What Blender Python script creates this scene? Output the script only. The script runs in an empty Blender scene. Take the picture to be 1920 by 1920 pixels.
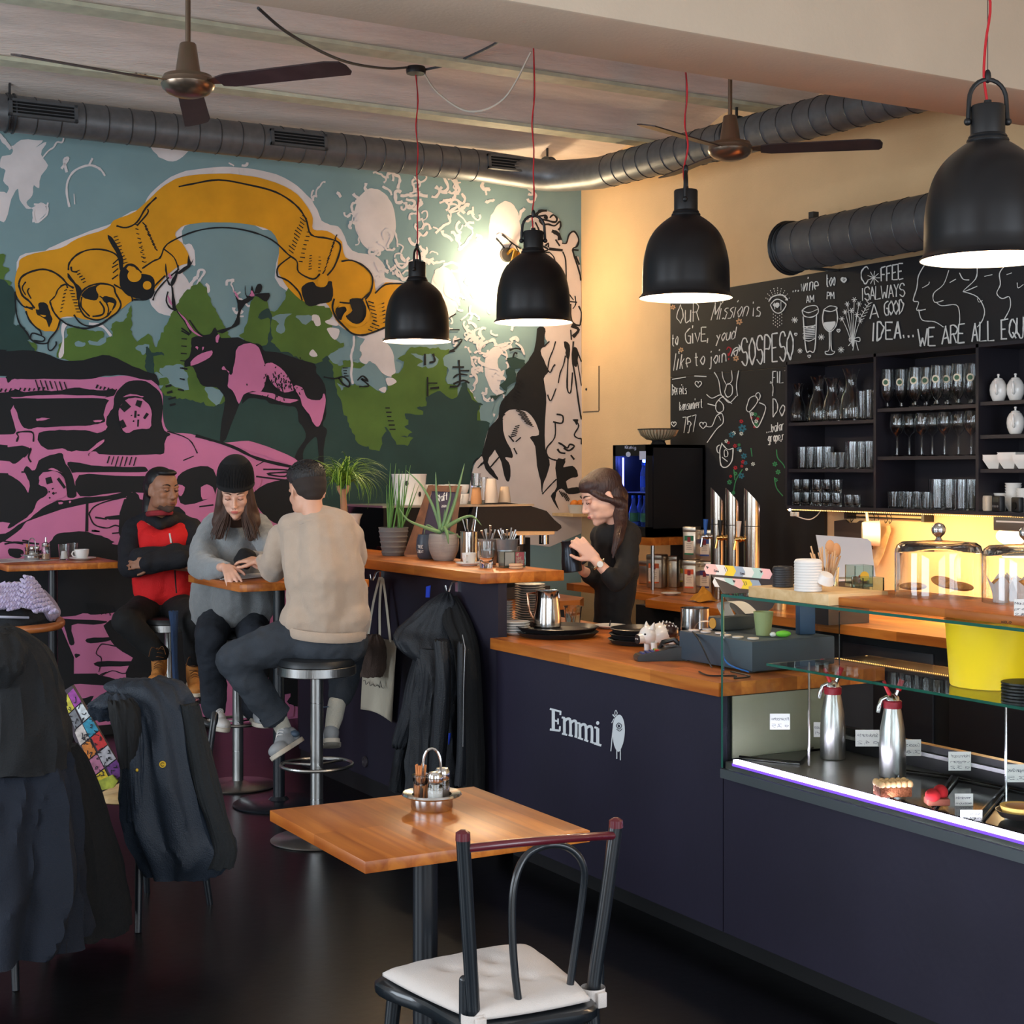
import bpy,bmesh,math,random
from math import sin,cos,pi,radians,sqrt,atan2
from mathutils import Vector,Matrix,noise
from mathutils.geometry import tessellate_polygon
random.seed(7)
S=bpy.context.scene
COL=S.collection

# ---------------------------------------------------------------- camera, world, light, exposure
TH=radians(29.7); F=2875.0; H=1.62; CX=960.0; HY=880.0
cam_d=bpy.data.cameras.new('camera'); cam=bpy.data.objects.new('camera',cam_d); COL.objects.link(cam)
cam.location=(0,0,H); cam.rotation_euler=(pi/2,0,-TH)
cam_d.sensor_width=36; cam_d.sensor_fit='HORIZONTAL'; cam_d.lens=36*F/1920
cam_d.shift_y=-(960-HY)/1920; cam_d.clip_start=0.05; cam_d.clip_end=100
S.camera=cam
S.view_settings.view_transform='Standard'; S.view_settings.look='None'
S.view_settings.exposure=0.22; S.view_settings.gamma=1.0; S.view_settings.use_curve_mapping=False
W=bpy.data.worlds.new('world'); S.world=W; W.use_nodes=True
W.node_tree.nodes['Background'].inputs[0].default_value=(0.62,0.74,0.90,1)
W.node_tree.nodes['Background'].inputs[1].default_value=1.0

def area(name,loc,rot,sx,sy,power,col,spread=pi):
 d=bpy.data.lights.new(name,'AREA'); d.shape='RECTANGLE'; d.size=sx; d.size_y=sy
 d.energy=power; d.color=col; d.spread=spread
 o=bpy.data.objects.new(name,d); COL.objects.link(o); o.location=loc; o.rotation_euler=rot
 return o
DAY=(0.80,0.90,1.0)
# daylight coming through the tall shop windows behind the camera and on the left side
area('daylight',(-0.6,-1.75,1.75),(pi/2,0,0),2.4,2.3,70,DAY)
area('daylight',(3.2,-1.75,1.75),(pi/2,0,0),2.8,2.3,110,DAY)
area('daylight',(-3.15,2.2,1.75),(pi/2,0,-pi/2),2.4,2.3,115,DAY)
area('daylight',(-3.15,6.2,1.75),(pi/2,0,-pi/2),2.4,2.3,120,DAY)

# ---------------------------------------------------------------- pixel -> point helpers
def ray(px,py):
 a=(px-CX)/F
 return Vector((sin(TH)+a*cos(TH),cos(TH)-a*sin(TH),-(py-HY)/F))
O=Vector((0,0,H))
def onx(px,py,X): d=ray(px,py); return O + d*(X/d.x)
def ony(px,py,Y): d=ray(px,py); return O + d*(Y/d.y)
def onz(px,py,Z): d=ray(px,py); return O + d*((Z-H)/d.z)
def atf(px,py,f): return O + ray(px,py)*f

# ---------------------------------------------------------------- materials
def lin(c):
 c=c/255.0
 return c/12.92 if c <= 0.04045 else ((c+0.055)/1.055)**2.4
def rgb(r,g,b): return (lin(r),lin(g),lin(b),1.0)
def setin(n,k,v):
 if k in n.inputs: n.inputs[k].default_value=v
MATS={}
def mat(name,col,rough=0.6,metal=0.0,emit=None,estr=1.0,trans=0.0,ior=1.45,bump=0.0,bscale=40,var=0.0,vscale=6,coat=0.0,sheen=0.0,alpha=1.0,stretch=None,spec=None):
 if name in MATS: return MATS[name]
 m=bpy.data.materials.new(name); m.use_nodes=True; nt=m.node_tree
 p=nt.nodes['Principled BSDF']
 c=rgb(*col)
 p.inputs['Base Color'].default_value=c; p.inputs['Roughness'].default_value=rough
 p.inputs['Metallic'].default_value=metal
 if spec is not None: setin(p,'Specular IOR Level',spec)
 if trans: setin(p,'Transmission Weight',trans); p.inputs['IOR'].default_value=ior
 if coat: setin(p,'Coat Weight',coat); setin(p,'Coat Roughness',0.15)
 if sheen: setin(p,'Sheen Weight',sheen); setin(p,'Sheen Roughness',0.5)
 if alpha < 1: p.inputs['Alpha'].default_value=alpha
 if emit: setin(p,'Emission Color',rgb(*emit)); setin(p,'Emission Strength',estr)
 if bump or var:
  tc=nt.nodes.new('ShaderNodeTexCoord')
  src=tc.outputs['Object']
  if stretch:
   mp=nt.nodes.new('ShaderNodeMapping'); mp.inputs['Scale'].default_value=stretch
   nt.links.new(src,mp.inputs[0]); src=mp.outputs[0]
  if var:
   n=nt.nodes.new('ShaderNodeTexNoise'); n.inputs['Scale'].default_value=vscale; n.inputs['Detail'].default_value=5
   nt.links.new(src,n.inputs['Vector'])
   r=nt.nodes.new('ShaderNodeMapRange'); r.inputs[1].default_value=0.3; r.inputs[2].default_value=0.7
   r.inputs[3].default_value=1-var; r.inputs[4].default_value=1+var
   nt.links.new(n.outputs[0],r.inputs[0])
   x=nt.nodes.new('ShaderNodeVectorMath'); x.operation='SCALE'; x.inputs[0].default_value=c[:3]
   nt.links.new(r.outputs[0],x.inputs['Scale']); nt.links.new(x.outputs[0],p.inputs['Base Color'])
  if bump:
   n=nt.nodes.new('ShaderNodeTexNoise'); n.inputs['Scale'].default_value=bscale; n.inputs['Detail'].default_value=4
   nt.links.new(src,n.inputs['Vector'])
   b=nt.nodes.new('ShaderNodeBump'); b.inputs['Strength'].default_value=bump; b.inputs['Distance'].default_value=0.01
   nt.links.new(n.outputs[0],b.inputs['Height']); nt.links.new(b.outputs[0],p.inputs['Normal'])
 MATS[name]=m
 return m

def wood(name,c1,c2,rough=0.35,scale=1.0,axis='X',board=0.0):
 if name in MATS: return MATS[name]
 m=bpy.data.materials.new(name); m.use_nodes=True; nt=m.node_tree; p=nt.nodes['Principled BSDF']
 tc=nt.nodes.new('ShaderNodeTexCoord'); mp=nt.nodes.new('ShaderNodeMapping')
 s={'X': (0.8,9,9),'Y': (9,0.8,9),'Z': (9,9,0.8)}[axis]
 mp.inputs['Scale'].default_value=[v*scale for v in s]
 nt.links.new(tc.outputs['Object'],mp.inputs[0])
 n=nt.nodes.new('ShaderNodeTexNoise'); n.inputs['Scale'].default_value=3.0; n.inputs['Detail'].default_value=6; n.inputs['Distortion'].default_value=0.6
 nt.links.new(mp.outputs[0],n.inputs['Vector'])
 r=nt.nodes.new('ShaderNodeValToRGB'); r.color_ramp.elements[0].position=0.35; r.color_ramp.elements[1].position=0.68
 r.color_ramp.elements[0].color=rgb(*c2); r.color_ramp.elements[1].color=rgb(*c1)
 nt.links.new(n.outputs[0],r.inputs[0])
 out=r.outputs[0]
 if board:
  br=nt.nodes.new('ShaderNodeTexBrick'); br.inputs['Scale'].default_value=1.0
  br.inputs['Mortar Size'].default_value=0.0; br.inputs['Brick Width'].default_value=board*9; br.inputs['Row Height'].default_value=board
  br.inputs['Color1'].default_value=(1,1,1,1); br.inputs['Color2'].default_value=(0.50,0.42,0.34,1)
  mp2=nt.nodes.new('ShaderNodeMapping')
  if axis=='Y': mp2.inputs['Rotation'].default_value=(0,0,pi/2)
  nt.links.new(tc.outputs['Object'],mp2.inputs[0]); nt.links.new(mp2.outputs[0],br.inputs[0])
  mx=nt.nodes.new('ShaderNodeMix'); mx.data_type='RGBA'; mx.blend_type='MULTIPLY'; mx.inputs[0].default_value=0.9
  nt.links.new(out,mx.inputs[6]); nt.links.new(br.outputs[0],mx.inputs[7]); out=mx.outputs[2]
 nt.links.new(out,p.inputs['Base Color']); p.inputs['Roughness'].default_value=rough
 MATS[name]=m
 return m

# ---------------------------------------------------------------- mesh builder
class MB:
 def __init__(s): s.v=[]; s.f=[]; s.k=0
 def add(s,vs,fs):
  o=len(s.v); s.v+=[Vector(v) for v in vs]; s.f+=[[i+o for i in f] for f in fs]; return s
 def box(s,x0,x1,y0,y1,z0,z1,b=0.0):
  if b:
   bm=bmesh.new(); bmesh.ops.create_cube(bm,size=1)
   for v in bm.verts: v.co=Vector((x0+(v.co.x+.5)*(x1-x0),y0+(v.co.y+.5)*(y1-y0),z0+(v.co.z+.5)*(z1-z0)))
   bmesh.ops.bevel(bm,geom=bm.edges[:],offset=b,segments=2,affect='EDGES',profile=0.5)
   bm.verts.index_update(); s.add([v.co.copy() for v in bm.verts],[[v.index for v in f.verts] for f in bm.faces]); bm.free(); return s
  return s.add([(x0,y0,z0),(x1,y0,z0),(x1,y1,z0),(x0,y1,z0),(x0,y0,z1),(x1,y0,z1),(x1,y1,z1),(x0,y1,z1)],
      [(0,3,2,1),(4,5,6,7),(0,1,5,4),(1,2,6,5),(2,3,7,6),(3,0,4,7)])
 def tube(s,pts,r,n=10,cap=True,closed=False):
  pts=[Vector(p) for p in pts]; k=len(pts); rr=r if isinstance(r,(list,tuple)) else [r]*k
  vs=[]; prev=None
  for i,p in enumerate(pts):
   if closed: t=pts[(i+1) % k]-pts[i-1]
   else: t=pts[min(i+1,k-1)]-pts[max(i-1,0)]
   if t.length < 1e-9: t=Vector((0,0,1))
   t.normalize()
   if prev is None:
    a=Vector((0,0,1)) if abs(t.z) < 0.9 else Vector((1,0,0)); u=t.cross(a).normalized()
   else:
    u=(prev - t*prev.dot(t))
    u=u.normalized() if u.length > 1e-6 else t.orthogonal().normalized()
   prev=u; w=t.cross(u)
   for j in range(n):
    a=2*pi*j/n; vs.append(p+(u*cos(a)+w*sin(a))*rr[i])
  fs=[]
  for i in range(k if closed else k-1):
   for j in range(n):
    a=i*n+j; b=i*n+(j+1) % n; c=((i+1) % k)*n+(j+1) % n; d=((i+1) % k)*n+j
    fs.append((a,b,c,d))
  if cap and not closed: fs.append(list(range(n))[::-1]); fs.append([(k-1)*n+j for j in range(n)])
  return s.add(vs,fs)
 def lathe(s,prof,c=(0,0,0),n=24,M=None,sx=1,sy=1,cap=True):
  c=Vector(c); vs=[]; fs=[]; k=len(prof)
  for (r,z) in prof:
   for j in range(n):
    a=2*pi*j/n; v=Vector((r*cos(a)*sx,r*sin(a)*sy,z)); vs.append(c+(M@v if M else v))
  for i in range(k-1):
   for j in range(n):
    a=i*n+j; b=i*n+(j+1) % n; fs.append((a,b,b+n,a+n))
  if cap and prof[0][0] > 1e-6: fs.append([j for j in range(n)][::-1])
  if cap and prof[-1][0] > 1e-6: fs.append([(k-1)*n+j for j in range(n)])
  return s.add(vs,fs)
 def ell(s,c,rx,ry,rz,n=14,m=8,M=None):
  prof=[(cos(-pi/2+pi*i/m),sin(-pi/2+pi*i/m)) for i in range(m+1)]
  c=Vector(c); vs=[]; fs=[]
  for (r,z) in prof:
   for j in range(n):
    a=2*pi*j/n; v=Vector((r*cos(a)*rx,r*sin(a)*ry,z*rz)); vs.append(c+(M@v if M else v))
  for i in range(m):
   for j in range(n):
    a=i*n+j; b=i*n+(j+1) % n; fs.append((a,b,b+n,a+n))
  return s.add(vs,fs)
 def prism(s,poly,z0,z1,M=None):
  n=len(poly); vs=[Vector((x,y,z0)) for x,y in poly]+[Vector((x,y,z1)) for x,y in poly]
  if M: vs=[M@v for v in vs]
  fs=[(i,(i+1) % n,(i+1) % n+n,i+n) for i in range(n)]
  tri=tessellate_polygon([[Vector((x,y,0)) for x,y in poly]])
  fs+=[t for t in tri]+[tuple(i+n for i in t) for t in tri]
  return s.add(vs,fs)
 def build(s,name,m,parent=None,world=False,smooth=True,weld=True,wang=40):
  me=bpy.data.meshes.new(name)
  vs=s.v
  if parent is not None and world:
   inv=wmat(parent).inverted(); vs=[inv@v for v in vs]
  off=Vector((0,0,0))
  if parent is None:
   xs=[v.x for v in vs]; ys=[v.y for v in vs]; zs=[v.z for v in vs]
   off=Vector(((min(xs)+max(xs))/2,(min(ys)+max(ys))/2,min(zs))); vs=[v-off for v in vs]
  me.from_pydata([tuple(v) for v in vs],[],[tuple(f) for f in s.f])
  bm=bmesh.new(); bm.from_mesh(me)
  if weld: bmesh.ops.remove_doubles(bm,verts=bm.verts[:],dist=1e-5)
  bmesh.ops.recalc_face_normals(bm,faces=bm.faces[:])
  if smooth:
   ang=radians(wang)
   for f in bm.faces: f.smooth=True
   for e in bm.edges:
    if len(e.link_faces)==2:
     if e.calc_face_angle(0) > ang: e.smooth=False
  bm.to_mesh(me); bm.free()
  if isinstance(m,(list,tuple)):
   for q in m: me.materials.append(q)
  else: me.materials.append(m)
  o=bpy.data.objects.new(name,me); COL.objects.link(o); o.location=off
  if parent is not None: o.parent=parent
  return o

def wmat(o):
 m=o.matrix_basis.copy()
 while o.parent is not None: o=o.parent; m=o.matrix_basis @ m
 return m
def tag(o,label,cat,group=None):
 o['label']=label; o['category']=cat
 if group: o['group']=group
 return o
def thing(name,label,cat,loc=(0,0,0),rz=0.0,group=None):
 o=bpy.data.objects.new(name,None); COL.objects.link(o); o.empty_display_size=0.05
 o.location=loc; o.rotation_euler=(0,0,rz)
 return tag(o,label,cat,group)
def struct(o): o['kind']='structure'; return o
def kids(o): return [c for c in COL.objects if c.parent==o]
def dup(root,loc,rz=None,label=None,group=None,sc=None):
 def rec(o,par):
  c=o.copy(); COL.objects.link(c)
  if par is not None: c.parent=par
  for k in KID.get(o.name,None) or kids(o): rec(k,c)
  return c
 r=rec(root,None); r.location=loc
 if rz is not None: r.rotation_euler=(0,0,rz)
 if sc is not None: r.scale=(sc,sc,sc) if not isinstance(sc,tuple) else sc
 if label: r['label']=label
 if group: r['group']=group
 return r
KID={}
def lerp(a,b,t): return a+(b-a)*t
def catmull(P,per=6,closed=False):
 P=[Vector(p) for p in P]; n=len(P)
 if n < 3: return P
 out=[]
 rng=range(n) if closed else range(n-1)
 for i in rng:
  p0=P[(i-1) % n] if closed or i > 0 else P[0]; p1=P[i]; p2=P[(i+1) % n]
  p3=P[(i+2) % n] if closed or i+2 < n else P[-1]
  for k in range(per):
   t=k/per
   out.append(0.5*((2*p1)+(p2-p0)*t+(2*p0-5*p1+4*p2-p3)*t*t+(3*p1-p0-3*p2+p3)*t**3))
 if not closed: out.append(P[-1])
 return out
def remesh(o,vox,smooth=6,sub=False,fac=0.5):
 md=o.modifiers.new('join','REMESH'); md.mode='VOXEL'; md.voxel_size=vox; md.use_smooth_shade=True
 if smooth:
  ms=o.modifiers.new('soften','SMOOTH'); ms.iterations=smooth; ms.factor=fac
 return o

# ---------------------------------------------------------------- flat paint on a plane (px space -> plane)
def lift(mb,V):
 # each new patch lies a hair in front of the one before it, so that patches in one layer never share a plane
 mb.k+=1
 if len(V) < 3: return V
 n=None
 for j in range(2,len(V)):
  c=(V[1]-V[0]).cross(V[j]-V[0])
  if c.length > 1e-9: n=c.normalized(); break
 if n is None: return V
 if n.dot(O-V[0]) < 0 and V[0].length > 1: n=-n
 ax=max(range(3),key=lambda i: abs(n[i])); e=1.2e-5*mb.k
 return [v+n*e for v in V] if V[0].length > 1 else V
def paint_poly(mb,pts,fn,smooth=3,closed=True,wob=0.0,ws=0.08):
 P=[Vector((x,y,0)) for x,y in pts]
 if smooth: P=catmull(P,smooth,True)
 if wob >= 3:
  Q=[]
  for i,p in enumerate(P):
   q=P[(i+1) % len(P)]; m=max(1,min(14,int((q-p).length/5))); Q+=[lerp(p,q,k/m) for k in range(m)]
  P=[p+Vector((noise.noise(p*.31),noise.noise(p*.31+Vector((9,5,2))),0))*wob*.8 for p in Q]
 if wob:
  P=[p+Vector((noise.noise(p*ws)*wob,noise.noise(p*ws+Vector((31,7,0)))*wob,0)) for p in P]
 tri=tessellate_polygon([P])
 mb.add(lift(mb,[fn(p.x,p.y) for p in P]),tri)
def paint_line(mb,pts,w,fn,smooth=4,taper=0.0,wob=0.0):
 P=[Vector((x,y,0)) for x,y in pts]
 if smooth and len(P) > 2: P=catmull(P,smooth)
 n=len(P); L=[]; R=[]
 for i,p in enumerate(P):
  t=P[min(i+1,n-1)]-P[max(i-1,0)]
  if t.length < 1e-6: t=Vector((1,0,0))
  t.normalize(); nn=Vector((-t.y,t.x,0)); k=w/2
  if taper: k *= 1-taper*abs(2*i/(n-1)-1) if n > 1 else 1
  if wob: k *= 1+wob*noise.noise(p*0.15)
  L.append(fn(p.x+nn.x*k,p.y+nn.y*k)); R.append(fn(p.x-nn.x*k,p.y-nn.y*k))
 vs=[]; 
 for a,b in zip(L,R): vs+=[a,b]
 mb.add(lift(mb,vs),[(2*i,2*i+1,2*i+3,2*i+2) for i in range(n-1)])
def crop(ox,oy,s):
 return lambda *c: [(ox+c[i]/s,oy+c[i+1]/s) for i in range(0,len(c),2)]
M_wood=wood('beech_oiled',(228,142,58),(188,102,36),0.33,1.0,'X',0.07)
M_woody=wood('beech_oiled_y',(228,142,58),(188,102,36),0.33,1.0,'Y',0.06)
M_woodl=wood('pale_wood',(232,200,150),(214,176,122),0.45,1.0,'X')
# ================================================================ the room
YW=9.37; XW=5.92; XL=-3.3; YB=-2.0
M_floor=mat('floor_dark',(6,6,8),rough=0.3,bump=0.06,bscale=25,var=0.5,vscale=9,spec=0.4)
M_cream=mat('cream_plaster',(226,190,144),rough=0.85,bump=0.15,bscale=90,var=0.05,vscale=3)
M_teal=mat('mural_teal',(128,158,163),rough=0.8,var=0.05,vscale=4)
M_beam=mat('beam_paint',(216,198,176),rough=0.85,bump=0.1,bscale=60,var=0.04,vscale=3)
M_conc=mat('vault_concrete',(230,216,206),rough=0.9,bump=0.6,bscale=30,var=0.12,vscale=3.0,stretch=(0.6,4,4))
M_flange=mat('steel_flange_paint',(200,202,178),rough=0.6,var=0.15,vscale=12)
M_black=mat('black_base',(22,22,24),rough=0.5)

struct(MB().box(XL,XW,YB,YW,-0.05,0).build('floor',M_floor))
struct(MB().box(XL-0.1,XW+0.3,YW,YW+0.15,0,4.1).build('wall_back',M_teal))
struct(MB().box(XW,XW+0.15,YB,YW,0,4.1).build('wall_right',M_cream))
def wall_with_windows(name,axis,c0,c1,t0,t1,wins):
 mb=MB()
 def bx(a0,a1,z0,z1):
  if axis=='y': mb.box(a0,a1,t0,t1,z0,z1)
  else: mb.box(t0,t1,a0,a1,z0,z1)
 cur=c0
 for a,b in wins:
  bx(cur,a,0,4.1); bx(a,b,0,0.55); bx(a,b,2.95,4.1); cur=b
 bx(cur,c1,0,4.1)
 struct(mb.build(name,M_cream,smooth=False))
 for i,(a,b) in enumerate(wins):
  f=MB(); tm=(t0+t1)/2
  def fx(a0,a1,z0,z1):
   if axis=='y': f.box(a0,a1,tm-0.03,tm+0.03,z0,z1)
   else: f.box(tm-0.03,tm+0.03,a0,a1,z0,z1)
  fx(a,a+0.07,0.55,2.95); fx(b-0.07,b,0.55,2.95); fx(a,b,0.55,0.62); fx(a,b,2.88,2.95)
  fx((a+b)/2-0.03,(a+b)/2+0.03,0.55,2.95)
  wn[0]+=1
  struct(f.build('window_%d' % wn[0],mat('window_frame_white',(210,210,205),0.4),smooth=False))
wn=[0]
wall_with_windows('wall_front','y',XL,XW,YB-0.15,YB,[(-1.9,0.7),(1.7,4.7)])
wall_with_windows('wall_left','x',YB,YW,XL-0.15,XL,[(0.9,3.5),(4.9,7.5)])

# vaulted concrete ceiling between steel joists that run along the mural wall
ZF=3.71
fl=[9.17,8.07,6.97,5.87,4.77,3.67,2.57,1.47,0.37,-0.73,-1.83]
vm=MB()
N=10
ys=[YW]+fl+[YB]
for i in range(len(ys)-1):
 a,b=ys[i],ys[i+1]
 if abs(a-b) < 0.3:
  vm.box(XL,XW,b,a,ZF+0.02,ZF+0.2); continue
 a -= 0.04; b+=0.04
 pts=[]
 for k in range(N+1):
  t=k/N; pts.append((lerp(a,b,t),ZF+0.0+0.16*sin(pi*t)**0.8))
 vs=[(XL,y,z) for y,z in pts]+[(XW,y,z) for y,z in pts]
 vm.add(vs,[(k,k+1,k+2+N,k+1+N) for k in range(N)])
struct(vm.build('ceiling',M_conc,weld=True))
struct(MB().box(XL,XW+0.1,YB,YW,4.0,4.1).build('trim_1',M_conc))
k=2
for y in fl:
 mb=MB().box(XL,XW,y-0.065,y+0.065,ZF-0.02,ZF).box(XL,XW,y-0.008,y+0.008,ZF,ZF+0.13)
 struct(mb.build('trim_%d' % k,M_flange,smooth=False)); k+=1
# the deep plastered beam that crosses the room in front
bm_=MB().box(XL,XW,4.30,4.75,3.13,4.0,0.012)
struct(bm_.build('trim_%d' % k,M_beam)); k+=1
# black base strip along the mural
struct(MB().box(XL,3.2,YW-0.015,YW,0,0.06).build('baseboard_back',M_black,smooth=False))
# painted-over fuse box door in the right wall
p0=onx(1094,772,XW); p1=onx(1123,686,XW)
yy0,yy1,zz0,zz1=p1.y,p0.y,p0.z,p1.z
fb=thing('fuse_box','cream painted flush fuse box door in the right wall beside the mural','fuse box',(XW-0.003,(yy0+yy1)/2,zz0))
MB().box(XW-0.006,XW-0.001,yy0,yy1,zz0,zz1,0.002).build('door',M_cream,fb,world=True)
f=MB()
for (a,b,c,d) in ((yy0-.008,yy0,zz0,zz1),(yy0,yy1,zz0-.006,zz0)):
 f.box(XW-0.004,XW-0.0005,a,b,c,d)
f.build('shadow_gap',mat('gap_dark',(90,75,60),0.9),fb,world=True)
MB().ell((XW-0.008,yy1-0.05,(zz0+zz1)/2),.006,.01,.01,8,6).build('lock',M_black,fb,world=True)
# ================================================================ the painted mural (flat paint on the back wall)
mural=thing('mural','large wall mural of moose, pink jeep, forest and yellow scroll on teal','mural',(1.9,YW-0.001,0.06))
V1=crop(0,440,6); V2=crop(300,440,6); V3=crop(560,560,6); V4=crop(860,380,7.385); V5=crop(860,640,6)
V6=crop(0,740,6); C1=crop(0,0,3); C2=crop(640,0,3); C4=crop(0,560,3); C5=crop(560,560,3); L1=crop(0,1000,4)
lay=[0]
def layer(name,color,polys=(),lines=(),wob=2.0,sm=3,rough=0.8,ws=0.09,vr=0.06):
 lay[0]+=.00015; Y=YW-0.001-lay[0]; fn=lambda x,y: ony(x,y,Y)
 mb=MB()
 for p in polys: paint_poly(mb,p,fn,sm,wob=wob,ws=ws)
 for p,w in lines: paint_line(mb,p,w,fn,wob=0.5)
 lay[0]+=1.2e-5*mb.k
 o=mb.build(name,mat('paint_'+name,color,rough,var=vr,vscale=5),mural,world=True,smooth=False,weld=False); o['kind']='stuff'; return o
CW=(226,218,218); CB=(20,23,28); CP=(208,122,166); CY=(226,158,22); CG=(86,116,48); CD=(40,68,64)
random.seed(3)
def squig(cx,cy,s,n=4):
 a=random.uniform(0,6.28); P=[(cx,cy)]; g=random.choice((-1,1)); n=n+2; s *= .8
 for i in range(n):
  a+=g*random.uniform(-.4,1.25); cx+=cos(a)*s; cy+=sin(a)*s; P.append((cx,cy))
 return P
sq=[]
for (x0,y0,x1,y1,n,s) in ((650,335,720,420,14,7),(730,330,870,520,56,9),(860,340,920,560,18,7),(840,520,920,700,46,7),(880,610,960,700,22,6),
        (345,300,470,330,8,5),(355,520,460,610,16,6),(545,340,640,400,4,6),(700,420,760,520,14,7),(655,380,675,440,6,6),(905,700,960,800,16,5),(840,640,900,760,14,5),(975,350,1010,440,9,6)):
 for i in range(n):
  sq.append((squig(random.uniform(x0,x1),random.uniform(y0,y1),s*random.uniform(0.5,1.1),random.randint(2,5)),random.uniform(2.5,6)))
def ellp(cx,cy,rx,ry,rot=0,n=16): return [(cx+cos(t)*rx*cos(rot)-sin(t)*ry*sin(rot),cy+cos(t)*rx*sin(rot)+sin(t)*ry*cos(rot)) for t in [2*pi*i/n for i in range(n)]]
splat=C1(0,745,60,820,120,790,240,790,200,830,260,800,230,870,270,930,230,990,220,1060,190,1040,180,1100,150,1140,180,1170,230,1140,270,1170,240,1220,180,1250,190,1180,150,1170,110,1120,100,1060,60,1120,30,1110,50,1060,20,1020,30,960,0,940,10,880,60,870,70,840,10,800)
rag=[]
W_out=C1(830,1110,900,1040,1000,975,1150,945,1300,938,1450,955,1600,1000,1700,1070,1770,1150,1810,1240,1860,1265,1920,1290)+[(660,470),(700,478),(722,500),(722,520),(760,530),(790,560),(770,600),(700,640),(620,600),(560,560),(515,520),(530,440)]+C1(1480,1290,1380,1250,1200,1240,1040,1270,1030,1370,1080,1375,1100,1490,1060,1500,930,1640,730,1680,560,1750,340,1790,360,1700,180,1640,170,1600,100,1560,110,1440,230,1415,300,1385,400,1340,560,1280,620,1260,740,1190,800,1180)
white_polys=[W_out,splat,C1(858,815,1050,832,1040,870,990,905,930,900,880,870),ellp(703,413,39,60,-0.1),ellp(946,435,30,58,0.05),ellp(835,548,26,48,-0.15),
    ellp(318,548,40,44),V3(750,450,860,420,960,470,1040,560,1080,700,1080,860,1000,870,900,800,800,700,760,740,690,700,680,590),V5(500,20,600,60,530,100,440,200,460,330,520,330,480,440,460,560,510,560,440,605,360,540,300,380,300,200,360,90),
    C1(0,1080,60,1120,30,1240,0,1240,-60,1200)]
yellow=[C1(860,1100,930,1040,1020,995,1180,978,1350,982,1500,1010,1640,1070,1720,1150,1760,1230,1760,1290,1840,1300,1920,1360)+C2(20,1445,100,1480,180,1560,195,1640,250,1590,350,1600)+[(760,545),(750,590),(700,625),(660,625)]+C1(1890,1800,1830,1700,1720,1700,1640,1640,1580,1560,1560,1500,1570,1390,1525,1300,1400,1262,1240,1250,1100,1255,1020,1275,985,1325,1040,1390,1065,1470,1000,1500,930,1560,880,1620,840,1660,760,1680,690,1730,600,1790,500,1800,400,1780,340,1790,330,1850,280,1865,200,1840,150,1760,120,1700,90,1650,85,1560,105,1500,120,1450,240,1415,340,1395,440,1340,600,1285,640,1240,760,1190)]
lgreen=[C5(-700,60,-560,-90,-470,60,-420,150,-350,260,-250,170,-100,40,-60,-60,-10,-120,20,20)+V3(0,10,200,80,350,120,380,200,330,300,420,470,520,520,330,640,250,620,230,700,390,690,480,760,540,690,750,740,680,780,500,780,490,900,520,1000,600,960,700,980,800,950,900,1040,970,1070,1060,860,1140,830,1180,720,1130,680,1230,600,1280,540,1600,560,1700,590,1640,700,1680,750,1640,900,1700,970,1780,980,1790,1140)+V5(60,480,200,660,280,780,240,860,300,900,330,960)+[(880,900),(880,1100),(-300,1100),(-300,745),(300,745),(300,700),(280,690)],
   V1(690,1390,640,1330,690,1200,760,1130,740,1060,880,1030,1010,1080,1180,1100,1150,1180,1260,1130,1240,1040,1280,1000,1380,960,1440,900,1450,820,1480,820,1480,1060,1540,1190,1680,1120,1740,1250,1830,1320,1780,1380,1730,1560,1500,1560,1100,1500),
   V1(270,1200,420,1240,380,1330,250,1330),V1(-600,300,-200,260,20,230,60,270,20,340,100,400,40,470,130,530,90,620,160,660,170,800,100,900,60,1200,-600,1200),
   V2(900,1160,960,1050,1000,880,1020,760,1080,690,1200,740,1240,860,1480,850,1500,600,1600,680,1700,800,1900,860,1920,1500,1500,1420,1200,1300),
   V2(-60,1480,100,1450,150,1500,0,1560),V2(0,1620,280,1600,180,1660,20,1700),V2(0,1760,180,1700,320,1740,330,1530,370,1520,400,1700,520,1740,580,1800,500,1860,640,1920,1100,1920,700,2400,0,2400)]
dgreen=[V3(330,650,420,1000,500,1250,600,1480,680,1620,900,1700,980,1450,1060,1550,1180,1660,1290,1560,1150,1560,1280,1500,1190,1440,1240,1380,1200,1300,1400,1300,1330,1220,1430,1200,1450,1100,1600,1040,1700,1120,1800,1080,1830,950)+V5(100,470,120,600,200,680,260,690,210,800,230,880,300,900,350,950,250,1300,160,1400,140,1500)+[(880,1000),(300,1000),(300,745)]+V2(60,1830,300,1850,560,1920,740,1850,800,1300,1100,1250,1250,1260,1400,1320,1750,1450),
   V1(-600,800,-200,500,0,480,110,560,170,640,180,800,150,1000,240,1020,340,1160,300,1200,380,1310,0,1320,-600,1300),
   C4(905,550,1040,580,1070,680,1130,730,1080,770,960,740,905,680),C4(820,270,850,300,900,300,920,320,860,330,870,420,820,420),V5(560,180,720,200,740,260,640,330,660,400,560,520,500,600,400,660,380,620,520,560,460,500,540,420,520,320,580,290),
   V2(1120,890,1200,830,1250,900,1260,1200,1360,1320,1150,1320,1210,1200,1230,960,1130,950)]
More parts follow.
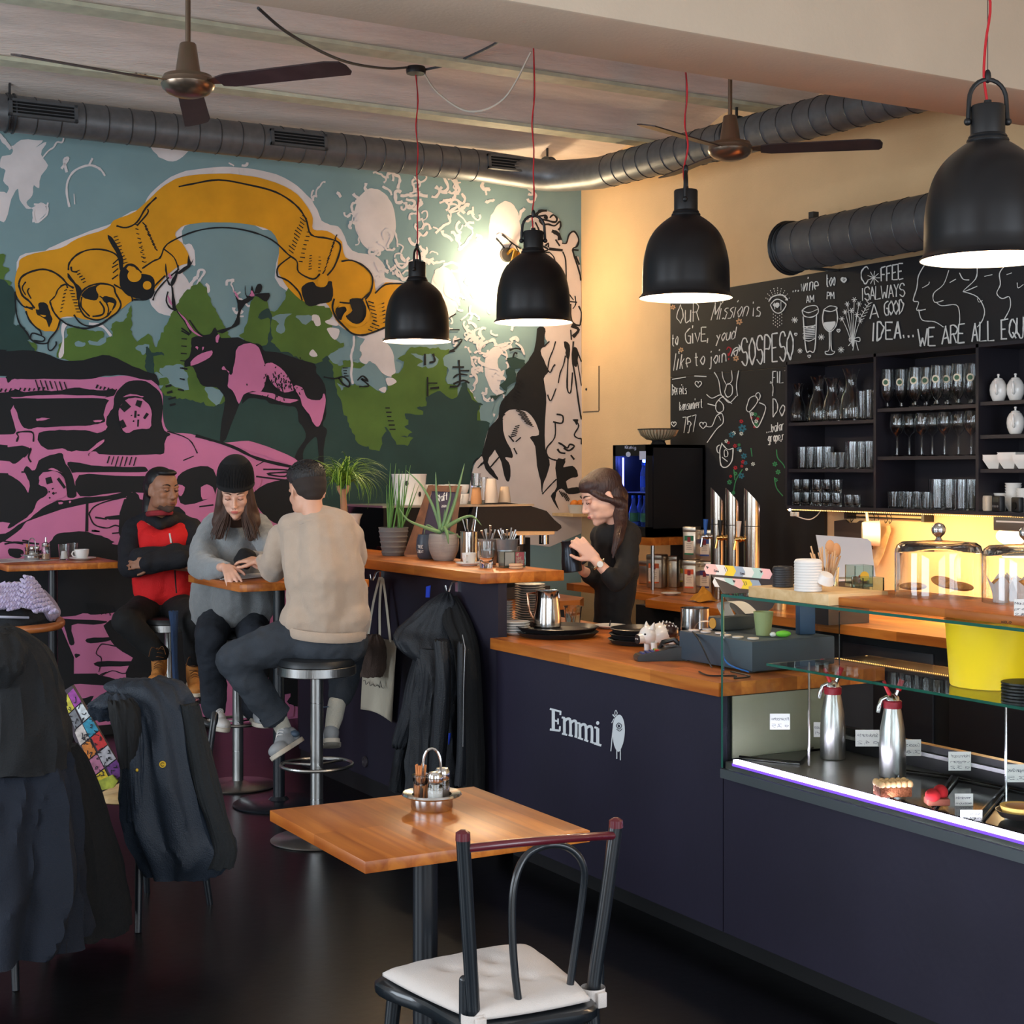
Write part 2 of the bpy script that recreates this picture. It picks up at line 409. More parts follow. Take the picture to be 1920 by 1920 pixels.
teal2=[V3(0,200,150,200,100,280,20,260),V3(330,640,480,560,600,540,700,600,680,690,500,690,420,740),V3(500,790,700,780,830,720,970,900,970,1060,840,990,700,960,600,940,560,860),V3(440,950,520,1010,480,1030),
   V3(1260,620,1400,640,1480,620,1570,680,1520,770,1340,760,1400,700),V3(1650,640,1900,560,1920,900,1720,960,1650,900,1700,800,1640,740),V2(1250,920,1480,890,1400,960,1400,1100,1300,1080,1330,1000),V2(1530,910,1720,920,1660,1000,1580,980),
   V2(500,1710,640,1730,700,1800,690,1880,630,1910,560,1850,520,1780),V1(850,1210,960,1210,950,1260,850,1250),V1(1010,1190,1100,1200,1190,1150,1170,1230,1010,1240),V1(1520,1260,1680,1240,1640,1330,1600,1350),V1(0,980,90,1010,0,1060,-60,1020),V2(0,1500,260,1480,320,1740,140,1700,100,1620,40,1600),
   V5(260,700,400,680,380,820,400,880,300,960,240,860)]
sq+=[(C1(390,1165,375,1090,380,1020,420,960,500,930,560,950,590,990),4),(C1(345,950,385,890,360,900,375,970),5),(C1(415,1090,420,1150),2),(C1(270,1140,250,1180,190,1180,200,1250,260,1210,260,1160,190,1150),4),(C1(230,900,270,850,300,830,320,800,350,800,360,760),3),(C1(1110,1560,1120,1520,1150,1530,1110,1600,1105,1700),5),(C1(0,760,30,800,60,840),6),(C1(500,930,520,890),4)]
layer('white',CW,white_polys,sq,vr=0.1)
layer('light_green',CG,lgreen,wob=4,ws=0.12,vr=0.15)
layer('teal_patch',(124,154,160),teal2,wob=3)
layer('dark_green',CD,dgreen,wob=5,ws=0.12,vr=0.12)
layer('white_patch',CW,[V3(160,190,210,190,240,280,200,300,180,230,150,250),V3(300,250,400,230,450,300,340,290),V3(320,330,450,340,450,420,400,460,340,390),V3(120,620,160,570,210,640,160,655),V3(980,900,1050,890,1100,940,1010,980),V3(900,1020,980,990,970,1060),V2(1710,910,1780,910,1810,1010,1750,1020),V1(700,1000,760,1000,720,1100,720,1330,670,1390,660,1340,700,1200,690,1080)],
  [(V3(620,420,620,520,590,640,600,740,590,850,610,960),4),(V1(1000,1000,1150,1030,1250,1140),5),(V5(640,20,700,60,740,150),4),(V5(330,0,250,50,240,120),5)],wob=1)
layer('yellow',CY,yellow,wob=1.5,vr=0.1)
# --- pink jeep / vehicles
pink=[V6(-900,-185,0,-190,200,-190,640,-190,820,-185,1080,-195,1280,-205,1420,-215,1620,-190,1740,-140,1800,-60,1830,20,1840,300)+C4(960,750,1070,760,1180,800,1280,810,1400,800,1550,850,1640,890,1670,930,1620,970)+[(560,900),(620,1000),(640,1060),(640,1400),(-300,1400),(-300,700)],
  ]
layer('pink',CP,pink,wob=1,vr=0.05)
def R(x0,y0,x1,y1): return [(x0,y0),(x1,y0),(x1,y1),(x0,y1)]
blackp=[
 V1(-900,1290,0,1290,60,1310,200,1300,380,1310,520,1340,640,1390,760,1420,940,1410,1080,1370,1190,1355,1320,1390,1500,1480,1680,1550,1760,1580,1790,1700,1700,1640,1560,1620,1400,1580,1180,1590,1080,1610,900,1630,600,1620,300,1630,160,1620,90,1670,60,1600,0,1590,-900,1560),
 V1(-900,1790,0,1780,100,1760,180,1740,280,1770,500,1750,620,1760,840,1720,1000,1740,1140,1750,1290,1740,1280,1810,1180,1830,1170,1815,700,1805,300,1815,100,1830,-900,1840),
 V6(155,45,600,42,1185,45,1190,120,1165,230,1180,300,1100,330,1000,350,880,352,700,360,420,372,340,390,270,370,220,300,190,200,150,110),
 V6(-900,20,100,20,120,180,160,330,170,430,0,450,-900,460),
 V6(1290,10,1380,-110,1500,-160,1640,-150,1760,-70,1830,60,1820,300,1850,400,1920,450,1860,500,1840,660,1700,670,1540,680,1310,680,1120,670,1080,640,980,640,860,630,780,640,700,600,540,620,440,540,440,430,620,400,760,400,960,400,1100,430,1190,380,1200,250,1270,150),
 V6(-900,560,0,560,90,590,250,570,340,610,280,680,200,760,150,775,0,740,-900,700),
 V6(-900,870,0,880,100,900,200,960,280,1040,320,1100,330,980,270,860,300,800,380,860,440,740,560,680,700,660,720,740,800,870,840,1000,860,1140,760,1150,740,1000,700,900,600,850,520,850,440,920,460,1000,530,1060,520,1130,420,1200,380,1300,300,1380,150,1480,80,1500,30,1430,-900,1500),
 V6(760,760,900,770,1100,800,1300,810,1560,810,1640,820,1640,870,1300,870,860,880,800,860),
 V6(890,905,1300,910,1640,915,1900,930,1900,1100,1560,1100,1300,1100,900,1140),
 V6(470,1280,640,1190,760,1190,960,1150,1200,1140,1440,1080,1460,1130,1200,1190,1000,1220,700,1290,460,1370,300,1430,240,1500,60,1640,-100,1700,-100,1580,60,1560,200,1470,340,1390),
 V6(560,1660,620,1580,720,1550,960,1540,1060,1570,1180,1600,1300,1660,1560,1740,1500,2100,0,2100,0,1900,300,1860,440,1760),
 V6(100,1730,240,1740,270,1800,200,1840,110,1810),V6(1200,1370,1500,1350,1500,1400,1230,1405),
 V6(1420,1150,1560,1130,1600,1500,1440,1500),
 # lower part seen beneath the tables
 L1(-600,260,440,270,440,350,740,355,940,325,1080,330,1060,460,900,580,720,610,620,600,440,630,-600,640),L1(440,640,800,660,700,685,540,690,560,820,520,830,480,700,440,680),L1(650,790,830,780,840,800,680,825),L1(730,960,1000,960,980,990,740,1000),L1(490,1020,600,1000,720,1030,740,1060,860,1090,860,1140,600,1130,440,1140,500,1080,560,1050,500,1080),
 L1(820,650,1400,560,1500,1000,1080,1000,1000,940,880,860,820,780),L1(560,905,600,910,570,935),L1(790,430,830,415,830,440),L1(440,1150,520,1200,600,1240,700,1220,640,1300,560,1290,440,1200),L1(-600,650,438,650,440,1600,-600,1600),L1(1000,930,1560,900,1640,1260,1400,1300,1000,1300),L1(2050,900,2600,900,2600,1290,2180,1290,2180,1200,2050,1200),
 # dark shapes behind the sitters' heads
 C4(1000,1000,1090,950,1200,960,1210,1100,1040,1160,1000,1100),C4(1420,1100,1500,1040,1640,1010,1700,1000,1700,1260,1540,1260,1440,1160),C4(700,1130,900,1160,1040,1200,1060,1440,700,1400),
 # moose
 V2(370,1150,480,1130,560,1120,620,1040,690,1160,880,1155,1010,1210,1130,1240,1180,1310,1350,1330,1560,1400,1740,1460,1760,1560,1830,1640,1870,1800,1860,1920)+V3(300,1140,310,1300,270,1420,320,1480,290,1620,280,1860,330,1900,120,1900,215,1830,215,1620,180,1560,60,1700,60,1830,140,1870,-60,1900,-10,1700,80,1560,50,1450,0,1380)+V2(1540,1960,1450,1930,1250,1900,1180,1860,1000,1840,930,1900)+C4(1360,560,1310,680,1270,790,1235,795,1260,620,1265,560,1240,520)+V2(700,1800,640,1720,480,1700,420,1600,380,1500,330,1480,280,1490,275,1430,330,1370,350,1280,350,1200),
 V2(70,330,90,500,120,560,150,600,180,820,200,850,140,840,130,600,90,560,60,400),V2(210,340,200,440,140,580,120,540,180,420),V2(320,230,350,320,380,250,340,360,220,440,200,420,300,340),V2(790,560,880,730,1000,690,1030,570,1060,680,1040,730,960,780,900,880,890,1010,760,1080,700,1110,640,1080,800,1030,870,900,870,780,830,650),V2(960,570,970,680,1000,690,980,720,955,640),
 V2(1100,560,1140,560,1140,640,1060,660),V2(1060,670,1230,660,1200,750,1120,710),
 V2(1590,600,1640,550,1720,530,1760,580,1830,590,1900,520,1940,560,1930,740,1800,780,1700,805,1640,780,1600,680),
 C1(690,1500,760,1560,800,1540,860,1560,870,1620,850,1680,770,1680,700,1650,670,1580),V1(1210,0,1290,70,1360,200,1390,330,1350,400,1330,250,1230,80),V1(940,640,1030,580,1130,560,1080,600,1110,700,1060,740,920,700),V1(1150,720,1200,690,1290,720,1310,780,1250,870,1280,780,1230,760,1190,770),V1(430,770,520,770,560,870,590,950,550,1040,520,960,420,900,400,840,440,840),V1(770,430,830,520,900,590,920,650,870,740,850,600,760,480),
 V3(440,90,530,70,570,120,500,180,480,240,440,220,410,150),V3(570,10,700,0,760,100,750,210,680,280,600,270,540,200,600,130),
 # knight figure at the right end
 V4(1090,1740,1200,1740,1180,1900)+V5(960,0,960,60,920,110,980,260,1010,340,960,420,985,600,980,760,970,1180,1020,1340,1000,1480,950,1620,940,1720,920,1560,880,1400,860,1180,800,1080,900,1050,870,920,780,800,660,770,560,780,500,860,520,1080,600,1250,600,1310,520,1300,580,1400,570,1560,530,1560,480,1360,420,1240,400,1230,330,1360,420,1500,440,1560,300,1440,260,1290,160,1400,140,1640,140,1450,180,1330,260,1270,340,980,440,860,480,680,620,520,660,360,740,270,800,180,860,60),
 V5(1090,1340,1200,1340,1180,1420,1280,1400,1340,1480,1330,1530,1260,1540,1210,1580,1230,1650,1300,1640,1380,1650,1380,1700,1240,1720,1160,1660,1100,1700,1090,1780,1130,1900,1040,1740,1100,1640),
 V5(1180,0,1250,40,1240,200,1210,180,1200,100),V5(1290,70,1340,100,1330,280,1290,250),V5(1280,880,1340,880,1330,940,1310,920),V5(660,560,760,520,800,620,700,600),
]
figw=[V4(1090,120,1200,110,1320,160,1400,260,1390,400,1440,550,1500,540,1530,420,1600,400,1660,500,1600,640,1600,740,1690,900)+[(1090,700),(1090,1000),(890,1000),(880,930)]+V5(170,1400,260,1280,330,1000,440,860,480,680,640,520,650,370,740,380,720,560,900,600,960,420,920,110,1000,20)+V4(1180,1750,1160,650,1040,300),V4(520,450,620,440,880,650,840,740,700,600,600,560)]
layer('pale_figure',(220,208,204),figw,wob=1)
layer('black',CB,blackp,wob=1.6,ws=0.15,vr=0.0)
# black again over the body: fine strokes and hatching
BL=[
 (C1(1005,1050,1080,1035,1230,1012,1400,1040,1550,1080,1660,1150,1720,1230,1750,1320,1840,1340,1900,1360,1915,1400,1880,1500,1830,1560),3.2),(C1(920,1400,960,1360,1100,1300,1250,1280,1400,1300,1530,1350,1620,1430,1670,1470,1680,1530,1760,1570,1800,1540),3),
 (C1(1560,1555,1565,1500,1640,1440),3),(C1(1560,1555,1620,1580,1680,1640,1700,1690),3),(C1(655,1270,710,1280,770,1250,820,1170,880,1110),3),(C1(770,1270,830,1200,830,1175),3),(C1(920,1400,900,1450,860,1470,800,1510),3),(C1(920,1400,980,1450,1005,1520),2.6),(C1(1000,1520,940,1570,880,1640,860,1690),3),
 (V1(770,400,780,320,860,230,980,175,1120,165,1240,190,1320,240,1350,330),3.2),(V1(800,360,810,410,870,420),3.2),(V1(1390,400,1440,340,1510,350,1560,400,1590,430),4),(V1(1270,330,1330,275),2.6),(V1(1260,370,1330,330),2.6),(V1(1270,430,1330,380),2.6),(V1(1260,500,1330,450),2.6),
 (V1(210,560,240,480,340,420,480,390,600,420,700,490,760,560,830,600),3.4),(V1(210,560,250,680,330,750,390,830),3.4),(V1(290,530,250,600,290,680),2.5),(V1(330,600,310,640,350,720),2.5),(V1(290,810,370,840),3.2),(V1(170,640,190,720,270,810,370,820),2.6),(V1(170,650,180,850,220,1000,300,1100,350,1180,430,1220,530,1220,560,1170,640,1070,680,950),3),(V1(340,1160,360,1110,420,1120,500,1160,480,1200,380,1190),2.8),(V1(540,1220,545,1290,580,1300,630,1240,630,1200),2.8),(V1(290,860,330,960,400,1040,450,1080,470,1140),3),(V1(560,750,600,860,660,940,700,970,760,1010,900,1050,1000,1050,1150,1000,1240,930,1320,870,1360,780,1300,660,1270,580,1130,550,980,590,900,680,890,800,940,900,1000,940,1100,960,1200,920,1250,860),3.2),(V1(680,580,740,560,760,600),3.2),(V1(560,750,620,690,650,620,700,570),2.6),(V1(920,700,910,800,960,870,1010,920),2.6),(V1(1120,750,1170,830,1150,900,1040,920),3.2),(V1(1120,690,1180,740,1220,830,1210,900),2.6),(V1(830,900,900,990,1000,1030,1120,1010,1200,960,1250,930),3),(V1(1280,560,1400,630,1480,700,1490,750),2.6),(V1(1540,680,1640,670,1700,640),3),(V1(1500,730,1640,730,1720,660,1740,580,1860,460),3),(V1(1560,600,1540,560,1600,560,1640,620,1690,590,1690,540,1630,530),3),
 (V3(400,0,380,100,420,210,500,300,600,390,720,410,860,370,980,320),3.6),(V3(460,40,590,50,640,10),3),(V3(530,190,560,260,640,300,740,280,790,200,780,80,740,0),3.4),(C2(0,1470,60,1465,130,1500,175,1560,165,1640,130,1690),3.2),(C2(190,1650,250,1600,350,1595),3),(C2(165,1640,100,1700),3),
 (V2(240,1050,340,1120),2.6),(V2(240,1080,330,1130),2.6),(V2(330,960,430,1100,510,1150),2.6),(V2(90,640,70,740,110,820,170,850),2.6),(V2(190,860,280,980,350,1110),2.4),(V3(280,880,400,900,500,880,570,940,560,990,500,960,450,890),3.4),(V3(660,920,720,870,780,930,700,900,790,980,680,990),3),(V3(1420,620,1420,750),4.5),(V3(1510,620,1530,700,1470,720),4),(V3(1450,880,1450,1100),3),(V3(1450,950,1560,950),2.6),(V3(1480,1010,1580,1000),4),
 (V3(1730,770,1860,770),3.4),(V3(1800,690,1810,960,1700,990),3.4),(V3(1740,890,1800,850,1900,860),3),(V3(1740,960,1850,920,1920,950),3.4),(V3(1820,810,1920,810),3),(V3(1690,600,1760,590),2.5),(V3(1750,480,1840,460,1760,560,1700,590),3),(V3(1700,350,1810,350),2.6),(V3(1700,210,1770,170),2.6),
 (V5(570,100,640,80,700,90),3.2),(V5(610,180,630,130,660,140),3.2),(V4(600,440,660,490,740,560,860,640),3),(V4(520,500,580,560,640,640),3),(V4(740,560,700,620,720,680),2.4),(V4(790,600,850,720),2.4),(V4(1060,190,1120,120,1220,110),5),(V4(1090,190,1200,180,1220,220,1180,200),3.4),(V4(1260,210,1310,170,1360,220,1330,270,1200,240,1120,240,1160,300,1240,300,1330,320,1400,260,1410,330,1380,380),3.6),(V4(1060,270,1110,380,1080,400),3),(V4(1290,390,1380,440,1400,520),7),(V4(1340,510,1400,600),3),(V4(1430,560,1490,560,1530,440,1600,400,1660,500,1640,600,1580,640,1600,740,1640,860,1680,1000,1690,1080),3),(V4(1620,740,1670,860),3),(V4(1580,650,1660,660),3),(V4(1250,640,1440,660),5),(V4(1200,600,1240,560,1240,620),3),(V4(1160,600,1240,650,1160,680,1260,690),3),(V4(1440,680,1480,800,1490,1120),2.4),(V4(1260,690,1320,760,1340,880),2.4),(V4(1530,1270,1590,1350),2.4),(V4(1540,1370,1640,1380),2.6),(V4(1610,1290,1620,1400,1580,1470),2.2),(V4(1550,1400,1550,1580,1600,1680,1680,1700),3),(V4(1660,1430,1700,1540,1680,1700),2.8),(V4(1560,1700,1660,1760,1580,1860),6),(V4(1550,1760,1560,1900),3),
 (V5(960,60,1020,0),2.6),(V5(1090,0,1060,100,1020,200,1000,320),2.2),(V5(1000,320,1030,350,1060,290,1085,260),2.4),(V5(1200,160,1180,260,1140,360,1120,470),2.4),(V5(1230,180,1220,520,1260,570,1280,350),2.6),(V5(1290,0,1280,200,1310,400,1350,700,1380,880),3),(V5(1310,80,1380,500),2.6),(V5(1330,100,1380,230),2.4),(V5(1000,600,1035,670,1095,530),2.4),(V5(1100,820,1170,840,1160,920,1060,905),3),(V5(1085,910,1080,1080,990,1200,1000,1290,1060,1330,1150,1340,1200,1320),2.6),(V5(1300,880,1350,950,1300,1050,1340,1090,1380,1100,1380,1160),2.8),(V5(1120,1140,1160,1160,1220,1200,1250,1160,1300,1180,1240,1230,1180,1200),3.4),(V5(1110,1210,1140,1250,1200,1260),3.2),(V5(1260,1280,1300,1330),3),(V5(1100,1550,1030,1620,940,1720),2.2),(V5(620,1200,655,1270),2.6),(V5(560,1060,620,1130),2.6),(V5(640,1130,700,1080),2.4),
 (V6(185,530,205,470,190,430,280,415,370,430,375,530),3.2),(V6(1000,690,1010,650,1160,500),1.2),(V6(980,1220,975,1540),6),(V6(1000,1340,1060,1260,1200,1200,1420,1150),2.6),(V6(1000,1340,1060,1460,1200,1500,1300,1470,1390,1510),2.6),(V6(1070,1380,1200,1400),3),(V6(1030,1530,1120,1540,1060,1530),3),(V6(1260,1560,1380,1550),2.6),(V6(50,1680,200,1660,440,1680),3),(V6(240,640,270,700,350,600,320,700,350,760),3.4),(V6(240,870,330,870,420,850),3),(V6(460,870,620,850,720,920,750,1010),3),(V6(250,1640,330,1650),3),(V6(670,1165,720,1140),2.4),
 (L1(440,460,500,510,640,525,780,515,920,490,930,440,1000,440),2.5),(L1(740,1040,760,940,720,900,750,840,780,830,880,850),1.8),(L1(740,1080,840,1030,940,1050,1030,960),2),(L1(750,1060,800,1040),2),(L1(940,440,1020,460,980,480),2.5),
 (C4(940,745,1060,790,1110,870),2.2),(C4(1100,770,1300,830,1450,900,1660,950),5),(C4(1440,940,1500,910,1540,925),2),(C4(1480,960,1620,965,1600,1000,1500,985,1620,975),3),(C4(1440,1000,1600,1020),3),(C4(1120,1170,1200,1160),3),(C4(1080,1000,1180,1040,1120,1120),5),(C4(1030,910,1090,885),2.4),(C4(0,1360,130,1380),3),
]
HT=[]
def hatch(p0,p1,n,dx,dy,w=2.2,j=0.25):
 for i in range(n):
  t=i/(n-1); x=lerp(p0[0],p1[0],t); y=lerp(p0[1],p1[1],t); r=random.uniform(-j,j)
  HT.append(([(x,y),(x+dx*(1+r),y+dy*(1+r))],w))
hatch((275,425),(295,470),9,-8,-8); hatch((252,420),(266,490),9,6,2,1.8); hatch((262,455),(270,492),6,4,-1,1.6); hatch((213,445),(228,495),9,9,-3,1.8)
hatch((575,410),(550,475),12,-9,-7,1.8); hatch((575,435),(560,490),8,8,1,1.8); hatch((632,440),(610,505),10,-5,8,2); hatch((580,480),(578,505),6,5,-1,1.6); hatch((597,482),(596,508),5,5,0,1.6)
hatch((130,545),(143,585),8,8,0,1.8); hatch((112,585),(120,545),7,5,-2,1.8); hatch((141,510),(155,530),5,7,-3,2)
hatch((690,565),(702,615),8,9,3,2); hatch((715,570),(718,605),6,5,-2,1.8); hatch((700,600),(690,618),4,8,3,2)
hatch((66,712),(120,716),7,6,18,2.2); hatch((205,855),(255,857),7,-5,17,2.2); hatch((162,1131),(210,1135),7,4,17,2); hatch((0,735),(80,732),10,3,-6,3); hatch((180,728),(215,736),6,3,-6,3)
hatch((722,765),(730,805),6,10,0,2.2); hatch((642,690),(645,705),4,8,0,2); hatch((340,635),(337,690),5,12,1,2.2); hatch((340,690),(333,730),3,10,2,3)
hatch((970,710),(960,745),7,12,7,2); hatch((945,745),(935,790),7,9,-5,2); hatch((985,775),(1000,800),8,-20,-9,1.8); hatch((965,800),(955,820),6,11,-3,2); hatch((930,862),(915,880),6,12,-12,2); hatch((895,878),(905,870),4,8,-10,2)
hatch((1048,920),(1060,925),4,9,15,2); hatch((310,725),(318,760),4,12,-3,4)
layer('black_line',CB,(),BL+HT,vr=0.0)
# dots
pk=[C4(1340,270,1440,255,1480,340,1500,430,1470,520,1420,520,1370,540,1345,590,1310,520,1280,490,1290,410,1250,400,1260,380,1300,430,1320,360),C4(1070,355,1110,320,1190,295,1180,330,1090,375),C4(1400,530,1500,525,1600,560,1680,570,1600,585,1500,550),C4(1530,360,1600,410,1650,500,1640,520,1580,520,1520,460,1490,380),C4(1655,495,1700,500,1730,560,1800,570,1825,530,1830,600,1800,710,1770,710,1740,650,1700,600,1690,560),
  V2(640,1130,670,1130,650,1210,625,1200),V2(90,420,130,480,110,500),V2(90,680,140,790,100,760),V2(200,860,240,900,300,960,380,1080,480,1150,400,1120,330,1060,280,970),V2(820,610,885,700,870,715),V2(1030,620,1060,690,1010,690),V2(400,1260,430,1260,420,1290),V2(480,1260,500,1270,470,1310),
  V6(415,270,500,260,570,270,480,285,420,292),V6(1335,190,1380,90,1480,40,1600,50,1690,140,1705,260,1680,380,1550,385,1420,435,1350,320),V6(1380,30,1440,0,1540,0,1620,30,1500,15),V6(960,360,1050,340,1190,330,1190,390,1080,420,1000,400),V6(1040,290,1160,285,1100,310),V6(600,370,690,370,680,390,600,385),V6(760,375,880,360,860,385,750,400),V6(980,640,1090,550,1170,500,1150,550,1000,660),V6(650,1215,710,1215,680,1235),V6(770,1200,800,1200,780,1220),
  V6(450,960,520,910,660,900,740,1000,740,1140,600,1190,520,1200,560,1080,520,1050,440,1010),V6(540,840,600,830,700,880,640,860),V6(1260,1680,1330,1650,1420,1690),C4(1340,810,1400,805,1550,850,1660,900,1665,930,1600,925,1480,880,1360,840),C4(990,1040,1040,1060,1020,1110,1000,1090),C4(1130,1060,1180,1050,1210,1100,1140,1130),C4(1420,1010,1470,1020,1440,1080),L1(1430,1300,1540,1290,1550,1420,1460,1430),L1(2130,1290,2200,1290,2200,1370,2130,1370),L1(1160,1260,1390,1240,1500,1420,1160,1440),L1(1500,1290,1560,1240,1560,1400,1520,1420)]
layer('pink_patch',CP,pk,wob=2,ws=0.3)
yp=[ellp(276,535,8,8),ellp(252,517,13,12),V2(1770,530,1830,440,1890,470,1880,560,1820,590),V1(450,900,520,910,490,925),V3(440,100,520,90,540,130,510,170,500,240,600,310,700,310,790,240,800,160,760,60,745,0,730,0,760,100,755,200,690,285,610,275,530,200,580,120,560,75,500,65)]
layer('yellow_patch',CY,yp,wob=0.4)
dots=[]
for i in range(120):
 x=random.gauss(530,20); y=random.gauss(715,16)
 dots.append(([(x,y),(x+random.uniform(-2,2),y+random.uniform(2,6))],2))
dots+=[(V6(1370,170,1440,100),12),(V6(1530,90,1590,110),12),(V6(1360,290,1400,370),9),(V6(1620,270,1660,210),5),(V6(1525,180,1520,260),4),(V6(1560,220,1555,240),4),(V6(1475,230,1480,240),3),(V6(1555,280,1550,360),3.5),(V6(1495,295,1510,300),3),(V6(540,930,560,1000),12),(V6(650,940,730,1050),6),(V6(590,1050,595,1065),3),(V6(590,1100,610,1120),5),(V6(545,1090,560,1095),3),(V6(625,1100,632,1110),2.5),(V6(550,1155,565,1165),3)]
layer('black_dot',CB,(),dots,vr=0)
# ================================================================ ducts, fans, pendant lamps, cables
M_galv=mat('galvanised',(112,115,118),rough=0.45,metal=0.55,var=0.12,vscale=20)
M_galvd=mat('galvanised_dark',(96,100,104),rough=0.5,metal=0.5,var=0.1,vscale=20)
M_seam=mat('seam',(70,72,75),rough=0.4,metal=0.7)
M_blackmetal=mat('black_lamp_metal',(24,24,27),rough=0.36,metal=0.25,spec=0.5)
M_chrome=mat('chrome',(205,205,205),rough=0.16,metal=1.0)
M_steel=mat('brushed_steel',(185,185,183),rough=0.3,metal=1.0,bump=0.1,bscale=120,stretch=(1,1,0.05))
M_dkplastic=mat('dark_plastic',(22,23,26),rough=0.45)
M_red=mat('red_cord',(190,24,34),rough=0.7)

def duct_rings(mb,path,r,step,rr=0.0035):
 P=[Vector(p) for p in path]; acc=0
 for a,b in zip(P[:-1],P[1:]):
  L=(b-a).length; d=(b-a).normalized(); t=step-acc
  while t < L:
   c=a+d*t; u=d.orthogonal().normalized(); w=d.cross(u)
   mb.tube([c+(u*cos(q)+w*sin(q))*(r+0.001) for q in [2*pi*i/20 for i in range(20)]],rr,5,closed=True)
   t+=step
  acc=(acc+L) % step
z1=3.635
dth=thing('spiral_duct','long galvanised spiral duct under the vaults, turning the corner above the mural','air duct',(1.5,8.95,z1-0.1))
path=[(XL,8.95,z1),(4.9,8.95,z1)]
path+=catmull([(4.9,8.95,z1),(5.1,8.94,z1-0.01),(5.33,8.83,z1-0.04),(5.44,8.6,z1-0.06),(5.46,8.4,z1-0.08)],5)[1:]
path+=[(5.46,4.2,3.44)]
MB().tube(path,0.104,28).build('tube',M_galv,dth,world=True)
sm=MB(); duct_rings(sm,path[:2],0.104,0.135); duct_rings(sm,path[-2:],0.104,0.135)
sm.build('spiral_seam',M_seam,dth,world=True)['kind']='stuff'
for px in (125,560,1290): pass
def band(c,ax,r,par):
 u=Vector(ax).normalized(); a=u.orthogonal().normalized(); w=u.cross(a); c=Vector(c)
 mb=MB()
 for s in (-0.018,0.018):
  mb.tube([c+u*s+(a*cos(q)+w*sin(q))*(r+.004) for q in [2*pi*i/24 for i in range(24)]],0.007,6,closed=True)
 mb.tube([c-u*0.02,c+u*0.02],r+0.003,24)
 mb.box(c.x-.006,c.x+.006,c.y-.006,c.y+.006,c.z+r,3.86)
 mb.build('clamp',M_seam,par,world=True)
def xat(px,y,z): # x on the line y,z where the column px crosses
 d=ray(px,0); return d.x*(y/d.y)
for px in (18,1026): band((xat(px,8.95,z1),8.95,z1),(1,0,0),0.104,dth)
band((5.46,6.98,3.525),(0,1,0.045),0.104,dth)
for a,b in ((22,138),(512,606),(918,998)):
 x0=xat(a,8.86,z1); x1=xat(b,8.86,z1)
 Mv=Matrix.Translation((0,8.95,z1)) @ Matrix.Rotation(radians(-8),4,'X')
 fr=MB(); 
 def vb(mb,X0,X1,zz0,zz1,d0,d1):
  m2=MB().box(X0,X1,-d1,-d0,zz0,zz1); mb.add([Mv@v for v in m2.v],m2.f)
 vb(fr,x0-.02,x1+.02,0.035,0.05,0.09,0.116); vb(fr,x0-.02,x1+.02,-.05,-.035,0.09,0.116); vb(fr,x0-.02,x0,-.05,.05,0.09,.116); vb(fr,x1,x1+.02,-.05,.05,0.09,.116)
 vt=fr.build('vent_frame',M_galvd,dth,world=True,smooth=False)
 bk=MB(); vb(bk,x0,x1,-.035,.035,0.09,0.107); bk.build('opening',mat('vent_black',(8,8,9),0.9),vt,world=True,smooth=False)
 for i in range(3):
  sl=MB(); vb(sl,x0,x1,-.022+.02*i,-.017+.02*i,0.107,0.114); sl.build('slat',M_galvd,vt,world=True,smooth=False)

d2=thing('wide_duct','short wide galvanised duct hanging over the chalkboard with an open black-ringed end','air duct',(5.74,4.9,2.75))
pa=[(5.72,6.82,2.885),(5.72,2.2,2.885)]
MB().tube(pa,0.14,32).build('tube',M_galvd,d2,world=True)
sm=MB(); duct_rings(sm,pa,0.14,0.16,0.003); sm.build('spiral_seam',M_seam,d2,world=True)['kind']='stuff'
rg=MB()
for y,r,t in ((6.83,.145,.012),(6.79,.143,.008)):
 rg.tube([(5.72+cos(q)*r,y,2.885+sin(q)*r) for q in [2*pi*i/32 for i in range(32)]],t,8,closed=True)
rg.build('end_ring',M_dkplastic,d2,world=True)
MB().tube([(5.72,6.835,2.885),(5.72,6.842,2.885)],0.134,32).build('opening',mat('grille_dark',(30,32,34),0.7),d2,world=True)
MB().box(5.71,5.89,6.60,6.64,2.738,2.75).box(5.70,5.74,6.6,6.64,3.02,3.06).build('bracket',M_seam,d2,world=True)

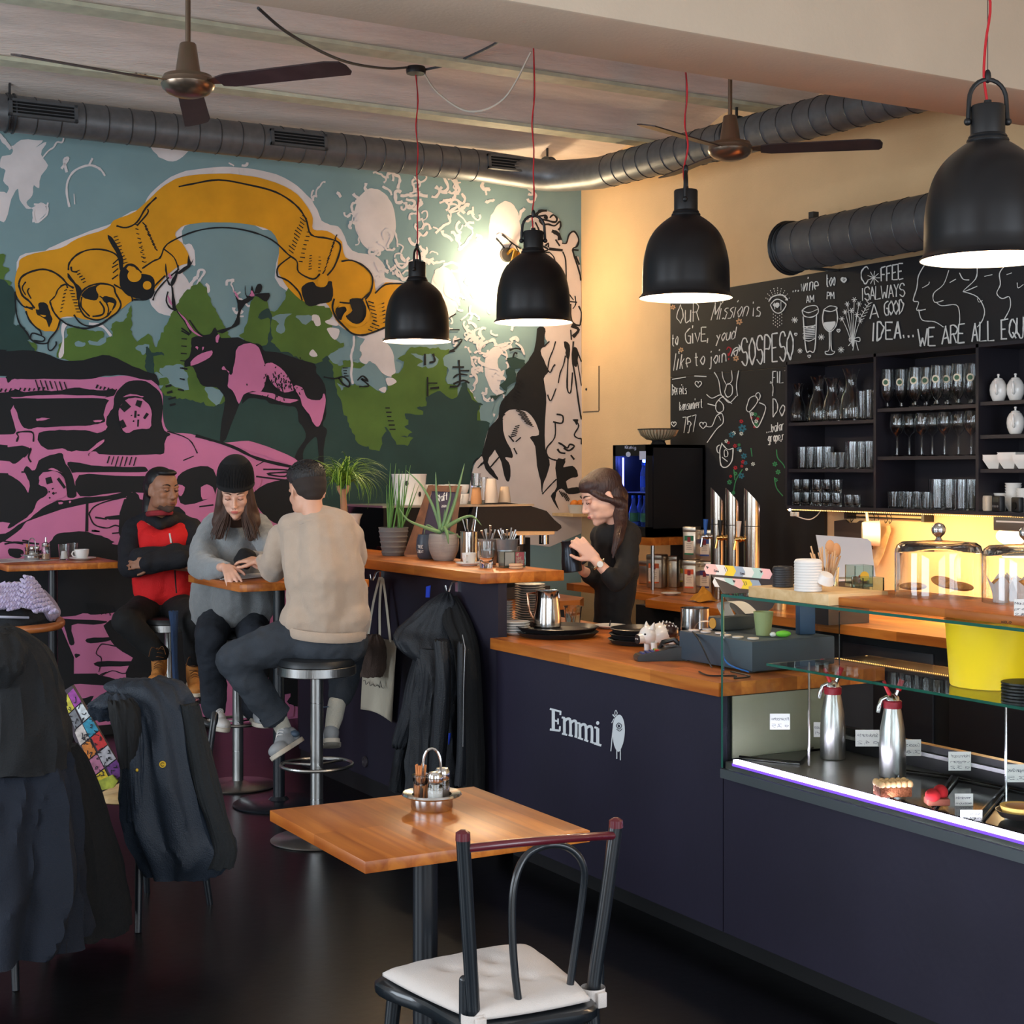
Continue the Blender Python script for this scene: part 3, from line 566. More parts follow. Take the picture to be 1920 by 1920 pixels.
def fan(loc,ang0,label,first=None):
 t=thing('ceiling_fan',label,'fan',loc,0,'ceiling fans')
 M_fan=mat('fan_bronze',(150,132,115),rough=0.28,metal=0.9)
 M_blade=mat('fan_blade',(62,50,50),rough=0.4,metal=0.1,var=0.3,vscale=8)
 MB().tube([(0,0,0.09),(0,0,3.95-loc[2])],0.011,10).build('rod',M_fan,t)
 MB().lathe([(0.03,0.17),(0.034,0.165),(0.05,0.06),(0.054,0.045),(0.056,0.04)]).build('bell',M_fan,t)
 MB().lathe([(0,-0.052),(0.05,-0.048),(0.085,-0.034),(0.105,-0.015),(0.11,0.0),(0.107,0.004),(0.107,0.02),(0.102,0.024),(0.098,0.036),(0.06,0.045),(0,0.05)],n=36).build('motor',M_fan,t)
 for k in range(3):
  R_=Matrix.Rotation(ang0+2*pi*k/3,4,'Z') @ Matrix.Rotation(radians(-13),4,'X')
  mb=MB()
  pl=[(0.15,-0.04),(0.2,-0.055),(0.66,-0.068),(0.72,-0.055),(0.735,-0.02),(0.735,0.03),(0.72,0.05),(0.2,0.05),(0.15,0.035)]
  mb.prism(pl,-0.003,0.003,R_)
  b=mb.build('blade',M_blade,t)
  mb=MB().prism([(0.09,-0.018),(0.19,-0.04),(0.24,-0.04),(0.24,0.035),(0.19,0.035),(0.09,0.018)],0.003,0.008,R_)
  for (x,y) in ((.2,-.025),(.2,.02),(.23,0)): mb.add([R_@(v) for v in MB().ell((x,y,0.009),.006,.006,.004,6,4).v],MB().ell((0,0,0),1,1,1,6,4).f)
  mb.build('blade_arm',M_fan,t)
 return t
def zx(a): return -TH+a
fan((1.965,6.132,3.2),pi/2-TH+0.16,'three-bladed brown ceiling fan on a rod, hanging at the left over the room')
fan((4.7,6.06,3.2),radians(110)-TH,'three-bladed brown ceiling fan hanging by the duct over the bar')

# pendant lamps
def pendant_proto():
 t=thing('pendant_lamp','x','lamp',(0,0,0),0,'black bell pendant lamps on red cords')
 out=[(0.184,0.0),(0.186,0.004),(0.178,0.012),(0.174,0.02)]+[(v.x,v.y) for v in catmull([(0.1735,0.06,0),(0.1725,0.10,0),(0.170,0.14,0),(0.163,0.18,0),(0.15,0.225,0),(0.13,0.262,0),(0.105,0.29,0),(0.078,0.312,0),(0.056,0.327,0)],3)]
 inn=[(r-0.003,z-0.001) for r,z in out]
 MB().lathe(out,n=64,cap=False).build('shade',M_blackmetal,t)
 s=kids(t)[0]; 
 MB().lathe([(0.184,0.0)]+[(0.181,0.0015)]+inn[2:]+[(0.0,0.325)],n=64,cap=False).build('reflector',mat('lamp_white_inside',(250,240,225),0.5),t)
 MB().lathe([(0.056,0.327),(0.058,0.331),(0.056,0.336),(0.05,0.338),(0.053,0.342),(0.05,0.347),(0.047,0.349),(0.047,0.425),(0.044,0.43),(0.012,0.43),(0.01,0.445),(0,0.445)],n=28).build('cap',M_dkplastic,t)
 mb=MB()
 pts=[(-0.055,0,0.39)]+[(-0.052*cos(pi*i/12),0,0.445+0.058*sin(pi*i/12)) for i in range(13)]+[(0.055,0,0.39)]
 mb.tube(pts,0.0065,8)
 for sx in (-1,1): mb.ell((sx*0.056,0,0.385),0.011,0.011,0.011,10,6)
 mb.ell((0,0,0.512),0.01,0.01,0.02,8,6)
 mb.build('handle',M_dkplastic,t)
 MB().ell((0,0,0.1),0.04,0.04,0.052,16,10).build('bulb',mat('bulb_glow',(255,235,205),0.3,emit=(255,214,160),estr=25),t)
 mb=MB().tube([(0,0,0.15),(0,0,0.3)],0.02,12); mb.build('socket',mat('socket_white',(220,220,215),0.5),t)
 return t
LP=[]
lab=['smallest-looking black bell pendant lamp, furthest left, over the plants','black bell pendant lamp with the glowing wall bulb beside it','black bell pendant lamp in front of the cream wall left of the chalkboard','largest-looking black bell pendant lamp, nearest, by the wide duct at the right']
spots=[(782,647,2.31,3.66),(1000,611,2.31,3.66),(1286,562,2.30,3.62),(1852,494,2.235,3.44)]
base=pendant_proto()
for i,(px,py,z,x) in enumerate(spots):
 d=ray(px,0); f=x/d.x; loc=(x,d.y*f,z)
 L=base if i==0 else dup(base,loc)
 L.location=loc; L['label']=lab[i]; L.rotation_euler=(0,0,-TH + (radians([75,0,80,0][i]))); LP.append(loc)
for i,L in enumerate([o for o in COL.objects if o.name.startswith('pendant_lamp')]):
 if i==3: L.scale=(1.05,1.05,1.05)
 random.seed(i)
 top=3.80-L.location.z
 if i==3: top=1.56
 if i==0: top=3.752-L.location.z
 n=9; P=[(0.0,0,0.43)]
 amp=[0.02,0.008,0.03,0.02][i]
 for k in range(1,n+1):
  t=k/n; P.append((random.uniform(-1,1)*amp*(1 if k < n else 0),random.uniform(-1,1)*amp*0.4,lerp(0.45,top,t**1.3)))
 MB().tube(catmull(P,4),0.0038,6).build('cord',M_red,L)
 MB().tube([(0,0,0.52),(0,0,top)],0.0012,5).build('steel_wire',M_seam,L)
for i,(x,y,z) in enumerate(LP):
 d=bpy.data.lights.new('pendant_light','POINT'); d.energy=[14,14,15,13][i]; d.color=(1.0,0.77,0.52); d.shadow_soft_size=0.015
 o=bpy.data.objects.new('pendant_light',d); COL.objects.link(o); o.location=(x,y,z+0.026)

# ceiling cables
def px3(px,py,y): return ony(px,py,y)
jb=thing('junction_box','round black junction box strung on the cables under the vault','junction box',tuple(ony(780,132,7.45)))
MB().lathe([(0,-0.02),(0.052,-0.018),(0.055,0.0),(0.05,0.018),(0,0.02)],n=20).build('box',M_dkplastic,jb)
j=ony(780,132,7.45)
def cable(name,pts,r,m,label): 
 return tag(MB().tube(catmull(pts,8),r,6).build(name,m),label,'cable')
cable('ceiling_cable',[ony(484,15,6.1),ony(545,65,6.35),ony(640,113,6.9),ony(720,128,7.3),j+Vector((-.05,0,.01))],0.007,mat('cable_grey',(62,66,72),0.6),'dark grey cable sagging from the left ceiling to the junction box')
cable('ceiling_cable',[j+Vector((.05,0,.01)),ony(850,118,7.1),ony(925,84,6.4),ony(960,55,5.9)],0.007,MATS['cable_grey'],'dark grey cable rising from the junction box to the beam')
cable('white_cable',[j+Vector((.05,0,-.01)),ony(822,175,7.2),ony(880,209,6.9),ony(945,185,6.6),ony(996,97,6.3)],0.005,mat('cable_white',(215,205,190),0.6),'white cable hanging in a loop between junction box and second pendant cord')

# bare wall bulb on the mural
wb=thing('wall_lamp','brass wall lamp with a bare glowing bulb on the mural','lamp',tuple(ony(945,480,YW-0.02)))
c0=ony(950,478,YW-0.02)
MB().tube([c0+Vector((0,.01,0)),c0+Vector((0,-.02,0))],0.05,20).build('wall_plate',M_dkplastic,wb,world=True)
br=mat('brass',(190,140,60),0.25,metal=1.0)
e0=c0+Vector((-0.0,-.14,-.0)); 
MB().tube(catmull([c0,c0+Vector((0.0,-.08,.03)),e0],6),0.012,8).build('arm',br,wb,world=True)
MB().tube([e0,e0+Vector((-.02,0,-.07))],0.026,14).build('socket',br,wb,world=True)
bc=e0+Vector((-.035,0,-.125))
MB().ell(bc,.045,.045,.06,16,10).build('bulb',mat('wall_bulb_glow',(255,230,180),0.3,emit=(255,205,130),estr=40),wb,world=True)
d=bpy.data.lights.new('wall_bulb_light','POINT'); d.energy=26; d.color=(1.0,0.74,0.45); d.shadow_soft_size=0.06
o=bpy.data.objects.new('wall_bulb_light',d); COL.objects.link(o); o.location=bc+Vector((-0.08,-.05,-.02))
# ================================================================ chalkboard, chalk lettering, shelf unit
M_board=mat('chalkboard',(22,22,26),rough=0.7,var=0.18,vscale=3)
M_chalk=mat('chalk_white',(232,232,228),rough=0.95)
XB=XW-0.022
zt=onx(1368,540,XW).z; zs=onx(1474,688,XB).z
yl=onx(1257,600,XB).y; y2=onx(1546,1000,XB).y
cb=thing('chalkboard','black chalkboard full of white lettering on the cream wall around the shelves','chalkboard',(XB+0.01,(yl+1.6)/2,0.9))
MB().box(XB,XW-0.001,1.6,yl,zs+0.0015,zt).build('upper_panel',M_board,cb,world=True,smooth=False)
MB().box(XB,XW-0.001,y2,yl,0.88,zs-0.0015).build('lower_panel',M_board,cb,world=True,smooth=False)
FN={  # stroke font: xy digit pairs, baseline y=2, x-height y=6, caps y=8
'A': '0228 2842 1434','B': '0208 08277655450525 0535443302','C': '473828170604132232 3243','D': '0208 0828374634230202','E': '0802 0848 0535 0242','F': '0802 0848 0535','G': '483817060413223242 4245 4525',
'H': '0802 4842 0545','I': '1812','J': '38331202','K': '0802 4804 0542','L': '080242','M': '0208 0824 2448 4842','N': '0208 0842 4248','O': '2817060413223344463728','P': '0208 0828474635250505',
'Q': '2817060413223344463728 2442','R': '0208 0828474635250505 2542','S': '473818070615354443322203','T': '0848 2822','U': '0804132232444848','V': '082248','W': '0812 1225 2532 3248','Y': '0825 4825 2522','Z': '08480242',
'a': '46260513223345 4642','b': '0802 0426364533221203','c': '46160513224343','d': '4842 44261504123244','e': '0444453616051322 42','f': '38281712 0636','g': '4626150413334346 4641301000','h': '0802 04263642','i': '1612 1819',
'j': '2621100000 2829','k': '0802 3604 1432','l': '1812','m': '0602 04162422 2426364442','n': '0602 0416364542','o': '261504132233453626','p': '0600 0526364533221203','r': '0602 04163626','s': '4626154443322202','t': '18132232 0636','u': '060312223346 4642','v': '062246','w': '06122632 3246','x': '0642 0246','y': '0624 4610','z': '06460242',
'7': '0848 4812','5': '4808 0805 052645342202','.': '1213',',': '1301',"'": '1817','?': '072847462425 2223','1': '1728 2822','0': '281704132233463728','2': '07284702 0242','3': '0848 4825 2544331202','4': '3832 3804 0444','6': '3806041323342505','8': '281716354433221304353728','9': '35160728373532','-': '0535','/': '0048',' ': '','!': '1814 1213','&': '1819','%': '0248'}
def strokes(ch):
 out=[]
 for s in FN.get(ch,'').split(' '):
  s=s.strip()
  if len(s) < 4: continue
  if len(s) % 2: s=s[:-1]
  out.append([(int(s[i])/4.0,(int(s[i+1])-2)/6.0) for i in range(0,len(s),2)])
 return out
def write(mb,fn,text,x0,y0,x1,y1,h0,h1=None,w=2.4,slant=0.0,cw=None,gap=0.32,jit=0.03,smooth=3):
 """lettering along the baseline (x0,y0)-(x1,y1) in px, cap height h"""
 h1=h1 or h0; wd=[]
 for ch in text: wd.append({'i': .35,'l': .3,'I': .3,'.': .35,',': .35,"'": .3,'1': .5,' ': .55,'m': 1.2,'M': 1.15,'w': 1.2,'W': 1.25,'j': .6,'t': .8}.get(ch,0.9))
 tot=sum(wd)+gap*(len(text)-1); u=0
 for ch,q in zip(text,wd):
  for st in strokes(ch):
   P=[]
   for (a,b) in st:
    t=(u+a*q/1.0)/tot; h=lerp(h0,h1,t)
    P.append((lerp(x0,x1,t)+b*h*slant+random.uniform(-1,1)*jit*h,lerp(y0,y1,t)-b*h+random.uniform(-1,1)*jit*h))
   paint_line(mb,P,w,fn,smooth=smooth+2 if len(P) > 4 else 0,wob=0.6)
  u+=q+gap
Yc=XB-0.0012; fc=lambda x,y: onx(x,y,Yc)
ck=MB(); random.seed(5)
K=crop(1240,480,4.8); C3=crop(1280,0,3)
write(ck,fc,'OuR',1270,608,1310,600,36,32,1.6); write(ck,fc,'Mission',1334,600,1400,592,32,26,1.6,0.25); write(ck,fc,'is',1412,593,1425,592,24,24,1.8)
write(ck,fc,'to',1260,650,1272,646,22,22,1.7); write(ck,fc,'GivE,',1286,645,1330,638,28,26,1.9); write(ck,fc,'youd',1342,642,1378,634,20,22,1.7,.15)
write(ck,fc,'like',1263,695,1293,688,32,24,1.7,.12); write(ck,fc,'to',1303,686,1322,683,24,22,1.8); write(ck,fc,'join',1331,684,1361,678,22,22,1.8)
write(ck,fc,'SOSPESO',1391,686,1487,674,50,54,2.6,gap=0.3,jit=.008)
write(ck,fc,'...wine',1486,548,1533,543,22,22,1.9,.1); write(ck,fc,'too',1550,537,1566,535,22,22,1.9); write(ck,fc,'AM',1512,568,1526,566,13,13,1.6); write(ck,fc,'PM',1551,561,1564,560,13,13,1.6)
write(ck,fc,'C',1616,533,1628,531,32,32,2.2); write(ck,fc,'FFEE',1652,528,1694,523,26,30,2.4,gap=.2)
write(ck,fc,'ISALWAYS',1617,564,1696,555,24,24,2.1,gap=.16); write(ck,fc,'A',1632,598,1647,596,26,26,2.2); write(ck,fc,'GOOD',1658,592,1694,588,26,26,2.2,gap=.2)
write(ck,fc,'IDEA...',1637,639,1716,632,34,30,2.8); write(ck,fc,'WE ARE ALL EQUAL',1722,650,1950,630,33,38,2.8,gap=.2)
write(ck,fc,'FILT',1449,719,1478,717,22,22,1.8); write(ck,fc,'Do',1450,782,1472,780,34,30,1.9); write(ck,fc,'...balar',1438,812,1471,806,14,17,1.5); write(ck,fc,'grape,r',1441,829,1471,825,15,15,1.5)
write(ck,fc,'Bereits',1261,741,1288,738,20,14,1.3); write(ck,fc,'konsumiert',1275,770,1318,764,16,16,1.3); write(ck,fc,'757',1281,812,1305,809,29,31,1.6)
def heart(cx,cy,s,w=1.5): return ([(cx,cy+s),(cx-s*.9,cy),(cx-s*.7,cy-s*.7),(cx-s*.2,cy-s*.7),(cx,cy-s*.2),(cx+s*.2,cy-s*.7),(cx+s*.7,cy-s*.7),(cx+s*.9,cy),(cx,cy+s)],w)
LN=[heart(1310,720,6.5),heart(1319,797,7),heart(1264,795,5),heart(1453,572,2.5,2),heart(1583,525,4.5,3.5),heart(1493,627,2.8,1.6),heart(1573,620,3.2,1.8),heart(1518,668,3,1.6),heart(1458,573,3.5,2.6),
 (K(100,1110,225,1090),1.6),(K(300,1080,410,1085),1.6),
 (K(970,410,1000,370,1060,350,1110,360,1140,400),2.4),(K(985,440,1020,400,1060,390,1110,420,1125,445,1090,500,1050,515,1010,490,985,440),1.8),(K(1020,420,1025,480),1.4),(K(1080,410,1080,490),1.4),
 (K(1270,490,1320,455,1400,450,1415,510,1360,550,1290,540,1270,490),1.8),(K(1275,490,1330,510,1410,480),1.4),(K(1280,545,1305,840,1340,855,1385,840,1400,530),2),(K(1285,630,1340,650,1390,620),1.5),(K(1300,760,1340,765,1390,740),1.5),
 (K(1470,480,1520,450,1580,460,1580,480,1530,500,1470,490),1.6),(K(1468,480,1455,560,1470,640,1520,680,1570,640,1590,560,1578,470),1.9),(K(1515,680,1515,840,1480,860,1490,885,1540,885,1565,860,1535,840,1530,680),1.7),(K(1470,600,1570,590),1.4),
 (K(480,1045,520,1120,540,1240,580,1290),1.5),(K(550,1040,560,1100,590,1160),1.3),(K(635,1030,640,1120,600,1160),1.3),(K(700,1030,680,1160,690,1260),1.6),(K(580,1200,600,1150,640,1170,640,1240,600,1270,575,1230,580,1200),1.6),(K(580,1290,620,1320,680,1260),1.5),(K(410,1245,460,1280,530,1250,570,1270),1.5),(K(420,1330,500,1350),1.5),(K(495,1330,520,1300,560,1340,560,1390,520,1410,495,1380,495,1330),1.6),(K(410,1535,460,1530,500,1440,550,1420,560,1500,500,1560,415,1680),1.6),(K(520,1440,540,1480),1.2),(K(500,1320,550,1270,600,1300,640,1330),1.4),
 (K(780,1330,800,1280,850,1260,870,1310,800,1400,770,1380,780,1330),1.6),(K(860,1280,855,1245,880,1230,895,1260,880,1300),1.5),(K(885,1320,940,1350,930,1420,880,1530,850,1535,820,1480,800,1400),1.8),
 (K(530,1750,540,1880,590,1900,640,1840,650,1730),2),(K(550,1690,600,1740,650,1730),1.8),(K(550,1680,530,1750),1.8),(K(530,1700,505,1720,510,1765,535,1775),1.8),(K(580,1740,600,1760,600,1800,575,1805,570,1760,580,1740),1.5),(K(550,1810,600,1850),1.5),
 (C3(1370,1480,1330,1550,1320,1620,1300,1690,1330,1700,1320,1745,1370,1740),1.8),(C3(1330,1740,1350,1800,1420,1810,1470,1840),1.8),(C3(1350,1620,1385,1600,1390,1585),1.4),(C3(1500,1520,1470,1600,1415,1650,1420,1700,1470,1690),1.6),(C3(1430,1700,1460,1720,1540,1715,1560,1760,1560,1830),1.6),(C3(1505,1590,1540,1570),1.3),(C3(1560,1535,1580,1570,1615,1575),1.8),(C3(1660,1510,1650,1570,1580,1640,1660,1610),1.8),(C3(1580,1640,1660,1670,1700,1740,1690,1800,1660,1840),1.8),(C3(1660,1680,1670,1700,1690,1690),1.3),(C3(1700,1555,1745,1545),1.3),(C3(1810,1500,1785,1540,1790,1600,1770,1650,1800,1680,1840,1670,1845,1730,1810,1800),1.8),(C3(1825,1545,1855,1535),1.3),(C3(1885,1590,1890,1620,1920,1600),1.4),
 (K(985,1150,990,1130,1010,1180,1005,1260),1.4)]
for i in range(9):
 a=2*pi*i/9; LN.append(([(1639,521),(1639+12*cos(a),521+13*sin(a))],1.6))
for (cx,cy,s) in ((1491,600,6),(1501,658,5),(1541,632,6),(1578,656,6)):
 for i in range(4):
  a=pi*i/4; LN.append(([(cx-s*cos(a),cy-s*sin(a)),(cx+s*cos(a),cy+s*sin(a))],1.2))
for i in range(9):
 a=-pi*(0.12+0.76*i/8)
 for k in (1,2,3): r=13+k*4; LN.append(([(1459+r*cos(a)*.9,570+r*sin(a)*1.15),(1459+(r+2)*cos(a)*.9,570+(r+2)*sin(a)*1.15)],1.3))
for i in range(5):
 for k in range(4): LN.append(([(1451+i*4,594+k*6-abs(i-2)*3),(1451+i*4,596+k*6-abs(i-2)*3)],1.3))
for i in range(9): LN.append(([(1506+random.uniform(0,2),613+i*3.2),(1529,611+i*3.2)],1.6)) if i < 8 else None
for (cx,cy) in ((1590,570),(1603,562),(1612,570),(1586,585),(1608,590),(1598,582),(1580,598),(1614,602)):
 LN.append(([(1600,650),((1600+cx)/2,(640+cy)/2),(cx,cy)],1.1))
 for i in range(6):
  a=2*pi*i/6; LN.append(([(cx,cy),(cx+5*cos(a),cy+5*sin(a))],1.3))
LN+=[(K(1800,560,1830,500,1860,450,1890,420),1.4),(K(1745,740,1700,740,1705,770,1745,760,1790,770,1790,735,1745,745,1690,810),1.6),(K(1745,760,1730,850),1.4),(K(1755,760,1780,850),1.4)]
for k in range(6): x=1616+k*3; y=600-k*6; LN+=[([(x,y),(x-5,y-6)],1.2),([(x,y),(x+6,y-3)],1.2)]
for P,w in LN: paint_line(ck,P,w,fc,wob=0.6)
paint_poly(ck,K(1470,605,1520,595,1575,595,1560,640,1520,675,1480,640),fc,2)
paint_poly(ck,K(1032,430,1050,420,1070,430,1050,470),fc,2)
ck.build('chalk_lettering',M_chalk,cb,world=True,smooth=False,weld=False)['kind']='stuff'
def petals(color,pts,name):
 mb=MB()
 for (x,y,s) in pts:
  for i in range(6):
   a=2*pi*i/6+.3; paint_poly(mb,ellp(x+cos(a)*s*.6,y+sin(a)*s*.6,s*.42,s*.3,a,6),fc,0)
 mb.build(name,mat('chalk_'+name,color,0.95),cb,world=True,smooth=False,weld=False)['kind']='stuff'
petals((205,160,120),[(1262,576,5),(1386,603,6.5),(1277,656,5),(1380,672,6)],'orange_flower')
petals((180,40,52),[(1390,790,4),(1378,836,4),(1393,866,4),(1415,800,3),(1366,830,3),(1391,874,3),(1370,893,3),(1379,877,4),(1409,783,3),(1421,785,3)],'red_flower')
petals((46,108,128),[(1392,803,8),(1372,815,6),(1386,842,5),(1395,855,6),(1390,892,6),(1398,868,4)],'blue_flower')
petals((210,215,205),[(1376,812,4),(1390,813,4),(1362,827,4),(1388,845,3),(1412,870,4),(1400,880,3),(1410,776,4),(1418,790,4)],'white_flower')
petals((60,140,90),[(1416,777,4),(1422,782,3),(1418,796,4),(1379,888,4),(1368,904,5),(1375,924,4),(1453,870,5),(1459,885,5),(1455,900,4),(1386,834,3)],'green_leaf')
mb=MB()
for P in ([(1456,843),(1458,858),(1468,870),(1472,878)],[(1452,895),(1456,915),(1468,930)],[(1375,924),(1380,900),(1392,880)],[(1408,840),(1410,856)],[(1376,880),(1378,900)]): paint_line(mb,P,1.8,fc)
mb.build('green_stem',MATS['chalk_green_leaf'],cb,world=True,smooth=False,weld=False)['kind']='stuff'
mb=MB(); write(mb,fc,'?',1362,676,1370,674,24,24,2.2); mb.build('red_mark',MATS['chalk_red_flower'],cb,world=True,smooth=False,weld=False)
mb=MB(); paint_line(mb,[(1371,668),(1376,655),(1384,652),(1380,668),(1376,660),(1388,654)],2,fc); paint_poly(mb,[(1385,645),(1391,652),(1386,660)],fc,0)
mb.build('arrow_mark',M_chalk,cb,world=True,smooth=False,weld=False)['kind']='stuff'

# ---------------------------------------------------------------- wall shelf unit
M_shelf=mat('shelf_dark',(28,25,33),rough=0.45)
XS=XW-0.31
def ysx(px,X=None): X=X or XS; d=ray(px,0); return d.y*(X/d.x)
yA,yB_,yC,yD=ysx(1474),ysx(1640),ysx(1832),3.7
zb=1.418; ztop=zs
su=thing('wall_shelf','black open wall shelf unit of three bays holding glassware','shelf',(XS+0.15,(yA+yD)/2,zb))
def bd(name,*a): return MB().box(*a).build(name,M_shelf,su,world=True,smooth=False)
for y in (yA,yB_,yC,yD): bd('side_panel',XS,XB-0.002,y-0.009,y+0.009,zb,ztop)
bd('top_board',XS,XB-0.002,yD,yA,ztop-0.018,ztop-0.001); bd('bottom_board',XS,XB-0.002,yD,yA,zb-0.018,zb)
bd('back_panel',XB-0.012,XB-0.003,yD,yA,zb,ztop-0.02)
BAY=[(yB_,yA,(1.881,1.622)),(yC,yB_,(1.936,1.687)),(yD,yC,(1.945,1.785,1.622))]
for a,b,zz in BAY:
 for z in zz: bd('shelf_board',XS+0.01,XB-0.012,a+0.009,b-0.009,z-0.018,z)

M_glass=mat('clear_glass',(250,252,252),rough=0.02,trans=1.0,ior=1.45)
M_glassg=mat('greenish_glass',(225,242,235),rough=0.02,trans=1.0,ior=1.45)
M_white=mat('white_ceramic',(232,230,226),rough=0.25,coat=0.5)
def hollow(out,th=0.0025,base=0.006):
 """closed glass profile: outside up, inside down"""
 inn=[(max(r-th,0.0),z) for r,z in out[::-1] if z > out[0][1]+base]
 return [(0,out[0][1])]+out+inn+[(0,out[0][1]+base)]
def glass_thing(name,label,cat,prof,group,m=None,n=20,th=0.0022,base=0.006):
 t=thing(name,label,cat,(0,0,-50),0,group)
 MB().lathe(hollow(prof,th,base),n=n).build('body',m or M_glass,t)
 return t
GP={}
GP['carafe']=[(.045,0),(.05,.01),(.05,.05),(.042,.10),(.026,.14),(.0235,.16),(.026,.185),(.04,.22)]
GP['tall']=[(.028,0),(.031,.01),(.034,.14)]
GP['tumbler']=[(.028,0),(.031,.01),(.036,.09)]
GP['short']=[(.022,0),(.026,.02),(.029,.056),(.029,.072)]
GP['beer']=[(.034,0),(.033,.004),(.009,.012),(.008,.03),(.02,.045),(.032,.07),(.036,.10),(.033,.17),(.031,.205)]
GP['wine']=[(.036,0),(.034,.003),(.006,.009),(.0045,.10),(.008,.108),(.026,.125),(.039,.155),(.040,.175),(.033,.225)]
def place_row(kind,name,lab,cat,zs_,spots,group,sc=1.0,th=.0022,base=.006):
 """spots: list of (px, depth behind shelf front, label suffix)"""
 proto=None
 for i,(px,dx,lb) in enumerate(spots):
  X=XS+dx; y=ysx(px,X); z=zs_+0.0005
  if proto is None:
   proto=glass_thing(name,lb,cat,GP[kind],group,th=th,base=base); o=proto
  else: o=dup(proto,(0,0,0),0.0,lb)
  s=sc[i] if isinstance(sc,(list,tuple)) else sc
  o.location=(X,y,z); o.scale=(s,s,s); o['label']=lb
 return proto
ordn=['leftmost','second','third','fourth','fifth','sixth','seventh','eighth','ninth','tenth']
def row(n): return ['leftmost' if i==0 else 'rightmost' if i==n-1 else ordn[i]+' from left' for i in range(n)]
place_row('carafe','carafe','','carafe',1.881,[(px,.06 if i % 2==0 else .07,'clear glass carafe, %s in the carafe row on the top left shelf' % w) for i,(px,w) in enumerate(zip((1496,1534,1560,1596),row(4)))],'carafes on the top left shelf',[1.0,1.15,1.08,1.28])
place_row('carafe','carafe','','carafe',1.881,[(1516,.17,'small glass carafe half hidden behind the carafe row'),(1580,.2,'glass carafe standing behind the tallest carafe')],'carafes on the top left shelf',[.9,1.1])
place_row('tall','drinking_glass','','glass',1.881,[(1618,.07,'wide clear glass right of the tallest carafe'),(1632,.09,'clear glass against the shelf divider on the top left shelf')],'glasses beside the carafes',[1.1,1.15])
def many(kind,name,z,pxs,deps,what,group,sc=1.0):
 sp=[]
 for j,dx in enumerate(deps):
  rw=row(len(pxs))
  for q,(px,w) in enumerate(zip(pxs,rw)): sp.append((px-(4 if j else 0),dx+(.052 if q % 2 else 0),'%s, %s, %s' % (what,w,'front row' if j==0 else 'back row')))
 place_row(kind,name,'','glass',z,sp,group,sc)
many('tall','drinking_glass',1.622,(1505,1521,1537,1553),(.045,.16),'tall straight glass on the middle left shelf','tall glasses on the middle left shelf',.88)
many('tumbler','tumbler',1.622,(1563,1579),(.05,),'short ribbed tumbler on the middle left shelf','tumblers on the middle left shelf')
many('tall','drinking_glass',1.622,(1600,1616,1630),(.045,.16),'tallest glass at the right of the middle left shelf','tall glasses by the divider',1.05)
many('short','small_glass',1.418,(1494,1512,1532,1551,1570),(.045,.15),'small glass on the bottom left shelf','small glasses on the bottom left shelf')
pr=place_row('short','small_glass','','glass',1.418+.073,[(px,.045+(.052 if q % 2 else 0),'small glass stacked upon another, bottom left shelf, %s' % w) for q,(px,w) in enumerate(zip((1494,1512,1532,1551,1570),row(5)))],'stacked small glasses on the bottom left shelf')
place_row('short','small_glass','','glass',1.418,[(1592,.05,'small glass at the right of the glass stacks on the bottom left shelf'),(1606,.06,'last small glass at the right on the bottom left shelf')],'small glasses on the bottom left shelf',.9)
many('beer','beer_glass',1.936,(1664,1690,1716,1737,1757,1777,1797,1822),(.05,.16),'stemmed beer glass with badge, top middle shelf','beer glasses on the top middle shelf',1.0)
many('wine','wine_glass',1.687,(1682,1705,1728,1748,1771,1797,1821),(.07,),'thin-stemmed wine glass on the middle shelf','wine glasses on the middle shelf',.98)
many('tumbler','tumbler',1.418,(1676,1690,1704,1720,1737),(.045,.15),'small clear tumbler on the bottom middle shelf','tumblers on the bottom middle shelf',.95)
many('tall','drinking_glass',1.418,(1758,1781,1804,1822),(.045,.16),'tall glass at the right of the bottom middle shelf','tall glasses on the bottom middle shelf',1.08)
# printed badges on the front beer glasses
bgm=mat('badge_cream',(215,205,180),0.5); bgr=mat('badge_green',(45,90,55),0.5)
for o in [o for o in COL.objects if o.name.startswith('beer_glass') and 'front row' in o.get('label','')]:
 R_=Matrix.Rotation(pi+0.55,3,'Z')
 for nm,m,hr,rr in (('badge',bgm,.020,.0372),('badge_print',bgr,.012,.0378)):
  vs=[]; 
  for i in range(13):
   a=2*pi*i/12 if i < 12 else 0
   u=cos(a)*hr/rr if i < 12 else 0; z=.135+(sin(a)*hr if i < 12 else 0)
   vs.append(R_@Vector((cos(u)*rr,sin(u)*rr,z)))
  MB().add(vs,[(i,(i+1) % 12,12) for i in range(12)]).build(nm,m,o)
# teapots
def teapot(px,z,lb,dx=.09,s=1.0):
 X=XS+dx; t=thing('teapot',lb,'teapot',(X,ysx(px,X),z+.001),-2.6,'white teapots on the right shelves'); t.scale=(.62,.62,.92)
 MB().lathe([(0,0),(.035,0),(.045,.006),(.062,.035),(.066,.06),(.062,.085),(.045,.108),(.03,.115),(0,.115)],n=28).build('body',M_white,t)
 MB().lathe([(.036,.113),(.03,.12),(.008,.124),(.007,.132),(.011,.137),(.009,.143),(0,.144)],n=20).build('lid',M_white,t)
 MB().tube(catmull([(.05,0,.04),(.08,0,.055),(.09,0,.09),(.105,0,.105)],4),[.012]*4+[.010]*4+[.008]*5,10).build('spout',M_white,t)
 MB().tube(catmull([(-.055,0,.09),(-.095,0,.095),(-.1,0,.05),(-.058,0,.035)],5),.006,8).build('handle',M_white,t)
 return t
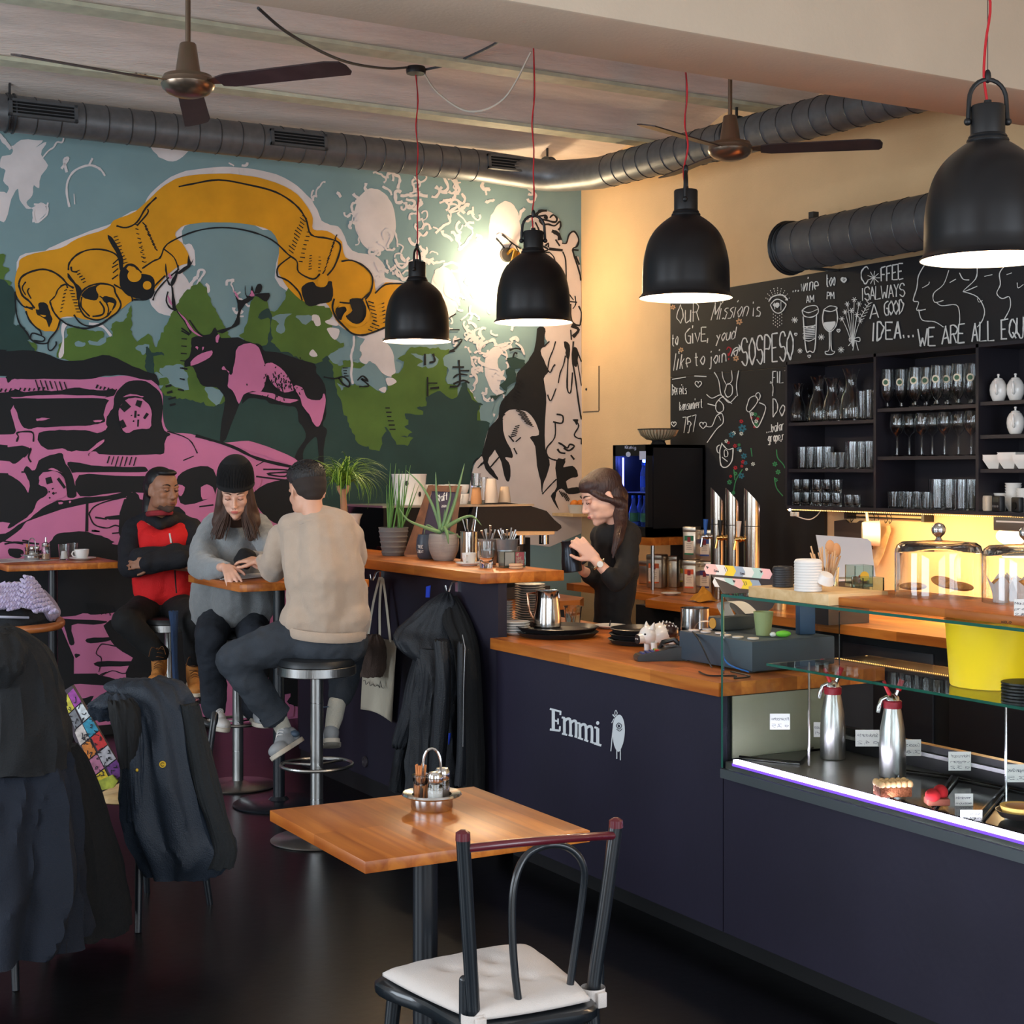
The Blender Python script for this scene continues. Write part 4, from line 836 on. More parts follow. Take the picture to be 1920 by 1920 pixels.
teapot(1872,1.945,'white round teapot, left of the pair on the top right shelf',.07); teapot(1904,1.945,'white round teapot, right of the pair on the top right shelf',.10)
teapot(1904,1.785,'white round teapot alone on the second right shelf',.07)
# square bowls, cup stacks
def sq_bowl_stack(px,z,n,lb,s):
 X=XS+.07; y=ysx(px,X)
 for k in range(n):
  mb=MB(); a=.028*s; b=.052*s; h=.05*s
  mb.add([(-a,-a,0),(a,-a,0),(a,a,0),(-a,a,0),(-b,-b,h),(b,-b,h),(b,b,h),(-b,b,h),(-b+.004,-b+.004,h),(b-.004,-b+.004,h),(b-.004,b-.004,h),(-b+.004,b-.004,h),(-a,-a,.005),(a,-a,.005),(a,a,.005),(-a,a,.005)],
    [(0,3,2,1),(0,1,5,4),(1,2,6,5),(2,3,7,6),(3,0,4,7),(4,5,9,8),(5,6,10,9),(6,7,11,10),(7,4,8,11),(8,9,13,12),(9,10,14,13),(10,11,15,14),(11,8,12,15),(12,13,14,15)])
  o=mb.build('square_bowl',M_white,smooth=False); o.location=(X,y,z+.001+k*.008*s); o.rotation_euler=(0,0,.2)
  tag(o,'%s, %s' % (lb,'bottom of the stack' if k==0 else 'top of the stack' if k==n-1 else ordn[k]+' from the bottom'),'bowl','square white bowls on the right shelf')
sq_bowl_stack(1868,1.622,4,'white square bowl in the left stack on the third right shelf',.9); sq_bowl_stack(1897,1.622,5,'white square bowl in the middle stack on the third right shelf',.95); sq_bowl_stack(1924,1.622,4,'white square bowl in the right stack on the third right shelf',.9)
cup0=None
for px,n,wh in ((1877,5,'short left'),(1900,9,'tall'),(1921,7,'right')):
 X=XS+.06
 for k in range(n):
  lb='white cup in the %s stack on the bottom right shelf, %s' % (wh,'bottom' if k==0 else 'top' if k==n-1 else ordn[k]+' from the bottom')
  if cup0 is None:
   cup0=MB().lathe(hollow([(.024,0),(.028,.01),(.038,.03),(.04,.036)],.003,.004),n=20).build('stacked_cup',M_white); o=cup0
  else: o=cup0.copy(); COL.objects.link(o)
  tag(o,lb,'cup','stacked white cups'); o.location=(X+.08,ysx(px,X+.08),1.419+k*.0125)
for px,w,h,m,lb,nm,dd in ((1850,.06,.075,mat('cream_plastic',(214,200,180),.5),'small cream plastic box at the left of the bottom right shelf','plastic_box',.04),(1872,.075,.075,M_dkplastic,'black kitchen timer with small display on the bottom right shelf','kitchen_timer',.02),(1908,.07,.07,M_dkplastic,'rounded black gadget in front of the cup stacks','black_gadget',.02)):
 X=XS+dd; t=thing(nm,lb,nm.split('_')[-1],(X,ysx(px,X),1.419),-.3)
 MB().box(-.015,.015,-w/2,w/2,0,h,.006).build('body',m,t)
 if 'timer' in nm:
  MB().box(-.0165,-.015,-w/2+.012,w/2-.012,.045,.067).build('display',mat('lcd',(60,66,62),.3),t,smooth=False)
  for k in range(3): MB().tube([(-.0185,-.02+.02*k,.025),(-.015,-.02+.02*k,.025)],.006,10).build('button',mat('grey_button',(110,110,110),.5),t)
 elif 'gadget' in nm: MB().tube([(-.02,0,.03),(-.015,0,.03)],.018,16).build('dial',mat('black_dial',(12,12,12),.3),t)
 else: MB().box(-.0162,-.015,-w/2+.01,w/2-.01,.01,h-.01,.0005).build('front_cover',m,t,smooth=False)

# ---------------------------------------------------------------- light chain under the shelf
wire=[(XS+.005,y,zb-.022) for y in (yA-.01,(yA+yC)/2,4.65)]
lc=thing('light_chain','thin chain of tiny warm lights along the underside of the shelf','fairy lights',(XS+.005,(yA+4.65)/2,zb-.025))
MB().tube(wire,.0018,5).build('wire',mat('clear_wire',(200,180,130),.4),lc,world=True)
mb=MB(); n=150
for i in range(n): mb.ell((XS+.003,lerp(yA-.01,4.65,i/n),zb-.024),.0026,.0026,.0026,5,3)
o=mb.build('tiny_bulb',mat('tiny_bulb_glow',(255,220,150),.4,emit=(255,196,110),estr=5),lc,world=True); o['kind']='stuff'
area('shelf_strip_light',(XS+.04,(yA+4.3)/2-.25,zb-.03),(0,radians(-25),0),.05,2.0,15,(1.0,.68,.30))
# tiny bright lamp and plugs at the left end
pl=thing('cable_plug','white cable plugs dangling with a bright tiny light under the left end of the shelf','plug',tuple(onx(1490,962,XS)-Vector((0,0,.02))))
q=onx(1481,956,XS); MB().ell(q,.007,.007,.007,8,6).build('tiny_light',mat('white_led',(255,255,255),.3,emit=(235,215,255),estr=30),pl,world=True)
for px in (1486,1494):
 q=onx(px,964,XS); MB().box(q.x-.008,q.x+.008,q.y-.012,q.y+.012,q.z-.012,q.z+.012,.003).build('plug_block',mat('plug_white',(225,222,210),.5),pl,world=True)
MB().tube(catmull([onx(1481,956,XS),onx(1490,966,XS),onx(1515,974,XS+.05),onx(1530,968,XS+.1),onx(1540,956,XS+.15)],5),.003,6).build('cord',MATS['plug_white'],pl,world=True)
# ================================================================ counters, glass case and everything on them
M_navy=mat('navy_laminate',(34,30,49),rough=0.5,var=0.12,vscale=2.5,bump=0.05)
M_navyd=mat('navy_side',(29,26,42),rough=0.55,var=0.1,vscale=3)
MXZ=Matrix(((1,0,0,0),(0,0,1,0),(0,1,0,0),(0,0,0,1)))
MYZ=Matrix(((0,0,1,0),(1,0,0,0),(0,1,0,0),(0,0,0,1)))
ZC=0.913; ZH=1.185; ZB=0.87
def lathe_thing(name,label,cat,prof,loc,m,group=None,n=24,part='body'):
 t=thing(name,label,cat,loc,0,group); MB().lathe(prof,n=n).build(part,m,t); return t
fc_=thing('front_counter','navy front counter with a wooden edge and a white shop sign on its panel','counter',(3.5,5.0,0))
MB().box(3.13,3.15,4.075,5.62,0.085,0.866).build('front_panel',M_navy,fc_,world=True,smooth=False)
MB().box(3.13,3.15,1.9,4.07,0.085,0.60).build('front_panel',M_navy,fc_,world=True,smooth=False)
MB().box(3.2,3.22,1.9,5.6,0,0.085).build('kick_board',M_black,fc_,world=True,smooth=False)
MB().box(3.155,3.8,4.08,5.6,0.09,0.866).box(3.21,3.8,5.6,7.3,0.09,0.866).box(3.155,3.8,1.9,4.08,0.09,0.60).build('carcass',mat('carcass_dark',(28,27,34),.6),fc_,world=True,smooth=False)
MB().prism([(3.105,4.065),(3.84,4.065),(3.84,7.34),(3.20,7.34),(3.20,5.628),(3.105,5.628)],0.868,ZC).build('worktop',M_woody,fc_,world=True,smooth=False)
hb=thing('high_bar','navy high bar with a wooden top carrying plants and cups','bar counter',(3.2,6.8,0))
MB().box(3.15,3.192,5.64,7.88,0.09,1.138).build('side_panel',M_navyd,hb,world=True,smooth=False)
MB().box(3.16,3.18,5.66,7.88,0,0.09).build('kick_board',M_black,hb,world=True,smooth=False)
MB().box(3.06,3.47,5.63,7.9,1.14,ZH,.003).build('worktop',M_woody,hb,world=True)
MB().box(3.3,3.42,7.0,7.86,0.914,1.138).build('support',M_navyd,hb,world=True,smooth=False)
# socket low on the bar side
so=onx(686,1428,3.15); sk=thing('wall_socket','small dark round socket low on the side of the high bar','socket',(3.147,so.y,so.z))
MB().lathe([(0,0),(.028,0),(.026,.008),(.02,.008),(.018,.003),(0,.003)],M=Matrix.Rotation(-pi/2,3,'Y')).build('body',mat('socket_dark',(60,55,60),.4),sk)
# hook row under bar top
for px,c in ((855,(200,200,200)),(712,(190,180,160))):
 p=onx(px,1100,3.14); h=thing('coat_hook','small metal coat hook under the edge of the high bar, %s one' % ('right' if px > 800 else 'left'),'hook',(3.12,p.y,1.08),0,'coat hooks under the high bar')
 MB().tube([(0.03,0,.05),(0,0,.04),(-.015,0,.0),(-.03,0,.005),(-.035,0,.03)],.005,6).build('prong',M_chrome,h)
 MB().box(.022,.0295,-.012,.012,.0,.058).build('plate',M_chrome,h,smooth=False)

# sign: Emmi + character with one eye (flat print on the panel)
Xp=3.128; fp=lambda x,y: onx(x,y,Xp)
E4=crop(900,1040,3.84); sg=MB()
for P,w in ((E4(503,1110,580,1130),3.6),(E4(528,1115,528,1262),6),(E4(503,1258,575,1268),4),(E4(528,1192,562,1200),3.4),(E4(580,1125,578,1155),3.4),(E4(562,1180,562,1222),3),(E4(576,1235,574,1270),3.4),
    (E4(588,1172,612,1176),3.6),(E4(608,1176,608,1290),5.2),(E4(590,1288,628,1298),3.6),(E4(608,1200,630,1182,650,1195,652,1300),5),(E4(638,1298,668,1306),3.6),(E4(652,1212,676,1196,692,1212,692,1312),5),(E4(680,1308,700,1314),3.6),
    (E4(700,1212,722,1216),3.6),(E4(720,1216,720,1328),5.2),(E4(704,1318,742,1330),3.6),(E4(720,1236,742,1222,762,1238,764,1340),5),(E4(750,1332,780,1344),3.6),(E4(764,1250,788,1236,806,1252,806,1352),5),(E4(794,1346,820,1356),3.6),
    (E4(824,1242,850,1250),3.8),(E4(848,1250,848,1366),6),(E4(822,1358,874,1374),4.4)):
 paint_line(sg,P,w,fp,smooth=4)
paint_poly(sg,ellp(900+848/3.84,1040+1212/3.84,3.1,3.6),fp,0)
s_=sg.build('sign_lettering',mat('sign_white',(222,228,232),.6),fc_,world=True,smooth=False,weld=False); s_['kind']='stuff'
em=MB(); paint_poly(em,E4(985,1160,1005,1152,1025,1170,1040,1220,1042,1290,1030,1360,1005,1415,985,1412,965,1370,955,1300,958,1220,970,1180),fp,3)
for P,w in ((E4(985,1400,985,1470),1.8),(E4(1010,1400,1010,1480),1.8),(E4(960,1240,950,1330,942,1415),1.8),(E4(978,1118,970,1140,978,1160,988,1140,978,1118),1.3),(E4(955,1150,972,1170),2.2),(E4(966,1180,948,1212),1.4)): paint_line(em,P,w,fp)
em.build('sign_emblem',MATS['sign_white'],fc_,world=True,smooth=False,weld=False)['kind']='stuff'
Xq=3.1272; fq=lambda x,y: onx(x,y,Xq)
ey=MB(); paint_line(ey,E4(980,1232,998,1212,1020,1232,1000,1256,980,1232),1.4,fq); paint_line(ey,E4(982,1255,1005,1270,1024,1252),1.2,fq); paint_poly(ey,E4(990,1232,1000,1220,1010,1234,1000,1248),fq,0)
ey.build('sign_eye',mat('sign_dark',(30,28,50),.6),fc_,world=True,smooth=False,weld=False)['kind']='stuff'

# ---------------------------------------------------------------- glass display case
gc=thing('display_case','glass cake display case with a glowing light strip along its lower front edge','display case',(3.45,3.0,0.6))
M_pane=mat('pane_glass',(249,254,252),rough=0.0,trans=1.0,ior=1.12)
M_edge=mat('glass_edge_green',(38,96,82),rough=0.1,coat=0.5)
def pane(n,*a,par=gc): return MB().box(*a).build(n,M_pane,par,world=True,smooth=False)
G0,G1=3.112,3.62; gy0,gy1=1.95,4.058; gz0,gz1=0.635,1.208
pane('front_pane',G0,G0+.006,gy0,gy1,gz0,gz1-.008)
pane('end_pane',G0+.008,G1,gy1-.006,gy1,gz0,gz1-.008)
pane('top_pane',G0,G1,gy0,gy1,gz1-.007,gz1)
def edge(*a): return MB().box(*a).build('glass_edge',M_edge,gc,world=True,smooth=False)
edge(G0-.0012,G0-.0002,gy0,gy1,gz1-.0085,gz1); edge(G0-.0012,G0+.0065,gy1,gy1+.0012,gz0,gz1); edge(G0+.0065,G1,gy1+.0002,gy1+.0012,gz1-.0085,gz1)
edge(G0-.0012,G0-.0004,gy1-.008,gy1,gz0,gz1-.009)
pane('glass_shelf',G0+.03,G1-.04,gy0,3.86,0.992,0.999)
edge(G0+.0285,G0+.0298,gy0,3.86,0.9915,0.9995)
MB().tube([(3.3,3.84,.66),(3.3,3.84,.99)],.004,6).build('shelf_post',M_chrome,gc,world=True)
MB().tube([(3.5,3.2,.66),(3.5,3.2,1.19)],.004,6).build('shelf_post',M_chrome,gc,world=True)
MB().box(3.16,3.62,4.0595,4.064,.66,.866).build('end_board',mat('end_board_beige',(150,146,124),.6),gc,world=True,smooth=False)
M_deck=mat('case_deck',(128,126,120),rough=0.3,metal=0.7,var=.1,vscale=10)
MB().box(G0+.01,G1+.1,gy0,gy1-.01,.61,.655).build('deck',M_deck,gc,world=True,smooth=False)
MB().box(3.60,3.63,gy0,gy1-.01,.656,.735).build('back_rail',mat('rail_black',(30,30,32),.3),gc,world=True,smooth=False)
MB().box(3.585,3.6,gy0,gy1-.02,.70,.712).build('back_trim',M_steel,gc,world=True,smooth=False)
MB().box(3.106,3.13,gy0,gy1,.602,.632).build('lower_frame',mat('frame_grey',(110,118,122),.3,metal=.6),gc,world=True,smooth=False)
MB().box(3.122,3.14,gy0,gy1-.05,.655,.668).build('light_strip',mat('case_led',(235,225,255),.4,emit=(226,214,255),estr=9),gc,world=True,smooth=False)
MB().box(3.118,3.1215,gy0,gy1-.05,.648,.656).build('strip_fringe',mat('fringe_glow_violet',(120,90,200),.4,emit=(120,80,220),estr=1.2),gc,world=True,smooth=False)  # violet fringe around the strip's light, added as a glowing bar
area('case_light',(3.15,3.0,.675),(0,radians(180+35),0),.02,2.0,2.2,(.92,.88,1.0))

# worktop behind the case (lower prep counter) is the back counter
bc_=thing('back_counter','wooden worktop on dark cupboards along the cream wall behind the bar','counter',(5.4,5.0,0))
MB().prism([(5.05,1.9),(5.915,1.9),(5.915,8.6),(5.32,8.6),(5.3,7.5),(5.22,7.42),(5.05,7.3)],ZB-.045,ZB).build('worktop',M_woody,bc_,world=True,smooth=False)
MB().box(5.12,5.91,1.9,7.5,0,ZB-.047).build('cupboard',mat('cupboard_dark',(26,26,30),.5),bc_,world=True,smooth=False)
for y in (2.6,3.3,4.0,4.7,5.4,6.1,6.8): MB().box(5.108,5.119,y-.3,y+.3,.12,.78,.002).build('cupboard_door',mat('cupboard_front',(38,36,42),.4),bc_,world=True)
sc=thing('coffee_counter','short wooden worktop across the end of the bar under the espresso machine','counter',(4.1,8.2,0))
MB().prism([(3.5,7.45),(4.70,7.45),(4.82,7.6),(4.82,8.9),(3.5,8.9)],ZB-.05,ZB).build('worktop',M_wood,sc,world=True,smooth=False)
MB().box(3.55,4.7,7.55,8.9,0,ZB-.052).build('cupboard',MATS['cupboard_dark'],sc,world=True,smooth=False)

# ---------------------------------------------------------------- espresso machine
YE=7.62
def X_(px,y=YE): return ony(px,900,y).x
def Z_(py,px=900,y=YE): return ony(px,py,y).z
es=thing('espresso_machine','black espresso machine with a humped cover and a cup rail on top','coffee machine',(X_(950),7.85,ZB))
hump=[ony(px,py,YE) for px,py in ((880,1010),(878,985),(888,948),(915,943),(950,942),(990,947),(1025,958),(1040,975),(1052,985),(1053,990),(1045,996),(960,996),(935,1004),(920,1050),(905,1080),(885,1085))]
MB().prism([(p.x,p.z) for p in hump],YE,8.1,MXZ).build('cover',mat('machine_black',(20,21,25),.45),es,world=True)
a=X_(722); b=X_(884)
MB().box(a,b,YE+.02,8.12,Z_(1060),Z_(950)).build('side_body',mat('machine_glossy',(40,40,44),.06,metal=.9),es,world=True,smooth=False)
MB().box(a-.02,X_(1000),YE-.01,8.14,Z_(950),Z_(946)).build('cup_tray',M_steel,es,world=True,smooth=False)
MB().box(X_(935),X_(1045),YE+.03,8.05,Z_(1006),Z_(996)).build('group_plate',M_steel,es,world=True,smooth=False)
MB().box(a+.03,X_(1040),YE+.05,8.05,ZB+.002,ZB+.07).build('drip_base',M_dkplastic,es,world=True,smooth=False)
MB().box(X_(930),X_(1030),YE+.3,8.08,ZB+.07,Z_(1004)).build('back_body',M_dkplastic,es,world=True,smooth=False)
for px in (975,1020): MB().tube([ony(px,1003,YE+.15),ony(px,1020,YE+.15)],.03,16).build('group_head',M_chrome,es,world=True)
MB().tube([ony(880,1070,YE-.005),ony(895,948,YE-.005)],.004,6).build('trim_rod',M_chrome,es,world=True)
ztray=Z_(946)+.001
def on_tray(px,dy=0.06):
 p=ony(px,940,YE+dy); return (p.x,YE+dy,ztray)
# big white sugar-like ceramic bucket with black emblems
bk=thing('ceramic_bucket','tall white ceramic bucket with black emblems on top of the espresso machine','bucket',on_tray(767,.14))
MB().lathe([(0,0),(.082,0),(.088,.06),(.097,.16),(.1,.172),(.094,.172),(.086,.06),(0,.02)],n=32).build('body',M_white,bk)
for a_,z_ in ((-2.15,.12),(-1.35,.06)):
 mb=MB(); vs=[]
 for i in range(12): q=2*pi*i/12; r=.0935+z_*.05; aa=a_+cos(q)*.1; vs.append((cos(aa)*r,sin(aa)*r,z_+sin(q)*.015))
 mb.add(vs,[list(range(12))]); mb.build('emblem',mat('emblem_black',(30,30,32),.5),bk)
def mug(px,dy,lb,r=.032,h=.055,m=None,z=None,name='coffee_cup',loc=None,rot=-2.2,group=None):
 t=thing(name,lb,'cup',loc or on_tray(px,dy),rot,group)
 MB().lathe(hollow([(r*.62,0),(r*.75,.006),(r*.97,h*.6),(r,h)],.003,.005),n=22).build('body',m or M_white,t)
 MB().tube([(r*.93,0,h*.82),(r*1.35,0,h*.8),(r*1.5,0,h*.55),(r*1.3,0,h*.3),(r*.8,0,h*.22)],.004,6).build('handle',m or M_white,t)
 return t
for i,(px,dy) in enumerate(((806,.2),(833,.08),(845,.26),(868,.1))):
 mug(px,dy,'white cup on top of the espresso machine, %s' % row(4)[i],.036,.06,group='cups on the espresso machine')
 p=on_tray(px,dy); 
 mug(px,dy,'white cup stacked on another on the espresso machine, %s' % row(4)[i],.036,.05,loc=(p[0],p[1],p[2]+.0615),group='upper cups on the espresso machine')
def cone_stack(px,dy,n,lb,m,s=1.0,z0=None,dz=.009,grp='paper cups on the espresso machine'):
 x,y,z=on_tray(px,dy); z=z0 or z; pr=None
 for k in range(n):
  t='bottom' if k==0 else 'top' if k==n-1 else ordn[min(k,9)]+' from bottom'
  if pr is None:
   pr=MB().lathe([(0.040*s,0),(.0405*s,.003),(.028*s,.095*s),(.026*s,.097*s),(0,.095*s)],n=22).build('paper_cup',m); o=pr
  else: o=pr.copy(); COL.objects.link(o)
  tag(o,lb+', '+t,'cup',grp); o.location=(x,y,z+k*dz)
cone_stack(893,.05,4,'brown paper cup in the left upturned stack',mat('kraft_paper',(196,142,96),.8),.8,None,.006)
cone_stack(921,.04,8,'white paper cup in the middle upturned stack',mat('paper_white',(232,214,196),.8),.95,None,.0075)
cone_stack(946,.07,2,'cream paper cup in the right upturned stack',mat('paper_cream',(226,200,172),.8),.92)
for i,px in enumerate((893,907)):
 x,y,z=on_tray(px,.05+.1*i)
 if i==0: z+=.076+.019
 t=glass_thing('drinking_glass','upturned clear glass on the brown paper cups' if i==0 else 'upturned clear glass behind the paper cup stacks','glass',[(.03,0),(.03,.01),(.026,.08)],None)
 t.location=(x,y,z+.001 if i==0 else z+.0); 
 if i: t.scale=(1,1,1.9)

# ---------------------------------------------------------------- things on the high bar
M_soil=mat('soil',(60,44,34),.95,bump=.5)
random.seed(11)
def leaf_blade(mb,base,dirx,L,w,droop,n=9,up=1.0):
 base=Vector(base); d=Vector(dirx); side=Vector((-d.y,d.x,0)).normalized(); vs=[]
 pos=base.copy(); ang=up
 for i in range(n+1):
  t=i/n; ww=w*(1-t)**.7*.5+.0004
  vs+=[pos+side*ww,pos+Vector((0,0,ww*.35)),pos-side*ww]
  pos=pos+(d*cos(ang)+Vector((0,0,1))*sin(ang))*(L/n); ang -= droop/n
 fs=[]
 for i in range(n): fs+=[(3*i,3*i+1,3*i+4,3*i+3),(3*i+1,3*i+2,3*i+5,3*i+4)]
 mb.add(vs,fs)
def P_(px,py): return onz(px,py,ZH)
pp=P_(645,1020); pp=Vector((3.27,7.32,ZH)) ; pp=Vector((xat(645,7.45,0),7.45,ZH))
pt=thing('ponytail_palm','ponytail palm with drooping grassy leaves in a white pot on the high bar','plant',(pp.x,pp.y,ZH))
MB().lathe([(0,0),(.06,0),(.065,.01),(.085,.17),(.095,.195),(.098,.2),(.09,.2),(.08,.17),(0,.165)],n=32).build('pot',M_white,pt)
MB().lathe([(0,.17),(.079,.17)],n=20).build('soil',M_soil,pt)
tm=mat('palm_trunk',(172,124,92),.9,bump=.6)
MB().tube([(0,0,.16),(.0,0,.22),(-.005,0,.3),(-.01,0,.33)],[.024,.018,.017,.02],12).tube([(-.005,0,.29),(-.03,0,.335),(-.034,0,.35)],[.012,.012,.01],8).tube([(-.005,0,.29),(.02,0,.33),(.026,0,.35)],[.012,.011,.009],8).build('trunk',tm,pt)
gm=[mat('palm_leaf',(122,160,50),.5),mat('palm_leaf_dark',(76,118,42),.5)]
def ponytail(n,m,seed):
 random.seed(seed)
 for i in range(n):
  mb=MB(); a=random.uniform(0,2*pi); tip=random.choice(((-.032,.35),(.025,.35),(-.01,.335)))
  leaf_blade(mb,(tip[0],0,tip[1]),(cos(a),sin(a),0),random.uniform(.2,.36),.007,random.uniform(1.6,3.3),9,random.uniform(.75,1.5))
  mb.build('leaf',m,pt)
ponytail(95,gm[0],1); ponytail(75,gm[1],2)
# chive-like plant in ribbed grey pot
p=P_(731,1042); c1=thing('onion_plant','upright thin-leaved green plant in a ribbed grey pot on the high bar','plant',(p.x+.02,p.y,ZH+.001))
pr=[(0,0),(.054,0),(.057,.004)]
for k in range(5): z=.012+k*.026; r=.058+k*.0035; pr+=[(r,z),(r+.003,z+.003),(r+.003,z+.008),(r,z+.011)]
pr+=[(.076,.142),(.07,.142),(.066,.125),(0,.122)]
MB().lathe(pr,n=32).build('pot',mat('ribbed_grey',(112,108,106),.85),c1)
MB().lathe([(0,.128),(.066,.128)],n=20).build('soil',M_soil,c1)
random.seed(4); cg=mat('chive_green',(88,134,62),.5)
for (dx,tx,hh) in ((-.03,-.025,.34),(-.028,-.022,.25),(-.02,-.01,.27),(-.025,.0,.34),(-.01,.03,.3),(-.018,.012,.24),(.03,.04,.28),(.032,.06,.25),(.03,.095,.33),(.034,.1,.24),(.036,.13,.23),(.03,.02,.31),(.028,.0,.2),(.035,.05,.33),(-.03,-.045,.23)):
 u=Vector((cos(-TH),sin(-TH),0)); y=random.uniform(-.02,.02); o_=Vector((0,0,0))
 mb=MB(); mb.tube([u*dx+Vector((0,y,.125)),u*lerp(dx,tx,.55)+Vector((0,y*1.4,.125+hh*.5)),u*tx+Vector((0,y*2,.125+hh))],[.0042,.0036,.0008],6); mb.build('leaf',cg,c1)
# framed sign on an easel
UV=Vector((cos(-TH),sin(-TH),0))
def quadbox(name,m,par,pts,th,nrm):
 """planar polygon (world points) given thickness along nrm"""
 n=len(pts); nrm=Vector(nrm).normalized()*th
 vs=[Vector(p) for p in pts]+[Vector(p)+nrm for p in pts]
 return MB().add(vs,[list(range(n))[::-1],list(range(n,2*n))]+[(i,(i+1) % n,(i+1) % n+n,i+n) for i in range(n)]).build(name,m,par,world=True,smooth=False)
fr=thing('easel_sign','dark chalk sign in a brown wooden frame leaning on the high bar behind the aloe','sign',tuple(P_(800,1037)+Vector((.03,0,.001))))
fa=lambda px,py: atf(px,py,7.62+(1045-py)*.0012)
M_fr=wood('walnut_frame',(126,84,60),(92,58,42),.5,1,'Z')
nf=Vector((sin(TH),cos(TH),0))
for pts in (((803,910),(812,909),(782,1040),(757,1040)),((803,910),(866,911),(864,923),(810,921)),((866,911),(856,911),(838,1036),(850,1036)),((768,1018),(842,1018),(840,1032),(764,1032))):
 quadbox('frame_bar',M_fr,fr,[fa(*q) for q in pts],.016,nf)
quadbox('board',mat('board_violet',(48,40,66),.6),fr,[fa(*q)+nf*.006 for q in ((810,920),(858,921),(842,1020),(786,1020))],.006,nf)
mb=MB(); ff=lambda x,y: fa(x,y)+nf*.003
write(mb,ff,'Staff',818,941,840,937,12,14,1.4,gap=.1); write(mb,ff,'2020',828,951,837,951,4,4,.8)
mb.build('lettering',M_chalk,fr,world=True,smooth=False,weld=False)['kind']='stuff'
# blue grey pot and aloe
p=P_(795,1049); bp=thing('blue_pot','dark blue-grey rounded pot with pale print between ribbed pot and aloe','pot',(p.x+.03,p.y+.03,ZH+.001))
MB().lathe([(0,0),(.036,0),(.045,.01),(.052,.05),(.05,.09),(.042,.118),(.038,.118),(.04,.1),(0,.095)],n=28).build('body',mat('blue_grey_glaze',(70,82,98),.4),bp)
mb=MB(); fb_=lambda x,y: atf(x,y,(Vector(bp.location)-O).dot(Vector((sin(TH),cos(TH),0)))-.054)
write(mb,fb_,'TEE',783,1027,793,1028,5,5,1.2,gap=.2); write(mb,fb_,'ZEIT',783,1036,794,1037,5,5,1.2,gap=.2); mb.build('print',M_chalk,bp,world=True,smooth=False,weld=False)['kind']='stuff'
p=P_(825,1052); al=thing('aloe_plant','aloe with long spreading leaves in a round pale stone pot on the high bar','plant',(p.x+.03,p.y+.02,ZH+.001))
MB().lathe([(0,0),(.045,0),(.055,.012),(.07,.05),(.074,.085),(.071,.118),(.068,.127),(.063,.127),(.062,.11),(0,.105)],n=36).build('pot',mat('stone_pot',(168,162,156),.9,bump=.5,bscale=60,var=.12,vscale=30,stretch=(.3,.3,6)),al)
MB().lathe([(0,.112),(.062,.112)],n=20).build('soil',M_soil,al)
ag=mat('aloe_green',(112,148,98),.45,var=.15,vscale=14)
fw=Vector((sin(TH),cos(TH),0)); cA=Vector(al.location)
def aleaf(pts,w,dep=0.0):
 P=catmull([atf(px,py,(cA-O).dot(fw)+dd) for px,py,dd in pts],5); n=len(P)
 MB().tube(P,[w*(1-(i/(n-1)))**.75+.0006 for i in range(n)],8).build('leaf',ag,al,world=True)
aleaf([(826,1000,0),(822,960,0),(818,920,-.01),(817,885,-.02)],.010); aleaf([(828,998,0),(812,950,.01),(790,910,.02),(762,882,.03)],.009)
aleaf([(832,996,0),(850,950,.02),(862,905,.03),(871,869,.03)],.011); aleaf([(829,990,0),(840,950,.0),(845,925,0),(841,902,0)],.007)
aleaf([(826,998,-.02),(800,990,-.03),(765,975,-.03),(748,952,-.03)],.010); aleaf([(828,994,-.02),(860,975,-.03),(885,968,-.04),(903,985,-.04)],.011)
aleaf([(836,996,-.01),(848,1000,-.02),(870,1012,-.03),(886,1025,-.03)],.008); aleaf([(834,990,-.05),(838,1000,-.09),(840,1012,-.1),(841,1020,-.1)],.010)
aleaf([(830,992,0),(832,975,0),(834,955,.01)],.006); aleaf([(826,1000,0),(812,990,.02),(800,985,.03),(795,1002,.03)],.006)
# espresso cup + saucer, glass, two buckets with cutlery etc.
def saucer(name,lb,loc,r=.06,m=None,cat='saucer',grp=None):
 t=thing(name,lb,cat,loc,0,grp); MB().lathe([(0,0),(r*.55,0),(r*.6,.003),(r,.012),(r,.015),(r*.62,.007),(0,.005)],n=30).build('body',m or M_white,t); return t
p=P_(872,1061); saucer('saucer','white saucer under the espresso cup on the high bar',(p.x+.02,p.y,ZH+.001))
mug(0,0,'white espresso cup on its saucer on the high bar beside the aloe',.033,.052,loc=(p.x+.02,p.y,ZH+.0065),rot=-2.4)
p=P_(902,1066); t=glass_thing('water_glass','clear faceted water glass at the front corner of the high bar','glass',[(.027,0),(.03,.01),(.031,.035),(.036,.05),(.04,.115)],None,n=10,base=.012); t.location=(p.x+.03,p.y+.01,ZH+.001)
M_zinc=mat('zinc',(150,158,164),.45,metal=.7,var=.1,vscale=30)
def bucket(lb,px,py,s=1.0,off=(0,0),cut=True,seed=0):
 p=P_(px,py); t=thing('zinc_bucket',lb,'bucket',(p.x+off[0],p.y+off[1],ZH+.001),0,'zinc cutlery buckets')
 MB().lathe([(0,0),(.034*s,0),(.036*s,.006),(.04*s,.06*s),(.0425*s,.063*s),(.041*s,.07*s),(.0435*s,.073*s),(.047*s,.112*s),(.05*s,.115*s),(.046*s,.115*s),(.038*s,.06*s),(0,.01)],n=26).build('body',M_zinc,t)
 random.seed(seed)
 if cut:
  for k in range(11):
   a=random.uniform(0,6.28); r0=.012; r1=random.uniform(.02,.045)
   b0=Vector((cos(a)*-r0,sin(a)*-r0,.03)); b1=Vector((cos(a)*r1,sin(a)*r1,random.uniform(.14,.18)))
   MB().tube([b0,lerp(b0,b1,.8),b1],[.0022,.003,.0055],6).build('spoon_handle',M_steel,t)
 return t
